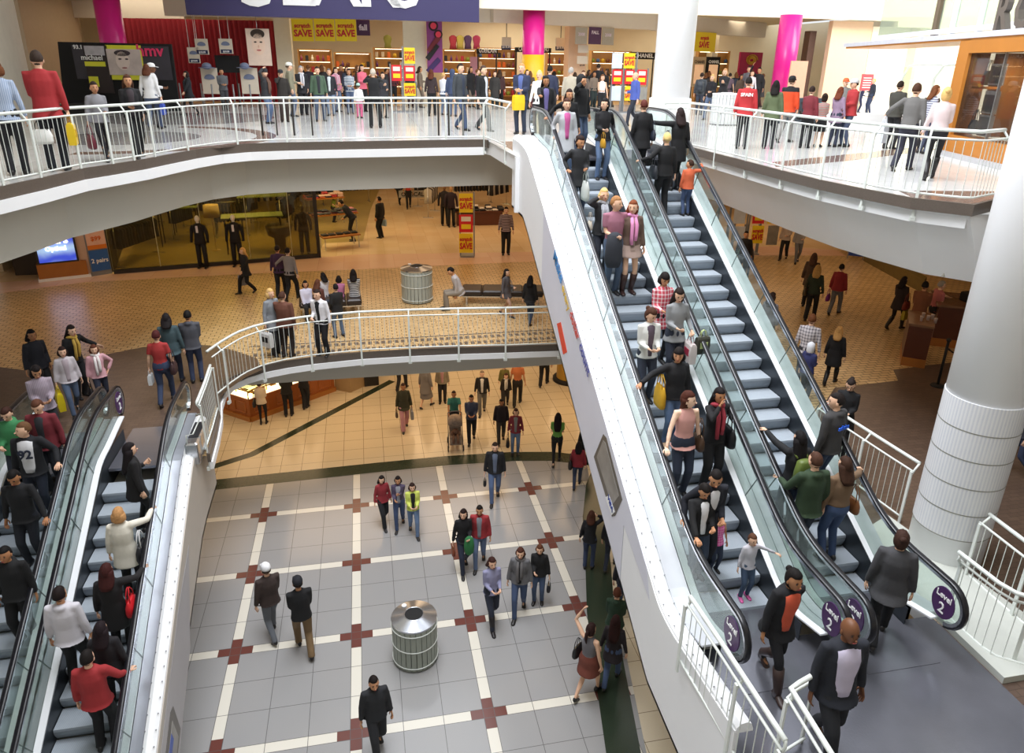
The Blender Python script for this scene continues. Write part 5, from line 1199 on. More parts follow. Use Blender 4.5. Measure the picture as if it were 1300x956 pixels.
hb(q,1,'shopping','white and red shopping bag hanging from the woman in the grey shawl','dcd2d0',.9,'a8324a')
bag('paper',q['hand'][1]+Vector((.18,-.05,.04)),'small boxy printed bag beside the grey shawl','3a3a30',.2,.75,'c8d890')
q=Dn('woman in a white cardigan with pinned brown hair looking down',817.7,383.7,1.62,'sweater:dfe0dc|jeans:2a3650|bun:4a2c1e|l|front,front|stand',look=(-25,25),inner='5a4a58')
q=Dn('woman in a black puffer jacket with a mustard bag',853,434,1.62,'jacket:1b1b22|jeans:4170a8|bang_bob:1a1210|m|down,down|stand',R_=rh(XA_,813,489),look=(30,0),shoes='c8a888')
sb(q,0,'tote','mustard yellow shoulder bag of the woman in the puffer jacket','c99a1e',.95)
q=Dn('woman in a sleeveless pink blouse leaning on the rail',885,508,1.70,'tank:d99a90:.84|jeans:22304e|long:4a2418|f|down,down|stand',R_=rh(XA_,843,582),look=(-50,0))
sb(q,1,'satchel','brown patterned handbag beside the pink blouse','4a3424',.9)
q=Dn('woman in black with a red scarf resting her chin on her hand',910,489.6,1.66,'sweater:15141a|trousers:15151a|long:171011|t|mouth,down|stand',scarf='a8253a',L_=rh(XB_,931,537))
sb(q,1,'hand','large glossy black handbag beside the red scarf','131316',1.1)
q=Dn('man in a black track jacket with a white chest badge, bending to the rail',900,585,1.70,'jacket:171b2c|trousers:1b1f2c|short:17110f|m|down,front|stand','m',R_=rh(XA_,868,660),lean=10,look=(20,15),inner='dcdce0')
q=Dn('boy in a black jacket with white sleeve stripes over a white shirt',897.6,624,1.5,'jacket:15151a|jeans:2a4060|short:17110f|m|down,front|stand','m',R_=rh(XA_,886,698),inner='e4e4e8',look=(0,30))
q=Dn('small child in a pink checked vest held in front of the boy',915,652,.95,'vest:e65aa8:.84:plaid:f6b8da|jeans:263a5e|short:2a1b16|m|down,down|stand')
bag('shopping',q['hand'][0]+Vector((-.1,0,.2)),'small white carrier bag beside the pink vest','e8eaee',.2,.6)
Dn('child in a grey long-sleeved top, jeans and pink clogs',956,679.3,1.02,'shirt:cfccd6|jeans:335a86|short:5a3a28|l|down,down|stand',L_=rh(XB_,990,706),shoes='e86ab0')
# ------------------------------------------------ up escalator riders
q=Up('woman in a long black coat with a big black handbag near the top',820,131,1.68,'coat:131317:.62|leggings:15151a|long:2a1d1c|l|down,down|stand',L_=rh(XC_,787,153),boots='1a1a1c')
sb(q,1,'hand','big black handbag on the shoulder near the top of the up escalator','23262e',1.)
q=Up('woman in a black coat with short reddish hair near the top',844,131,1.62,'short_coat:15151a|trousers:17171c|short:5a2a22|l|down,down|stand')
sb(q,0,'hand','dark handbag of the short-haired woman near the top','2a2f3c',.85)
q=Up('woman with short blond hair in a black jacket above the boy in orange',847,169,1.66,'jacket:131317|trousers:16161a|short:d8bd7a|l|down,down|stand',L_=rh(XC_,813,205))
sb(q,1,'hand','black shoulder bag of the short blond rider','20242c',1.)
Up('boy in an orange jacket and jeans reaching for the right rail',870,200,1.12,'jacket:d95a1c|jeans:2f548c|short:3a2418|m|down,down|stand','m',R_=rh(XD_,890,209),look=(-40,0))
q=Up('man in a dark grey hooded top with a blue print on the back',1053.7,491,1.80,'hoodie:3c3b3c|jeans:26406a|short:1c1412|l|down,down|stand','m',tw_=.35,look=(-40,0),extra=[('patch','adidas',.09,.16,1.24,'1f63e0',1)])
q=Up('woman with very long black hair and a green backpack',1014.4,546.8,1.64,'jacket:14141a|jeans:24365c|vlong:120e10|l|down,down|stand',L_=rh(XC_,962,538))
bk(q,'olive green backpack on the long-haired rider','5a6a2c')
Up('man in a dark green hooded top with cropped hair',1038.5,590,1.78,'hoodie:2c4228|jeans:1f2c44|crew:4a2f22|l|down,down|stand','m',L_=rh(XC_,990,608))
q=Up('woman in a short brown jacket with long dark hair, hand on the right rail',1079,585,1.66,'crop:7c5f42|jeans:25508c|long:3a2418|l|down,down|stand',R_=rh(XD_,1092,597))
sb(q,0,'satchel','tan shoulder bag of the rider in the brown jacket','7a4a24',.8)
Hd('woman in a charcoal coat stepping onto the up escalator',1147.7,674,1.68,L2,190,'short_coat:434347:.74|trousers:17171b|bun:3a241c|l|down,down|walk',group=gM,fat=1.08)
q=Hd('woman in an open black jacket over an orange top at the escalator foot',1003,714,1.70,L2,42,'jacket:15151d:.74|leggings:15151c|bun:15100f|t|down,back|walk',group=gM,inner='e0501e',iw=1.5,boots='3a2a26',lean=8)
Hd('bald man in a dark suit jacket and striped shirt in the foreground',1081,783.6,1.80,L2,38,'blazer:1a2030|trousers:1c1f28|none|d|down,down|walk','m',group=gM,inner='c9c0da',iw=1.7,fat=1.08)
# ------------------------------------------------ dim escalator, seen from behind
q=La('long-haired woman in black carrying a brown paper bag, looking at a phone',155,574.7,1.64,'short_coat:151316|leggings:17171c|vlong:171013|l|down,chest|stand',tw_=-1.0)
bag('paper',at(150,625,3.6),'brown paper bag with yellow print carried up the dim escalator','8a6a44',.2,1.3,'c9b83a')
q=La('woman with a blond bob in a cream coat, arm on the rail',152,639.4,1.66,'short_coat:e2dccb|trousers:1b1b20|bob:b98a5a|l|down,down|stand',R_=rh(-3.64,193,647))
sb(q,0,'hand','black and white handbag on the cream coat','1d1d22',1.1,'d8d8d8')
q=La('woman with dark red hair in a black coat on the dim escalator',129.5,725,1.66,'short_coat:151215:.62|trousers:141217|long:3a1614|l|down,down|stand',R_=rh(-3.64,182,722))
sb(q,0,'hand','bright red handbag on the black coat','c4141f',.95)
La('man in a white hooded top climbing the dim escalator',80,735,1.74,'hoodie:d6d2da|trousers:1a1a20|short:1d1210|m|down,down|stand','m')
La('dark-haired woman in black near the bottom of the dim escalator',122,800,1.64,'jacket:17141a|trousers:151318|long:1d1216|l|down,down|stand')
La('person in a red sleeve gripping the rail at the bottom of the picture',101.5,843,1.7,'jacket:a8181f|trousers:1c1a20|short:17110f|l|down,down|stand','m',R_=rh(-3.64,165,853))
# ------------------------------------------------ dim escalator, facing
Lb('teenager in a green hooded top on the dim escalator',16.5,507.5,1.66,'hoodie:2e8a4e|jeans:2b3448|short:3a2018|l|front,down|stand','m',look=(0,25))
Lb('man in a dark red vest over a dark sweater looking down',49.5,503.6,1.76,'jacket:7a1a28|trousers:1f2534|short:5a3626|l|down,down|stand','m',inner='2c2c33',look=(0,25))
Lb('man in a white shirt printed 92 under a dark jacket',28,536.6,1.78,'jacket:14161f|jeans:1f2b44|short:6a4a30|l|down,down|stand','m',inner='d9d9dd',iw=1.7,look=(50,-5),extra=[('patch','92',.2,.158,1.16,'1b2238',0)],L_=rh(-5.14,74,590))
Lb('man in a black sweater with his hand on the middle rail',14,599,1.74,'sweater:111218|jeans:1b2030|short:15100f|t|down,down|stand','m',L_=rh(-5.14,59,660),look=(0,25))
Lb('dark figure in a black hooded top low on the left escalator',18,700,1.7,'hoodie:101014|trousers:101014|short:120e0e|t|down,down|stand','m')
# ------------------------------------------------ middle level, left landing
Hd('person with big black hair in a black jacket at the left landing',38,419,1.66,L2,20,'jacket:1b1d2c|trousers:1b1b22|mid:120d0d|t|down,pocket|stand',group=gM,scarf=None)
Hd('woman in a black jacket with a yellow scarf leaning aside',84,411.6,1.66,L2,30,'jacket:15151a|trousers:17171c|long:1f1613|l|down,side|stand',group=gM,scarf='c9a01e',lean=10)
q=F('woman in a grey vest over a white hooded top with a yellow bag',82.5,439.5,96.5,524,L2,5,'hoodie:cfc6cc|jeans:41608a|bob:2a1814|l|down,down|walk',group=gM,inner='b9a8b0')
hb(q,0,'shopping','long yellow bag beside the grey vest','dcc41c',1.)
q=F('woman in a pink jacket with a white wrap over her arm',123,437,134,515,L2,5,'jacket:dba0aa|jeans:1d2540|bob:5a3020|l|down,hip|walk',group=gM,scarf='ece4e2')
hb(q,0,'hand','dark handbag carried by the woman in pink','1b1518',.8)
Hd('person in a pale checked jacket with curly dark hair entering the dim escalator',44,464,1.68,L2,5,'jacket:a89aa4:.84:vstripe:8d8090|trousers:2a2a33|mid:170f0f|m|front,front|stand',group=gM,look=(0,25))
F('woman in a teal jacket with dark hair walking away',220,397.7,225,490,L2,170,'jacket:2f5660:.8|jeans:25385c|mid:1a1314|l|down,down|walk',group=gM)
F('man in a grey hooded top seen from behind by the curved railing',254.6,395,251,484.6,L2,172,'hoodie:4b4d5a|jeans:2a3f6c|short:15110f|m|front,front|stand','m',group=gM)
q=F('short-haired woman in a red tee shirt and jeans walking away',209,419,213,512.5,L2,165,'tee:ad1f1d|jeans:26406e|short:4a1c1c|l|down,down|walk',group=gM)
sb(q,0,'satchel','dark brown shoulder bag on the red tee shirt','3a2426',.95); hb(q,1,'shopping','white plastic bag swinging beside the red tee shirt','dfe3e6',.6)
# ------------------------------------------------ middle level, centre
q=F('blond woman in black carrying grey bags past the glass shop front',308,314,315,372,L2,-70,'short_coat:18171b|trousers:151519|long:c99a5a|l|down,fwd|walk',group=gM)
hb(q,0,'shopping','grey paper bag carried past the glass shop front','8f8f96',.9); 
F('man in a purple shirt walking away by the shop window',350,311,358,377,L2,168,'shirt:46294f|trousers:17171c|short:1c1412|m|down,down|walk','m',group=gM)
F('man in a grey shirt walking away by the shop window',371,314,371,381,L2,150,'shirt:8c8380|trousers:15151a|short:1c1412|l|down,side|walk','m',group=gM)
q=F('man in black walking through the store entrance with a small bag',482.5,250,484,302,L2,-130,'jacket:15151a|trousers:17171c|short:15100f|m|down,down|stand','m',group=gM)
hb(q,0,'shopping','small blue-white bag held in the store entrance','9ab4c8',.7)
F('person in black near the hanging optical sign',507,222,507,259,L2,20,'jacket:1c1a1c|trousers:151519|short:1c1412|m|down,down|walk','m',group=gM,det=0)
F('person in a bright red top near the hanging optical sign',517,224,519,264,L2,0,'tee:c8321e|trousers:1c1c22|short:1c1412|m|down,down|walk',group=gM,det=0)
F('man in a striped sweater standing at the store entrance edge',642,263,642,323,L2,5,'sweater:2c2030:.84:hstripe:b8a8b0|trousers:15151a|short:1c1412|l|down,down|stand','m',group=gM)
F('shopper in black bending over the clothes tables',447,250,449,306,L2,-100,'jacket:1b2130|trousers:15151a|short:1c1412|m|front,front|stand','m',lean=35,group=gM)
F('person in a lime shirt behind the clothes tables',421.5,247,424,282,L2,60,'tee:8cae2c|trousers:2a2a30|short:3a2a20|l|front,front|stand',lean=15,group=gM)
# seated on the left bench and beside it
bz=.44
def Sit(label,hx,hy,face,sp,h=1.6,**k):
    hh=h*.76; p=at(hx,hy,L2+hh); return Q(label,(p.x,p.y,L2),h,face,sp,k.pop('sex','f'),group='people sitting on the benches',**k)
Sit('child in a white and dark jacket sitting at the left end of the left bench',387,357,10,'jacket:d5d3e6:.86:yoke:2a2a48|trousers:17171c|bob:17110f|m|lap,lap|sit',1.45)
Sit('brown-haired person sitting on the far side of the left bench',402.5,356,150,'sweater:6a3a34|jeans:33415c|mid:5a3424|l|lap,lap|sit',1.5)
Sit('girl in a white top sitting behind the others on the left bench',410,347,-150,'shirt:dcd8dc|jeans:2a3450|mid:17110f|m|lap,lap|sit',1.5)
Sit('girl in a pink top sitting with her back to us on the left bench',429.6,351,178,'sweater:c46f9c|jeans:2a3450|bob:1a1110|l|lap,lap|sit',1.4)
Sit('woman in a black and white banded sweater on the left bench, seen from behind',448,343,178,'sweater:1c1a1c:.84:hstripe:dcdcdc|trousers:b8ae98|long:1a1110|l|lap,lap|sit',1.6)
F('girl in a black jacket and jeans standing beside the left bench',416.5,361,431,428,L2,-160,'jacket:1b1919|jeans:4a6e96|short:17100f|l|front,pocket|wide',group=gM)
q=F('man in a white shirt and black vest leaning on the curved railing',400,366,412,451,L2,-30,'shirt:eceaf0|trousers:15151a|short:2a1b14|l|front,down|stand','m',group=gM,inner='1b1b20',lean=8)
F('man in a brown leather jacket by the curved railing',363,371,366,453,L2,150,'jacket:6b3c28:.82|trousers:2a201e|short:4a2e22|l|down,front|stand','m',group=gM,fat=1.15)
q=F('woman with blond curls in a grey coat by the curved railing',344,367,351,450,L2,40,'short_coat:858c96|trousers:2a2a33|bob:d8ae6e|l|down,down|stand',group=gM)
hb(q,0,'shopping','white and black carrier bag behind the curved railing','dedede',1.,'1b1b1b')
Sit('man in a pale shirt hunched at the left end of the right bench',584,337,-80,'shirt:b9b3b4|trousers:8a7f70|short:17110f|m|lap,lap|sit',1.74,sex='m',lean=22,look=(0,25))
q=F('woman in grey with long hair standing by the right bench',645,341,642,401,L2,60,'short_coat:5a5558|leggings:c49a80|long:1d1513|l|down,front|walk',group=gM)
sb(q,1,'hand','grey handbag on the shoulder by the right bench','8a8f9a',.8)
F('woman in black with long hair and jeans striding beside the escalator casing',685.7,349.5,672,411,L2,165,'short_coat:17161a:.8|jeans:2a4468|long:17110f|l|down,down|walk2',group=gM)
# ------------------------------------------------ middle level, right side
F('woman in a pale jacket walking toward us under the right deck',999,278,994,329,L2,-10,'jacket:b9a698|trousers:1a1a20|mid:4a2418|l|down,front|walk',group=gM)
F('woman in grey with a dark vest walking toward us under the right deck',1017,282,1010.6,333,L2,10,'jacket:8a8788|jeans:5f6470|long:1f1513|l|down,front|walk',group=gM)
q=F('woman in brown with long brown hair behind the dark green top',1036,322,1023,389,L2,170,'short_coat:4a3524|trousers:1b1818|long:4a2f20|l|down,down|stand',group=gM)
q=F('woman in a dark green top with blond hair walking away',1038,336,1027,406,L2,172,'sweater:23301f|trousers:131316|long:b08a50|l|down,down|walk',group=gM)
sb(q,1,'satchel','brown shoulder bag of the woman in dark green','4a3a20',.9)
q=F('woman in a red jacket and grey jeans walking away',1064.4,334.7,1057.6,399,L2,165,'jacket:961420|trousers:6a6c78|short:17100f|l|down,down|walk',group=gM)
hb(q,1,'hand','small purple bag swinging beside the red jacket','7a2a86',.8)
Hd('man in a plaid shirt behind the up escalator rail',1032,399.7,1.76,L2,172,'shirt:cfc9cc:.84:plaid:4a4650|trousers:2a2a33|short:6a3e22|l|down,down|stand','m',group=gM)
F('blond woman in a long black coat behind the up escalator rail',1057.6,414,1052.5,488,L2,170,'coat:131114:.6|leggings:15151a|long:b98a50|l|down,down|walk',group=gM,boots='151518')
Hd('child in a white hood and blue jacket behind the up escalator rail',1031,436,1.35,L2,150,'hoodie:1c2a78|trousers:15151a|none|l|front,down|stand',hat='hood:dfe2ea',group=gM)
Hd('woman in a black coat looking at her phone behind the railing',1081.7,481,1.62,L2,-5,'coat:15151b:.65|trousers:17171c|bun:2a211e|l|front,front|stand',group=gM,look=(0,25))
q=F('woman in a short dark coat with a rust bag near the wooden kiosk',1146,350.7,1134,418,L2,150,'short_coat:2a1c1a|leggings:1c1417|long:1a1110|l|down,front|walk',group=gM,boots='1a1413')
sb(q,0,'satchel','rust coloured shoulder bag near the wooden kiosk','7a2c18',.9); hb(q,0,'shopping','olive yellow bag near the wooden kiosk','a39018',.7)
Hd('man in a brown jacket behind the wooden kiosk',1175.6,358,1.72,L2,165,'jacket:7a4420|trousers:1c1c20|short:15100f|m|front,front|stand','m',group=gM)
Hd('grey-haired person in a pink shirt leaning on the kiosk counter',1196,357,1.66,L2,120,'tee:c2686c|trousers:15151a|short:9a9490|l|front,reach|stand',group=gM,fat=1.15)
Hd('man in black sitting near the poster stands under the right deck',948,293.6,1.7,L2,0,'jacket:17151a|trousers:1c1c22|short:1a1210|m|down,down|stand','m',group=gM) if False else Hd('man in black near the poster stands under the right deck',948,293.6,1.7,L2,0,'jacket:17151a|trousers:1c1c22|short:1a1210|m|down,down|stand','m',group=gM)
Hd('child in a grey top in front of the man in black',952,308,1.25,L2,0,'jacket:5a5560|jeans:2c3a55|short:1a1210|m|down,down|stand',group=gM)
Hd('woman in pale grey with a backpack strap seen through the right rail',981,372,1.64,L2,150,'jacket:8a8690|jeans:3a3a48|mid:2a1b16|l|down,down|stand',group=gM)
F('person in jeans and tan boots at the right edge behind the pillar',1297,500,1291,604,L2,-90,'jacket:2a3040|jeans:27406e|short:1a1210|l|down,down|walk',group=gM,shoes='b09070')
# ------------------------------------------------ lowest level
q=F('man in a white cap and dark brown jacket walking away on the tiles',355,716,349,808,L1,195,'jacket:3e302c|jeans:626a76|short:3a2a20|l|front,down|walk','m',hat='cap:ececee',group=gL)
F('man in a black cap, black jacket and tan trousers walking away',386,733,388,828,L1,185,'jacket:14151a|trousers:7a5f3a|short:1a1210|m|front,front|walk2','m',hat='cap:1a1c28',group=gL)
F('long-haired woman in a red cardigan, leftmost of the three girls',483.7,603.4,487.5,666,L1,20,'sweater:9c1f2c|trousers:1c1c20|long:1a1110|l|down,down|walk',group=gL,look=(35,0))
F('girl in a purple and grey jacket, middle of the three girls',507,604,508,668,L1,-5,'crop:54406a|jeans:2a4a80|mid:1a1110|m|front,chest|walk',group=gL,inner='9a9caa')
F('girl in a bright yellow-green jacket, rightmost of the three girls',523,612.7,525.6,677,L1,5,'jacket:d2e044|jeans:4c7ab0|bob:2a1814|l|front,front|walk2',group=gL,inner='1c1c20')
q=F('long-haired woman in black with a green jacket over her arm',591.6,645.7,589,722.5,L1,10,'sweater:17161c|jeans:1f2a48|long:241512|l|down,front|walk',group=gL,look=(25,0))
hb(q,0,'hand','small brown handbag on the lowest level','7a3a22',.7)
gc=MB(); p=q['hand'][1]; gc.loft([[(p.x+.1*k*math.cos(a),p.y+.07*k*math.sin(a),p.z+.05-hh) for a in [2*PI*i/12 for i in range(12)]] for hh,k in ((0,.5),(.06,1),(.25,1.25),(.42,1.1),(.5,.5))]); tag(gc.build('folded_jacket',cloth('1f7a3c')),'green jacket hanging over the arm of the woman in black','jacket')
F('man in a red jacket over a grey hooded top',612,641,609,716,L1,-5,'jacket:a81f2a|jeans:4a6a9a|short:17110f|m|down,down|walk','m',group=gL,inner='8b8e98')
F('girl in a lilac shirt and tall dark boots',628,707,624,791,L1,20,'shirt:8f90c8|jeans:27324c|mid:3a1e18|l|front,front|walk',group=gL,boots='1a1416')
q=F('woman in a grey scarf and jacket over black with jeans',656.5,694.6,659,777,L1,-5,'jacket:6c6c70|jeans:2f5286|mid:4a281c|l|down,down|walk',group=gL,scarf='6a6768',inner='15151a')
q=F('woman in a black jacket and jeans carrying an umbrella',690.8,692,683,764,L1,-5,'jacket:1b1b20|jeans:33588a|mid:5a3420|l|front,down|stand',group=gL)
hb(q,1,'satchel','folded black and white striped umbrella bag','1b1b20',.7,'e8e8e8')
q=F('man in a black jacket and blue shirt at the centre of the tiles',627,561,628,634,L1,0,'jacket:1b1c22|jeans:3f66a0|short:2a1b14|l|down,down|walk','m',group=gL,inner='5a6f94')
hb(q,0,'satchel','black bag with white stripes held at the centre','17171b',.7,'e0e0e4')
q=F('woman in an olive coat and pink trousers carrying bags',514,486,514,544,L1,5,'short_coat:3a3a26:.76|wide:c98a94|short:3a2620|t|down,down|walk',group=gL)
hb(q,1,'shopping','grey plastic bag beside the pink trousers','8f9298',.8); hb(q,0,'hand','dark bag beside the pink trousers','4a4038',.7)
st=F('man in a teal shirt pushing a stroller',577,495.5,577,552,L1,2,'tee:1f7a72|trousers:2a2a30|crew:2a1d1a|t|push,push|walk','m',group=gL)
F('boy in a blue jacket beside the stroller',599,500.6,598.7,559.4,L1,0,'jacket:34456e|trousers:23232b|short:17110f|m|front,front|walk','m',group=gL)
F('man in a dark maroon jacket right of the boy in blue',632,506,636,560.7,L1,0,'jacket:241a22|trousers:3c3a36|short:17110f|t|down,down|walk','m',group=gL)
F('man in a black cardigan over a white shirt under the middle deck edge',609,470,612,524.4,L1,0,'sweater:1b191c|trousers:6a6660|short:7a6a5a|l|down,down|walk','m',group=gL,inner='dcd8d0')
F('woman in dark clothes with a white scarf behind the maroon jacket',634,474,642,516,L1,0,'jacket:26201e|trousers:2a2624|mid:4a2c20|l|down,down|walk',group=gL,scarf='dcd6cc')
F('person in an olive top just under the middle deck edge',637,462,640,505,L1,0,'jacket:6f6a26|trousers:2a2624|short:3a2620|l|down,down|walk',group=gL)
F('person in a long grey coat and skirt under the middle deck edge',536,462,541,517.6,L1,150,'coat:77716e:.6|skirt:77716e:.4|short:3a2620|l|down,down|walk',group=gL)
F('person in a beige jacket under the middle deck edge',560,460,562,511,L1,0,'jacket:8c8068|trousers:1f1d1f|short:3a2620|l|down,down|stand',group=gL,inner='b8868a')
F('person in dark clothes half hidden by the middle deck edge',510,440,510,496,L1,160,'jacket:2a2a26|trousers:1f1f22|short:1a1210|m|down,down|walk','m',group=gL)
F('person in an orange top walking away beyond the green girl',658,456,656.5,515,L1,175,'tee:c86a24|trousers:26221e|short:1a1210|m|down,down|walk',group=gL)
F('person in black trousers half hidden by the deck edge near the casing',690,432,690,490,L1,170,'jacket:1c1c20|trousers:121215|short:1a1210|m|down,down|walk','m',group=gL)
q=F('woman in a maroon cardigan and jeans with a coat over her arm',656.5,519,654,576,L1,0,'sweater:8a2436|jeans:5a82b4|mid:3a1e18|l|down,down|stand',group=gL,inner='8d8f8c')
hb(q,0,'satchel','black coat bundle hanging beside the maroon cardigan','151519',.9)
F('girl in a bright green shirt seen from behind',708.5,524.4,706,590,L1,178,'tee:5f9e34|leggings:131317|vlong:1a0f10|l|front,front|walk',group=gL)
q=F('person in a red jacket with a black bag beside the escalator casing',735,561,732,619,L1,178,'jacket:92182a|jeans:263c64|long:140e10|l|down,down|walk',group=gL)
sb(q,1,'hand','black bag on the red jacket near the green floor band','131316',1.)
F('person in black just behind the red jacket',737,536,742,592,L1,178,'jacket:15151a|trousers:15151a|long:140e10|l|down,down|walk',group=gL)
q=F('woman in a black top and jeans, hand to her head, on the green floor band',749,650,746.6,721,L1,175,'sweater:1a1b26|jeans:2a4576|mid:4a2a1e|l|phone,down|stand',group=gL)
F('person in dark blue partly hidden by the casing below the card picture',772,652,774,722,L1,170,'jacket:1f2333|jeans:26344e|short:17110f|l|down,down|walk','m',group=gL)
F('person in jeans partly hidden by the casing above the green hooded top',792,700,790,780,L1,170,'jacket:23283a|jeans:27406c|short:17110f|l|down,down|walk','m',group=gL)
F('person in a dark green hooded top with a grey hood near the casing',781,748,777,832,L1,175,'hoodie:24402c|jeans:26344e|short:5a3220|l|front,front|stand',group=gL)
q=F('woman in a grey tank top and rust skirt raising her arm',750,792,744,884,L1,150,'tank:6f6d74|skirt:7a3a2a:.6|pony:2a1512|l|down,up|walk',group=gL)
sb(q,1,'hand','black ruffled bag of the woman raising her arm','151518',.9)
F('woman with very long dark hair and jeans in the group near the casing',772,782,775,868,L1,170,'tunic:241c22|jeans:2f568e|vlong:2a1210|l|down,down|walk',group=gL)
Hd('dark-haired man whose head shows beside the lowest trash bin',473.6,858,1.74,L1,10,'jacket:23262e|trousers:23262e|short:1a1210|m|down,down|walk','m',group=gL)
q=F('woman in a beige top with a lime waistband at the jewellery counter',335,484.6,335,538,L1,170,'jacket:d8c3a4|leggings:15131a|short:1f1310|l|front,front|stand',group=gL)
sb(q,1,'satchel','black coat bundle beside the beige top','131215',.9)
F('man in black at the jewellery counter, middle of the three customers',362,468,367,528,L1,170,'jacket:14120f|trousers:17161a|short:1a1210|l|front,front|stand','m',group=gL)
F('man in black at the jewellery counter, rightmost of the three customers',388.5,462,388.5,519,L1,160,'jacket:151416|trousers:1b1c24|short:1a1210|l|front,front|cross','m',group=gL)
# ================================================================ bins, benches, stroller
slat=mat('pale_green_slats','a6aca4',.5,noise=.1); steel=mat('polished_steel_lid','b9bcc2',.18,metal=.9,noise=.05)
def bin_(pos,r,h,label,col=None,lid=steel,top=.07):
    E=empty('trash_bin',pos,0,label,'trash bin','round trash bins'); m_=slat if col is None else col
    n=26; mb=MB()
    for i in range(n):
        a=2*PI*i/n; mb.box((r*math.cos(a),r*math.sin(a),h*.5),(.018,2*PI*r/n*.86,h*.94),a)
    mb.lathe([(r*.96,.02),(r*.96,h*.96)],seg=26); mb.build('slatted_drum',m_,E)
    for z_ in (.1,.5,.88):
        q=MB(); q.tube([((r+.018)*math.cos(2*PI*i/32),(r+.018)*math.sin(2*PI*i/32),h*z_) for i in range(32)],.011,6,closed=True); q.build('hoop',railp,E)
    q=MB(); q.lathe([(r*1.03,h-.03),(r*1.04,h+.01)],seg=40,caps=False); q.lathe([(r*1.04,h+.01),(r*.45,h+top)],seg=40,caps=False); q.lathe([(r*.45,h+top),(r*.43,h+top+.012),(r*.41,h+top)],seg=40,caps=False); q.build('lid',lid,E)
    q=MB(); q.cyl((0,0,h+top-.03),r*.425,.02,24); q.build('dark_opening',blk,E)
    if top>.05: q=MB(); q.cyl((-.2*r/.5,.33*r/.5,h+top-.016),.05,.01,16); q.build('round_sticker',wpaint,E)
    return E
p=at(519,790,L1+.0); 
bin_((.47,11.52,L1),.44,1.02,'big steel-topped slatted trash bin on the lowest tiled floor',mat('grey_green_slats','969c92',.5,noise=.1))
bin_((at(530,381,L2).x,at(530,381,L2).y,L2),.46,1.02,'slatted trash bin with a steel lid between the two benches')
p=at(919,158,L3); bin_((p.x,p.y,L3),.5,1.05,'white drum bin behind the right railing',mat('white_slats','dfe2e2',.5,noise=.05),white,.03)
leather=mat('black_bench_leather','2a2220',.4,noise=.15)
def bench(a,b,w,label):
    a=Vector((a[0],a[1],0));b=Vector((b[0],b[1],0)); d=(b-a); L_=d.length; c=(a+b)/2; rz=math.atan2(d.y,d.x)
    E=empty('bench',(c.x,c.y,L2),rz,label,'bench','leather benches')
    for i in range(4):
        q=MB(); x=(i-1.5)*L_/4; q.box((x,0,.37),(L_/4-.01,w,.17),bev=.04); q.build('seat_cushion',leather,E)
    q=MB(); q.box((0,0,.255),(L_*.98,w*.92,.04)); q.build('frame',chrome,E)
    for sx in (-1,1):
        for sy in (-1,1): q=MB(); q.box((sx*L_*.44,sy*w*.4,.12),(.05,.05,.24)); q.build('leg',chrome,E)
p=at(380,405,L2); r=at(460,400,L2); bench((p.x,p.y+.45),(r.x-.0,r.y+.45),.75,'dark leather bench left of the trash bin, full of seated people')
p=at(588,385,L2); r=at(690,385,L2); bench((p.x,p.y+.2),(r.x,r.y+.1),.75,'dark leather bench right of the trash bin with one man on it')
def stroller(pos,rz):
    E=empty('stroller',pos,rz,'patterned baby stroller pushed by the man in teal','stroller')
    fab=mat('stroller_fabric','8f7f74',.8,noise=.5,nscale=14); fr=mat('stroller_frame','6a6a70',.3,metal=.7)
    q=MB(); q.loft([[(.2*math.cos(a)*k,yy+.0*math.sin(a),zz+.14*k2*math.sin(a)) for a in [2*PI*i/14 for i in range(14)]] for yy,zz,k,k2 in ((-.22,.92,.7,.5),(-.15,.96,1,.9),(0,.93,1.1,1.1),(.12,.84,1.05,.9))]); q.build('canopy',fab,E)
    q=MB(); q.loft([[(sx*.19,yy,zz+dz) for sx,dz in ((-1,0),(1,0),(1,-.06),(-1,-.06))] for yy,zz in ((-.16,.85),(-.06,.5),(.24,.46),(.34,.3))],0,True,False); q.build('seat',fab,E)
    q=MB(); q.box((0,0,.24),(.36,.4,.1),bev=.03); q.build('basket',mat('orange_basket','b96a2a',.8,noise=.3),E)
    q=MB(); q.tube([(-.22,-.36,1.02),(-.22,-.1,.7),(-.22,.3,.12)],.014,6); q.tube([(.22,-.36,1.02),(.22,-.1,.7),(.22,.3,.12)],.014,6); q.tube([(-.22,-.36,1.02),(-.1,-.4,1.05),(.1,-.4,1.05),(.22,-.36,1.02)],.016,6); q.tube([(-.22,-.28,.12),(-.22,.0,.6)],.014,6); q.tube([(.22,-.28,.12),(.22,.0,.6)],.014,6); q.build('frame',fr,E)
    for sx in (-1,1):
        for yy in (-.28,.3):
            q=MB(); q.tube([(sx*.24,yy+.085*math.cos(a),.1+.085*math.sin(a)) for a in [2*PI*i/18 for i in range(18)]],.02,6,closed=True); q.tube([(sx*.22,yy,.1),(sx*.26,yy,.1)],.03,8); q.build('wheel',rubber,E)
    # the child
    q=MB(); q.ell((0,.02,.72),(.075,.08,.09)); q.loft([ringz(0,.06,z_,rx,.08,10) for z_,rx in ((.46,.1),(.58,.11),(.65,.06))]); q.tube([(-.09,.08,.6),(-.13,.2,.53)],.03,7); q.tube([(.09,.08,.6),(.13,.2,.53)],.03,7); q.tube([(-.06,.1,.5),(-.07,.3,.48),(-.07,.34,.3)],.042,7); q.tube([(.06,.1,.5),(.07,.3,.48),(.07,.34,.3)],.042,7)
    o=q.build('seated_baby',mat('baby_clothes','7a5a48',.8,noise=.3),E)
    return E
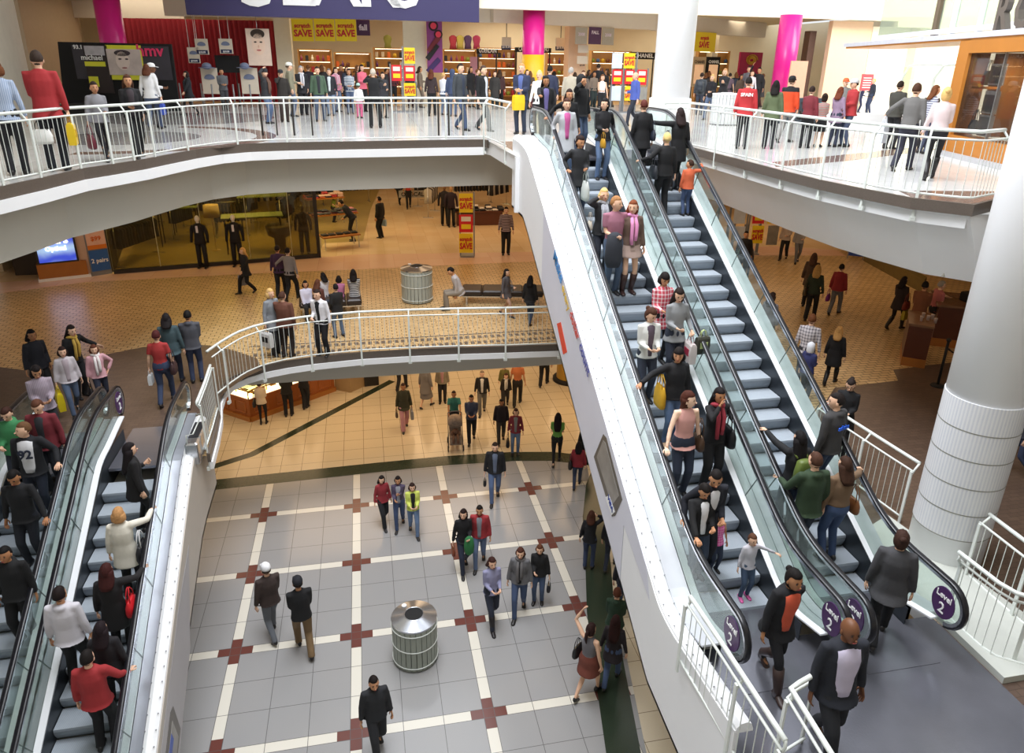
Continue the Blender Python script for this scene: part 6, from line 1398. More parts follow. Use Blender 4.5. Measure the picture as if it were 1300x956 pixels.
sp=st['E'].location; f=Vector((-math.sin(st['rz']),math.cos(st['rz']),0)); stroller(tuple(Vector(sp)+f*.78),st['rz']+0)
# ================================================================ level 2 store
wood=mat('honey_wood','a86a2c',.4,noise=.2,nscale=3); woodd=mat('dark_cherry_wood','5a2f1e',.35,noise=.2,nscale=3); woodl=mat('light_wood_top','b98a4e',.4,noise=.15,nscale=3)
Pg=Plane((-8.49,25.63),(-1.85,26.92))
sf=empty('shop_front',(-8.49,25.63,L2),0,'long glazed shop front of the menswear store on the middle level','shop front'); Wf=Matrix.Translation(-sf.location)
ge=[0,1.45,2.9,4.4,5.85,Pg.len]
sg_=glassmat('shop_window_glass','c4bc98',.97)
for i in range(5): panel(Pg,ge[i]+.008,ge[i+1]-.008,L2+.14,L2+3.55,0,.015,sg_,'glass_pane',sf,Wf)
panel(Pg,0,Pg.len+.06,L2,L2+.14,.03,.12,dark,'plinth',sf,Wf)
panel(Pg,Pg.len-.02,Pg.len+.1,L2,L2+3.6,.03,.12,dark,'corner_post',sf,Wf)
for u in ge[1:-1]: panel(Pg,u-.01,u+.01,L2+.14,L2+3.55,.01,.03,mat('glass_edge','b9b48e',.3),'glass_fin',sf,Wf)
# store walls
gw=mat('store_dark_wall','3a2f22',.7,noise=.3,nscale=2)
mb=MB(); mb.prism([(-11.6,25.9),(-8.6,25.9),(-8.6,26.1),(-11.4,40),(-11.6,40)],L2,L3-1.3); struct('wall_left',mb,gw)
mb=MB(); mb.box((9,45,L2+1.8),(42,.2,3.7)); struct('wall_back',mb,mat('store_back_wall_tan','a07c50',.7,noise=.3,nscale=1))
cap_=mat('store_floor_khaki','a08a52',.45,noise=.15,nscale=3)
inlay('trim_41',[(-8.4,25.8),(-1.9,27.0),(-1.75,29.2),(-.2,29.4),(.2,36),(1,44),(-11,44)],L2+.004,cap_)
def garment(loc,rz,col,ln=.75,w=.42,parent=None):
    mb=MB(); mb.loft([[(w/2*k*math.copysign(abs(math.cos(a))**.6,math.cos(a)),.045*k2*math.sin(a),-z_) for a in [2*PI*i/10 for i in range(10)]] for z_,k,k2 in ((.04,.2,.5),(.09,.75,.8),(.14,.95,1),(.4,.85,1.1),(ln,.95,1.3))])
    return mb.mesh('garment',cloth(col))
GM={c:garment(0,0,c) for c in ('17151a','23222c','2c2a24','4a3a2c','5a5550','2a3044','b8b0a4','7a2a30')}
def rack(x,y,rz,n,cols,label,L_=1.5):
    E=empty('clothes_rack',(x,y,L2),rz,label,'clothes rack','clothes racks in the menswear store')
    q=MB(); q.tube([(-L_/2,0,1.42),(L_/2,0,1.42)],.015,6); q.build('hanging_rail',chrome,E)
    for sx in (-1,1): q=MB(); q.tube([(sx*L_/2,0,1.42),(sx*L_/2,0,.03)],.018,6); q.box((sx*L_/2,0,.02),(.05,.5,.03)); q.build('upright',chrome,E)
    c_,s_=math.cos(rz),math.sin(rz)
    for i in range(n):
        u=-L_/2+.1+(L_-.2)*i/(n-1); o=bpy.data.objects.new('hanging_garment',GM[cols[i%len(cols)]]); C.objects.link(o); o.location=(x+u*c_,y+u*s_,L2+1.40); o.rotation_euler=(0,0,rz+PI/2+.1*math.sin(i*3)); tag(o,'garment hanging on the '+label,'garment','garments on the '+label)
def mannequin(x,y,rz,label,top,bot,headc='e9e2d4',h=1.85,arms=('down','down')):
    s=h/1.7; E=empty('mannequin',(x,y,L2),rz,label,'mannequin','shop mannequins'); E.scale=(s,s,s)
    q=MB(); q.ell((0,.01,1.59),(.07,.085,.11)); q.tube([(0,0,1.44),(0,0,1.52)],.045,8); q.build('head',mat('mannequin_'+headc,headc,.4,noise=0),E)
    q=MB(); q.loft([ringz(0,0,z_,rx,ry,14) for z_,rx,ry in ((.80,.18,.13),(.95,.165,.125),(1.1,.15,.11),(1.3,.18,.13),(1.4,.16,.1),(1.46,.06,.06))])
    for sx in (-1,1): q.tube([(sx*.16,0,1.38),(sx*.22,.0,1.25),(sx*.25,.0,1.08),(sx*.26,.05,.84)],[.06,.058,.05,.04],9)
    q.build('jacket',cloth(top),E)
    q=MB(); q.loft([ringz(0,0,z_,.16,.115,12) for z_ in (.82,.95)])
    for sx in (-1,1): q.tube([(sx*.085,0,.88),(sx*.1,.0,.45),(sx*.11,0,.06)],[.095,.075,.065],9)
    q.build('trousers',cloth(bot),E)
    for sx in (-1,1): q=MB(); q.box((sx*.11,.05,.035),(.085,.26,.07),bev=.03); q.build('shoe',mat('leather_1d1a1a','1d1a1a',.45,noise=.1),E)
    if top in('17161a','1b191c'): q=MB(); q.box((0,.128,1.28),(.07,.02,.22),bev=.009); q.build('shirt_front',cloth('e4e0e8'),E)
    return E
def behind(px_,py_): g=at(px_,py_,L2); return g.x,g.y
x,y=behind(259,340); mannequin(x,y,PI-.2,'suited mannequin with a white head left in the shop window','1b191c','1b191c')
x,y=behind(303,338); mannequin(x,y,PI-.1,'suited mannequin with a pale head right in the shop window','17161a','17161a')
x,y=behind(388,322); mannequin(x,y,PI,'mannequin in a purple sweater beside the window corner','46265a','1c1a1c','8a7a6a')
x,y=behind(565,286); mannequin(x,y,PI,'left mannequin of the dark pair at the store entrance','1f1b22','17161a','7a5a40',1.8)
x,y=behind(573,288); mannequin(x,y,PI+.1,'right mannequin of the dark pair at the store entrance','2a1c2c','17161a','b08a60',1.8)
def gtable(px_,py_,w,d,h,label,mt,rz=.2,tiers=1,legs=True):
    x,y=behind(px_,py_); E=empty('display_table',(x,y,L2),rz,label,'display table','display tables in the store')
    q=MB(); q.box((0,0,h),(w,d,.05)); q.build('table_top',mt,E)
    if legs:
        for sx in (-1,1):
            for sy in (-1,1): q=MB(); q.box((sx*w*.45,sy*d*.42,h/2),(.04,.04,h)); q.build('leg',chrome if tiers<3 else dark,E)
    else: q=MB(); q.box((0,0,h/2),(w*.9,d*.85,h)); q.build('cabinet',woodd,E)
    return x,y,rz,h
fold=MB(); fold.box((0,0,.03),(.26,.3,.06),bev=.025)
FM={}
def stacks(tab,n,cols,lab,w,d,rows=2,hh=3):
    x,y,rz,h=tab; c_,s_=math.cos(rz),math.sin(rz); rr_=random.Random(int(x*100))
    for i in range(n):
        for r_ in range(rows):
            for k in range(rr_.randint(1,hh)):
                c=cols[rr_.randrange(len(cols))]
                if c not in FM: FM[c]=fold.mesh('folded_garment',cloth(c))
                u=-w/2+.16+(w-.32)*i/max(1,n-1); v=(-.5+r_)*d*.48 if rows>1 else 0
                o=bpy.data.objects.new('folded_garment',FM[c]); C.objects.link(o); o.location=(x+u*c_-v*s_,y+u*s_+v*c_,L2+h+.025+k*.062); o.rotation_euler=(0,0,rz+rr_.uniform(-.15,.15)); tag(o,'folded garment on the '+lab,'folded garment','folded garments on the '+lab)
gt=mat('greenish_glass_shelf','8fa37a',.3,noise=.05)
stacks(gtable(232,310,1.5,.8,1.5,'tall dark glass-topped table behind the white-headed mannequin',gt,.1,3),3,['17151a','2c2a24'],'tall glass-topped table in the window',1.5,.8,1,2)
gtable(325,318,2.2,.9,1.35,'long green glass table near the middle of the shop window',gt,.15,3)
gtable(338,296,2.0,.8,1.6,'green glass table behind the long one in the shop window',gt,.15,3)
gtable(345,280,2.0,.8,1.9,'rear green glass table of the stepped row in the shop window',gt,.15,3)
gtable(250,296,1.8,.7,1.7,'green glass table behind the suited mannequins',gt,.1,3)
for i in range(9):
    x,y=behind(170+i*21,300-(i%3)*14); rack(x,y,.3+.9*(i%2),9,[['17151a','2c2a24'],['23222c','4a3a2c'],['17151a','b8b0a4']][i%3],['first','second','third','fourth','fifth','sixth','seventh','eighth','ninth'][i]+' rack from the left behind the shop window glass',1.3)
lab='nearest low table of coloured clothes'; stacks(gtable(432,314,1.5,.7,.5,'low wooden table with dark shoes beside the store entrance',wood,.35),5,['1c1a20','b8a8a0','2a2228'],'low wooden table beside the store entrance',1.5,.7,1,1)
stacks(gtable(424,296,2.0,.8,.85,'middle wooden table heaped with clothes',wood,.35),7,['5a1c28','1c1a20','c87a8a','3a3a40'],'middle wooden clothes table',2.,.8,2,2)
stacks(gtable(413,283,1.7,.8,1.15,'rear wooden table with coloured clothes',wood,.35),6,['d8642a','c0303a','3a2a5a','d8b0a0'],'rear wooden clothes table',1.7,.8,2,3)
stacks(gtable(608,284,2.3,.9,.62,'long low dark table right of the store entrance',woodd,-.05,1,False),8,['1c1a20','2a2832','d8d0c8'],'long low dark table right of the store entrance',2.3,.9,2,3)
for (px_,py_,rz,n,cols,lab,L_) in ((178,330,1.2,14,['17151a','23222c','4a3a2c'],'dark rack at the left end of the shop window',2.2),(158,312,1.2,12,['2c2a24','17151a'],'rack by the left wall of the store',2.),(365,292,1.4,10,['17151a','2a3044'],'rack behind the purple mannequin',1.6),(372,270,1.4,10,['17151a','23222c'],'rear rack behind the purple mannequin',1.6),(440,258,.3,14,['2a3044','17151a','5a5550'],'rack behind the clothes tables',2.4),(405,262,.3,12,['17151a','2c2a24'],'rear rack near the window corner',2.),(548,272,1.3,12,['b8b0a4','17151a','5a5550'],'rack of pale and dark coats at the entrance',1.8),(535,258,1.3,12,['2c2a24','17151a'],'rear rack at the entrance',1.8),(600,258,.1,12,['17151a','2a3044'],'rack behind the long low table',2.),(632,262,.8,10,['23222c','b8b0a4','17151a'],'rack behind the striped sweater man',1.6),(215,268,.2,12,['17151a','2c2a24'],'rack at the back of the window area',2.2),(290,262,.2,12,['23222c','17151a'],'rack behind the green glass tables',2.2)):
    x,y=behind(px_,py_); rack(x,y,rz,n,cols,lab,L_)
# covered round stand in the window
x,y=behind(357,318); q=MB(); q.lathe([(.2,0),(.22,.5),(.42,.62),(.5,.95),(.46,1.0),(.1,1.02)],seg=20); tag(q.build('covered_round_stand',mat('crumpled_brown_fabric','6b5a3c',.6,noise=.5,nscale=9),None,(x,y,L2)),'round stand covered in crumpled brown fabric in the shop window','display stand')
x,y=behind(275,318); q=MB(); q.lathe([(.16,0),(.16,.02),(.02,.04),(.02,1.28),(.05,1.3)],seg=14); q.lathe([(.3,1.3),(.27,1.75)],seg=20); tag(q.build('drum_lamp',mat('lamp_shade','e6c9a0',.6,noise=0),None,(x,y,L2)),'standing drum lamp between the suited mannequins','lamp')
# optical sign hanging
x,y=behind(522,262); E=empty('hanging_sign',(x,y,L2+2.0),0,'hanging silver sign reading OPTICAL inside the store','sign'); g=at(522,262,L2); d=math.hypot(g.x,g.y)
Po=Plane((g.x-1,g.y+.05),(g.x+1,g.y-.05)); ua,zt=Po.uz(506,242); ub,_=Po.uz(541,242); _,zb=Po.uz(506,251); Wo=Matrix.Translation(-E.location)
panel(Po,ua,ub,zb,zt,0,.05,mat('silver_sign','a7a49c',.3,metal=.5),'sign_panel',E,Wo)
mm=MB(); add_mb(mm,text_mesh('OPTICAL',(zt-zb)*.8,.01,.006),Po.M((ua+ub)/2,zb+(zt-zb)*.2,.01)); mm.xf(Wo); mm.build('lettering',mat('ink_black','1a1a1e',.5,noise=0),E)
for u in (ua+.1,ub-.1): 
    q=MB(); q.tube([Po.P(u,zt,-.02),Po.P(u,L3-1.28,-.02)],.008,5); q.xf(Wo); q.build('hanger_wire',chrome,E)
# scratch & save stand on level 2
a_=at(581,325,L2);b_=at(603,325,L2); Pv=Plane((a_.x,a_.y),(b_.x,b_.y))
stand(Pv,[(582,245,601,270,'s'),(582,272,601,295,'r'),(582,296,601,321,'s')],'narrow yellow and red sale stand at the middle level store entrance',0,True,L2)
# optical lightbox, banner stand, wood base on the left
Px=Plane((at(53,358,L2).x,at(53,358,L2).y),(at(107,352,L2).x,at(107,352,L2).y))
lb=empty('lightbox',Px.P(.6,L2,0),0,'glowing blue lightbox sign on a wooden base at the far left','lit sign'); Wl=Matrix.Translation(-lb.location)
u0,z0_=Px.uz(55,336);u1,z1_=Px.uz(99,336)
panel(Px,-.05,1.35,L2,z0_,.0,.5,wood,'wooden_base',lb,Wl); panel(Px,-.08,1.42,L2,L2+.09,.04,.55,white,'plinth',lb,Wl)
panel(Px,.0,1.16,z0_,z0_+2.3,.0,.4,dark,'case',lb,Wl)
M=bpy.data.materials.new('lit_blue_screen'); M.use_nodes=True; t=NT(M); b=t.n['Principled BSDF']; X_,Y_,Z_=t.pos(); wv=t.m('ADD',t.m('SINE',t.m('MULTIPLY_ADD',Z_,9.,t.m('MULTIPLY',t.noise(2.,2),3.))),1.)
cc=t.mix(t.m('MULTIPLY',wv,.35),(*lin('3a4fd0'),1),(*lin('b8dcf4'),1)); t.l.new(cc,b.inputs['Base Color']); t.l.new(cc,b.inputs['Emission Color']); b.inputs['Emission Strength'].default_value=.75
panel(Px,.06,1.1,z0_+.06,z0_+2.2,.02,.03,M,'lit_screen',lb,Wl)
zs=Px.uz(75,309,.04)[1]-z0_
for s_,sz,zz in (('Sears',.36,zs),('Optical',.2,zs-.22)):
    mm=MB(); add_mb(mm,text_mesh(s_,sz,.01,.008),Px.M(.58,z0_+zz,.04)); mm.xf(Wl); mm.build('lettering',mat('lit_white','f4f8ff',.5,emis=1.6,noise=0),lb)
Pb=Plane((at(117,351,L2).x,at(117,351,L2).y),(at(143,347,L2).x,at(143,347,L2).y))
bs=empty('banner_stand',Pb.P(.3,L2,0),0,'tall leaning stand with orange, pink and blue offers beside the lightbox','sign stand'); Wb=Matrix.Translation(-bs.location)
uu=Pb.len; panel(Pb,0,uu,L2,L2+.12,.0,.3,grey,'base',bs,Wb); panel(Pb,0,uu,L2+.1,L2+2.45,.0,.06,grey,'frame',bs,Wb)
for (za,zb_,mt,tx,tm) in ((.16,.86,mat('blue_offer','2c5fa8',.5,noise=.1),'2 pairs',wpaint),(.9,1.6,mat('pink_offer','e6b8a4',.5,noise=.1),'$99',mat('orange_ink','d86a1c',.5,noise=0)),(1.64,2.15,MC['pink_offer'],'glasses',mat('violet_ink','5a3a7a',.5,noise=0)),(2.15,2.42,mat('orange_offer','dc7a1e',.5,noise=.05),'',None),(.9,1.04,MC['orange_offer'],'',None)):
    pb_=panel(Pb,.03,uu-.03,L2+za,L2+zb_,.03+(.01 if mt is MC.get('orange_offer') else 0),.02,mt,'offer_panel',bs,Wb)
    if tx: 
        mk=text_mesh(tx,.2,.008,.004); w_=max(v[0] for v in mk.v)-min(v[0] for v in mk.v); mm=MB(); add_mb(mm,mk,Pb.M(uu/2,L2+(za+zb_)/2-.06,.045)@Matrix.Diagonal((min(1,.5/w_),1,1,1))); mm.xf(Wb); mm.build('lettering',tm,pb_)
mb=MB(); q0=at(108,351,L2); mb.prism([(q0.x-.2,q0.y),(q0.x+.22,q0.y+.06),(q0.x+.2,q0.y+1.2),(q0.x-.2,q0.y+1.2)],L2,L3-1.3); struct('trim_42',mb,mat('blush_stone_pier','d9b8a4',.4,noise=.05))
mb=MB(); mb.prism([(-16,24.5),(-13.4,24.2),(-13.2,26),(-16,26)],L2,L3-1.3); struct('wall_left',mb,wood)
mb=MB(); mb.box((-12.3,31,L2+1.7),(.2,9,3.4)); struct('wall_left',mb,warmw)
# right side of level 2: poster stands, sandwich board, counters
a_=at(925,322,L2);b_=at(992,322,L2); Pz=Plane((a_.x,a_.y),(b_.x,b_.y))
stand(Pz,[(957,262,973,284,'r'),(955,286,971,309,'s')],'red over yellow sale stand seen right of the up escalator',0,True,L2)
stand(Pz,[(976,264,992,284,'s'),(975,286,990,311,'g')],'yellow over grey sale stand beside the red one under the right deck',0,True,L2)
stand(Pz,[(933,250,949,263,'g'),(932,265,948,284,'w'),(931,287,947,306,'w')],'pale poster stand touching the up escalator rail',0,True,L2)
a_=at(1075,328,L2);b_=at(1096,330,L2); Pk=Plane((a_.x,a_.y),(b_.x,b_.y)); sbd=empty('sandwich_board',Pk.P(Pk.len/2,L2,0),0,'blue and white standing board under the right deck','sign board'); Wk=Matrix.Translation(-sbd.location)
panel(Pk,0,Pk.len,L2+.12,L2+.75,0,.03,mat('blue_board','2748a0',.4),'blue_panel',sbd,Wk); panel(Pk,0,Pk.len,L2+.75,L2+1.2,0,.03,wpaint,'white_panel',sbd,Wk)
for u in (.02,Pk.len-.02): panel(Pk,u-.015,u+.015,L2,L2+1.22,.005,.03,grey,'post',sbd,Wk)
def counter(poly,z,h,label,name='counter',topm=None,body=woodd,over=.06,trim=wood):
    cx=sum(p[0] for p in poly)/len(poly);cy=sum(p[1] for p in poly)/len(poly)
    E=empty(name,(cx,cy,z),0,label,'counter'); L_=[(p[0]-cx,p[1]-cy) for p in poly]
    q=MB(); q.prism(L_,.1,h-.06); q.build('body',body,E)
    q=MB(); q.prism([(x*1.02,y*1.02) for x,y in L_],0,.22); q.build('skirting',trim,E)
    q=MB(); q.prism([(x*(1+over),y*(1+over)) for x,y in L_],h-.06,h); q.build('counter_top',topm or mat('marble_top','7a5a44',.2,noise=.3),E); return E
def pz(l,z): return [tuple(at(x,y,z)[:2]) for x,y in l]
k=pz([(1147,402),(1190,408),(1182,421),(1139,413)],L2+1.1)
A0=at(1143,463,L2);A1=at(1173,468,L2); d_=(A1-A0); nn=Vector((-d_.y,d_.x,0)).normalized()
counter([(A0.x,A0.y),(A1.x,A1.y),(A1.x+nn.x*1.1,A1.y+nn.y*1.1),(A0.x+nn.x*1.1,A0.y+nn.y*1.1)],L2,1.1,'small cherry wood kiosk with a dark stone top under the right deck')
g0=A0+nn*1.9+d_*1.4; counter([(g0.x,g0.y),(g0.x+1.5,g0.y-.9),(g0.x+2.2,g0.y+.2),(g0.x+.7,g0.y+1.1)],L2,1.15,'larger wooden service counter behind the kiosk, beside the pillar')
# counter clutter: cups and a till
cup=MB(); cup.lathe([(.03,0),(.042,.12),(.044,.125)],seg=12)
cupm=cup.mesh('paper_cup',mat('cup_paper','c9b8b4',.5,noise=.2))
for i,(dx,dy) in enumerate(((.25,.3),(.4,.45),(.55,.3),(.5,.6),(.3,.62))):
    o=bpy.data.objects.new('paper_cup',cupm); C.objects.link(o); p=A0+d_.normalized()*dx+nn*dy; o.location=(p.x,p.y,L2+1.1); tag(o,'paper cup on the small cherry wood kiosk','cup','cups on the kiosk')
q=MB(); q.box((0,0,.12),(.4,.35,.24),bev=.02); q.box((0,-.08,.3),(.3,.04,.22),bev=.01); tag(q.build('cash_register',blk,None,(g0.x+1.0,g0.y+.1,L2+1.15)),'dark cash register on the larger service counter','cash register')
q=empty('rope_post',at(1190,490,L2)[:],0,'black metal stand at the foot of the pillar side counter','stand')
for dx in (0,.7):
    r_=MB(); r_.tube([(dx,0,0),(dx,0,1.1)],.03,8); r_.ell((dx,0,1.14),(.05,.05,.05)); r_.lathe([(.16,0),(.14,.03),(.03,.05)],(dx,0,0),16); r_.build('post',blk,q)
r_=MB(); r_.tube([(0,0,.95),(.2,0,.82),(.5,0,.82),(.7,0,.95)],.018,6); r_.build('chain',blk,q)
# low tan border strip on the floor to the right and low dark wall
p4=pz([(1095,330),(1180,372),(1190,360),(1110,322)],L2); 
mb=MB(); mb.prism([tuple(at(1096,331,L2)[:2]),tuple(at(1170,372,L2)[:2]),(at(1170,372,L2).x+.35,at(1170,372,L2).y+.3),(at(1096,331,L2).x+.35,at(1096,331,L2).y+.3)],L2,L2+.45); tag(mb.build('low_planter_wall',mat('olive_wall','6a5a2c',.5,noise=.2)),'long low olive and brown wall along the shops under the right deck','low wall')
mb=MB(); mb.box((24,26,L2+1.8),(.3,40,3.6)); struct('wall_right',mb,mat('tan_side_wall','7a5a34',.6,noise=.3,nscale=1))
for i,(x,y) in enumerate(((1215,140),)): pass
# ================================================================ level 1 jewellery counter etc.
jw=mat('orange_carved_wood','9a5420',.35,noise=.15,nscale=4); lit=mat('lit_display_bed','fff0c4',.4,emis=1.6,noise=.15,nscale=20)
B0=at(250,512,L1);B1=at(319,535,L1);B2=at(425,496,L1)
def vcounter(a,b,w,label):
    d=Vector((b.x-a.x,b.y-a.y,0)); L_=d.length; d.normalize(); n=Vector((-d.y,d.x,0)); E=empty('display_counter',(a.x,a.y,L1),math.atan2(d.y,d.x),label,'display counter','jewellery counters on the lowest level')
    q=MB(); q.box((L_/2,w/2,.4),(L_,w,.8)); q.build('carved_base',jw,E)
    q=MB(); q.box((L_/2,-.03,.08),(L_+.04,.08,.16)); q.build('plinth',wood,E)
    k_=max(2,int(L_/.75))
    for i in range(k_):
        c=(i+.5)*L_/k_; q=MB(); q.tube([(c-.25,-.01,.28),(c+.25,-.01,.28),(c+.25,-.01,.66),(c-.25,-.01,.66)],.022,6,closed=True); q.build('carved_panel',mat('carved_panel_wood','b0662c',.35,noise=.1),E)
    q=MB(); q.box((L_/2,w/2,.83),(L_-.04,w-.06,.05)); q.build('lit_bed',lit,E)
    q=MB(); 
    for (x_,y_) in ((0,0),(L_,0),(L_,w),(0,w)): q.box((x_,y_,.95),(.03,.03,.28))
    for (c,sx,sy) in (((L_/2,0),L_,.03),((L_/2,w),L_,.03),((0,w/2),.03,w),((L_,w/2),.03,w)): q.box((c[0],c[1],1.1),(sx,sy,.03))
    q.build('brass_frame',mat('brass_frame','b58a3c',.3,metal=.8),E)
    q=MB(); q.box((L_/2,w/2,1.1),(L_-.04,w-.04,.012)); q.build('glass_top',glassmat('counter_glass','eef2e8',.96),E)
    jt=MB(); jt.box((0,0,.015),(.22,.16,.03),bev=.01); jm=jt.mesh('jewellery_tray',mat('velvet_tray','a8763c',.6,noise=.5,nscale=40)); m_=E.matrix_basis
    for i in range(int(L_/.42)):
        o=bpy.data.objects.new('jewellery_tray',jm); C.objects.link(o); o.matrix_world=Matrix.Translation(E.location)@Matrix.Rotation(E.rotation_euler.z,4,'Z')@Matrix.Translation((.3+i*.42,w*.5,.856)); tag(o,'small jewellery tray inside the '+label,'tray','jewellery trays in the '+label)
    return E
vcounter(Vector((B0.x-1.2,B0.y+1.0,0)),B1,.8,'short lit wooden jewellery counter at the left')
vcounter(B1,B2,.8,'long lit wooden jewellery counter with customers')
mb=MB(); c=at(445,495,L1); mb.prism([(c.x-.55,c.y+.1),(c.x-.0,c.y-.25),(c.x+.75,c.y+.45),(c.x+.2,c.y+1.1)],L1,L2-.95); struct('trim_43',mb,mat('travertine_pier','a58a64',.4,noise=.15,nscale=3))
a_=at(463,491,L1);b_=at(481,489,L1); Pj=Plane((a_.x,a_.y),(b_.x,b_.y)); E=empty('directory_stand',Pj.P(Pj.len/2,L1,0),0,'dark framed poster stand beside the travertine pier on the lowest level','sign stand'); Wj=Matrix.Translation(-E.location)
panel(Pj,0,Pj.len,L1+.0,L1+1.95,0,.12,dark,'frame',E,Wj); panel(Pj,.07,Pj.len-.07,L1+.9,L1+1.8,.01,.03,mat('pinkish_poster','b8a49c',.5,noise=.3),'poster',E,Wj); panel(Pj,.15,Pj.len-.15,L1+.55,L1+.72,.01,.03,mat('gold_plate','9c8440',.4),'plate',E,Wj)
p=at(722,482,L1); q=empty('round_planter',(p.x,p.y,L1),0,'round ochre column base just visible beside the bright casing','column'); mb=MB(); mb.lathe([(.62,0),(.62,.12),(.5,.14)],seg=32); mb.build('dark_base',blk,q); mb=MB(); mb.lathe([(.48,.12),(.48,3.4)],seg=32,caps=False); mb.build('ochre_shaft',mat('ochre_column','b58c30',.4,noise=.05),q)
mb=MB(); mb.box((0,34,L1+1.8),(50,.3,3.6)); struct('wall_back',mb,mat('lower_back_wall','c9a878',.5,noise=.1,nscale=1))
mb=MB(); mb.prism([(-12,25.8),(-2.5,29),(-2.5,29.2),(-12,26)],L1,L2-.95); struct('wall_left',mb,mat('jewel_back_wall','7a3a22',.5,noise=.2,nscale=1))
# ================================================================ music stage, easels
Ph=Plane((-11.6,32.2),(-5.3,31.6))
hs=empty('stage_backdrop',Ph.P(2,L3,0),0,'black draped music stage backdrop with posters on the upper left','backdrop'); Wh=Matrix.Translation(-hs.location)
def HU(x,y,off=0): return Ph.uz(x,y,off)
ua,zt=HU(73,53); ub,zt2=HU(217,56); uc,_=HU(222,118)
M0=MB()
P4=[Ph.P(ua,zt,0),Ph.P(ub,zt2,0),Ph.P(uc+.1,L3,0),Ph.P(HU(78,118)[0],L3,0)]
M0.add([tuple(p) for p in P4]+[tuple(p-Ph.n*.12) for p in P4],[(3,2,1,0),(4,5,6,7),(0,1,5,4),(1,2,6,5),(2,3,7,6),(3,0,4,7)]); M0.xf(Wh); M0.build('black_drape',blk,hs)
def hp(x0,y0,x1,y1,off,mt,name,par=None): 
    a,z1=HU(x0,y0,off);b,_=HU(x1,y0,off);_,z0=HU(x0,y1,off); return panel(Ph,a,b,z0,z1,off,.02,mt,name,par or hs,Wh),(a,b,z0,z1)
gfab=mat('grey_banner_fabric','3f3c45',.7,noise=.3,nscale=2)
hp(90,57,213,100,.03,gfab,'grey_banner')
pp,(a,b,z0,z1)=hp(104,57,135,118,.06,mat('dark_poster','2e2326',.5,noise=.2),'tall_poster')
hp(106,58,131,70,.09,mat('snowy_photo','b8b4bc',.5,noise=.5,nscale=4),'photo_panel',pp); hp(107,78,133,84,.09,mat('acid_yellow','e2e03a',.5,noise=0),'yellow_strip',pp); hp(112,97,124,110,.09,MC['acid_yellow'],'yellow_block',pp)
for s_,x,y,sz,mt in (('michael',117,76,.26,wpaint),('buble',116,78,.0,wpaint),):
    if sz: u,z=HU(x,y,.1); mm=MB(); add_mb(mm,text_mesh(s_,sz,.01,.004),Ph.M(u,z,.1)); mm.xf(Wh); mm.build('lettering',mt,pp)
u,z=HU(118,82,.1); 
for k_,(s_,yy) in enumerate((('live',89),('new album',92))): 
    pass
pp,_=hp(133,57,178,101,.06,MC['acid_yellow'],'face_poster')
fc,(a,b,z0,z1)=hp(134,62,177,95,.08,mat('face_photo_pale','cfc0bc',.5,noise=.35,nscale=2.5),'photo_panel',pp)
for (cu,cz,ru,rz_,c_) in ((.45,.55,.2,.36,'e6d4cc'),(.38,.62,.05,.03,'3a2a30'),(.58,.62,.05,.03,'3a2a30'),(.48,.28,.08,.03,'9a5a5a'),(.47,.85,.24,.12,'3c3038')):
    mb=MB(); M_=Ph.M(a+(b-a)*cu,z0+(z1-z0)*cz,.1+.01*(ru<.1)); W2=(b-a); H2=(z1-z0)
    mb.loft([[M_@Vector((ru*W2*math.cos(t_),yy,rz_*H2*math.sin(t_))) for t_ in [2*PI*i/18 for i in range(18)]] for yy in (.01,-.002)],0,True,False); mb.xf(Wh); mb.build('face_print',mat('fp_'+c_,c_,.5,noise=.05),pp)
u,z=HU(191,71,.06); mm=MB(); add_mb(mm,text_mesh('hmv',.58,.02,.012),Ph.M(u,z,.06)); mm.xf(Wh); mm.build('lettering',mat('hot_pink','e8386c',.5,noise=0),hs)
u,z=HU(99,62,.06); mm=MB(); add_mb(mm,text_mesh('93.1',.2,.02,.004),Ph.M(u,z,.06)); mm.xf(Wh); mm.build('lettering',wpaint,hs)
mb=MB(); c=Ph.P((HU(95,118)[0]+HU(215,118)[0])/2,L3,1.2); mb.box((0,0,.14),(HU(215,118)[0]-HU(95,118)[0],2.0,.28)); o=mb.build('low_stage',blk,None,(c.x,c.y,L3),math.atan2(Ph.d.y,Ph.d.x)); tag(o,'low black stage platform in front of the music backdrop','stage')
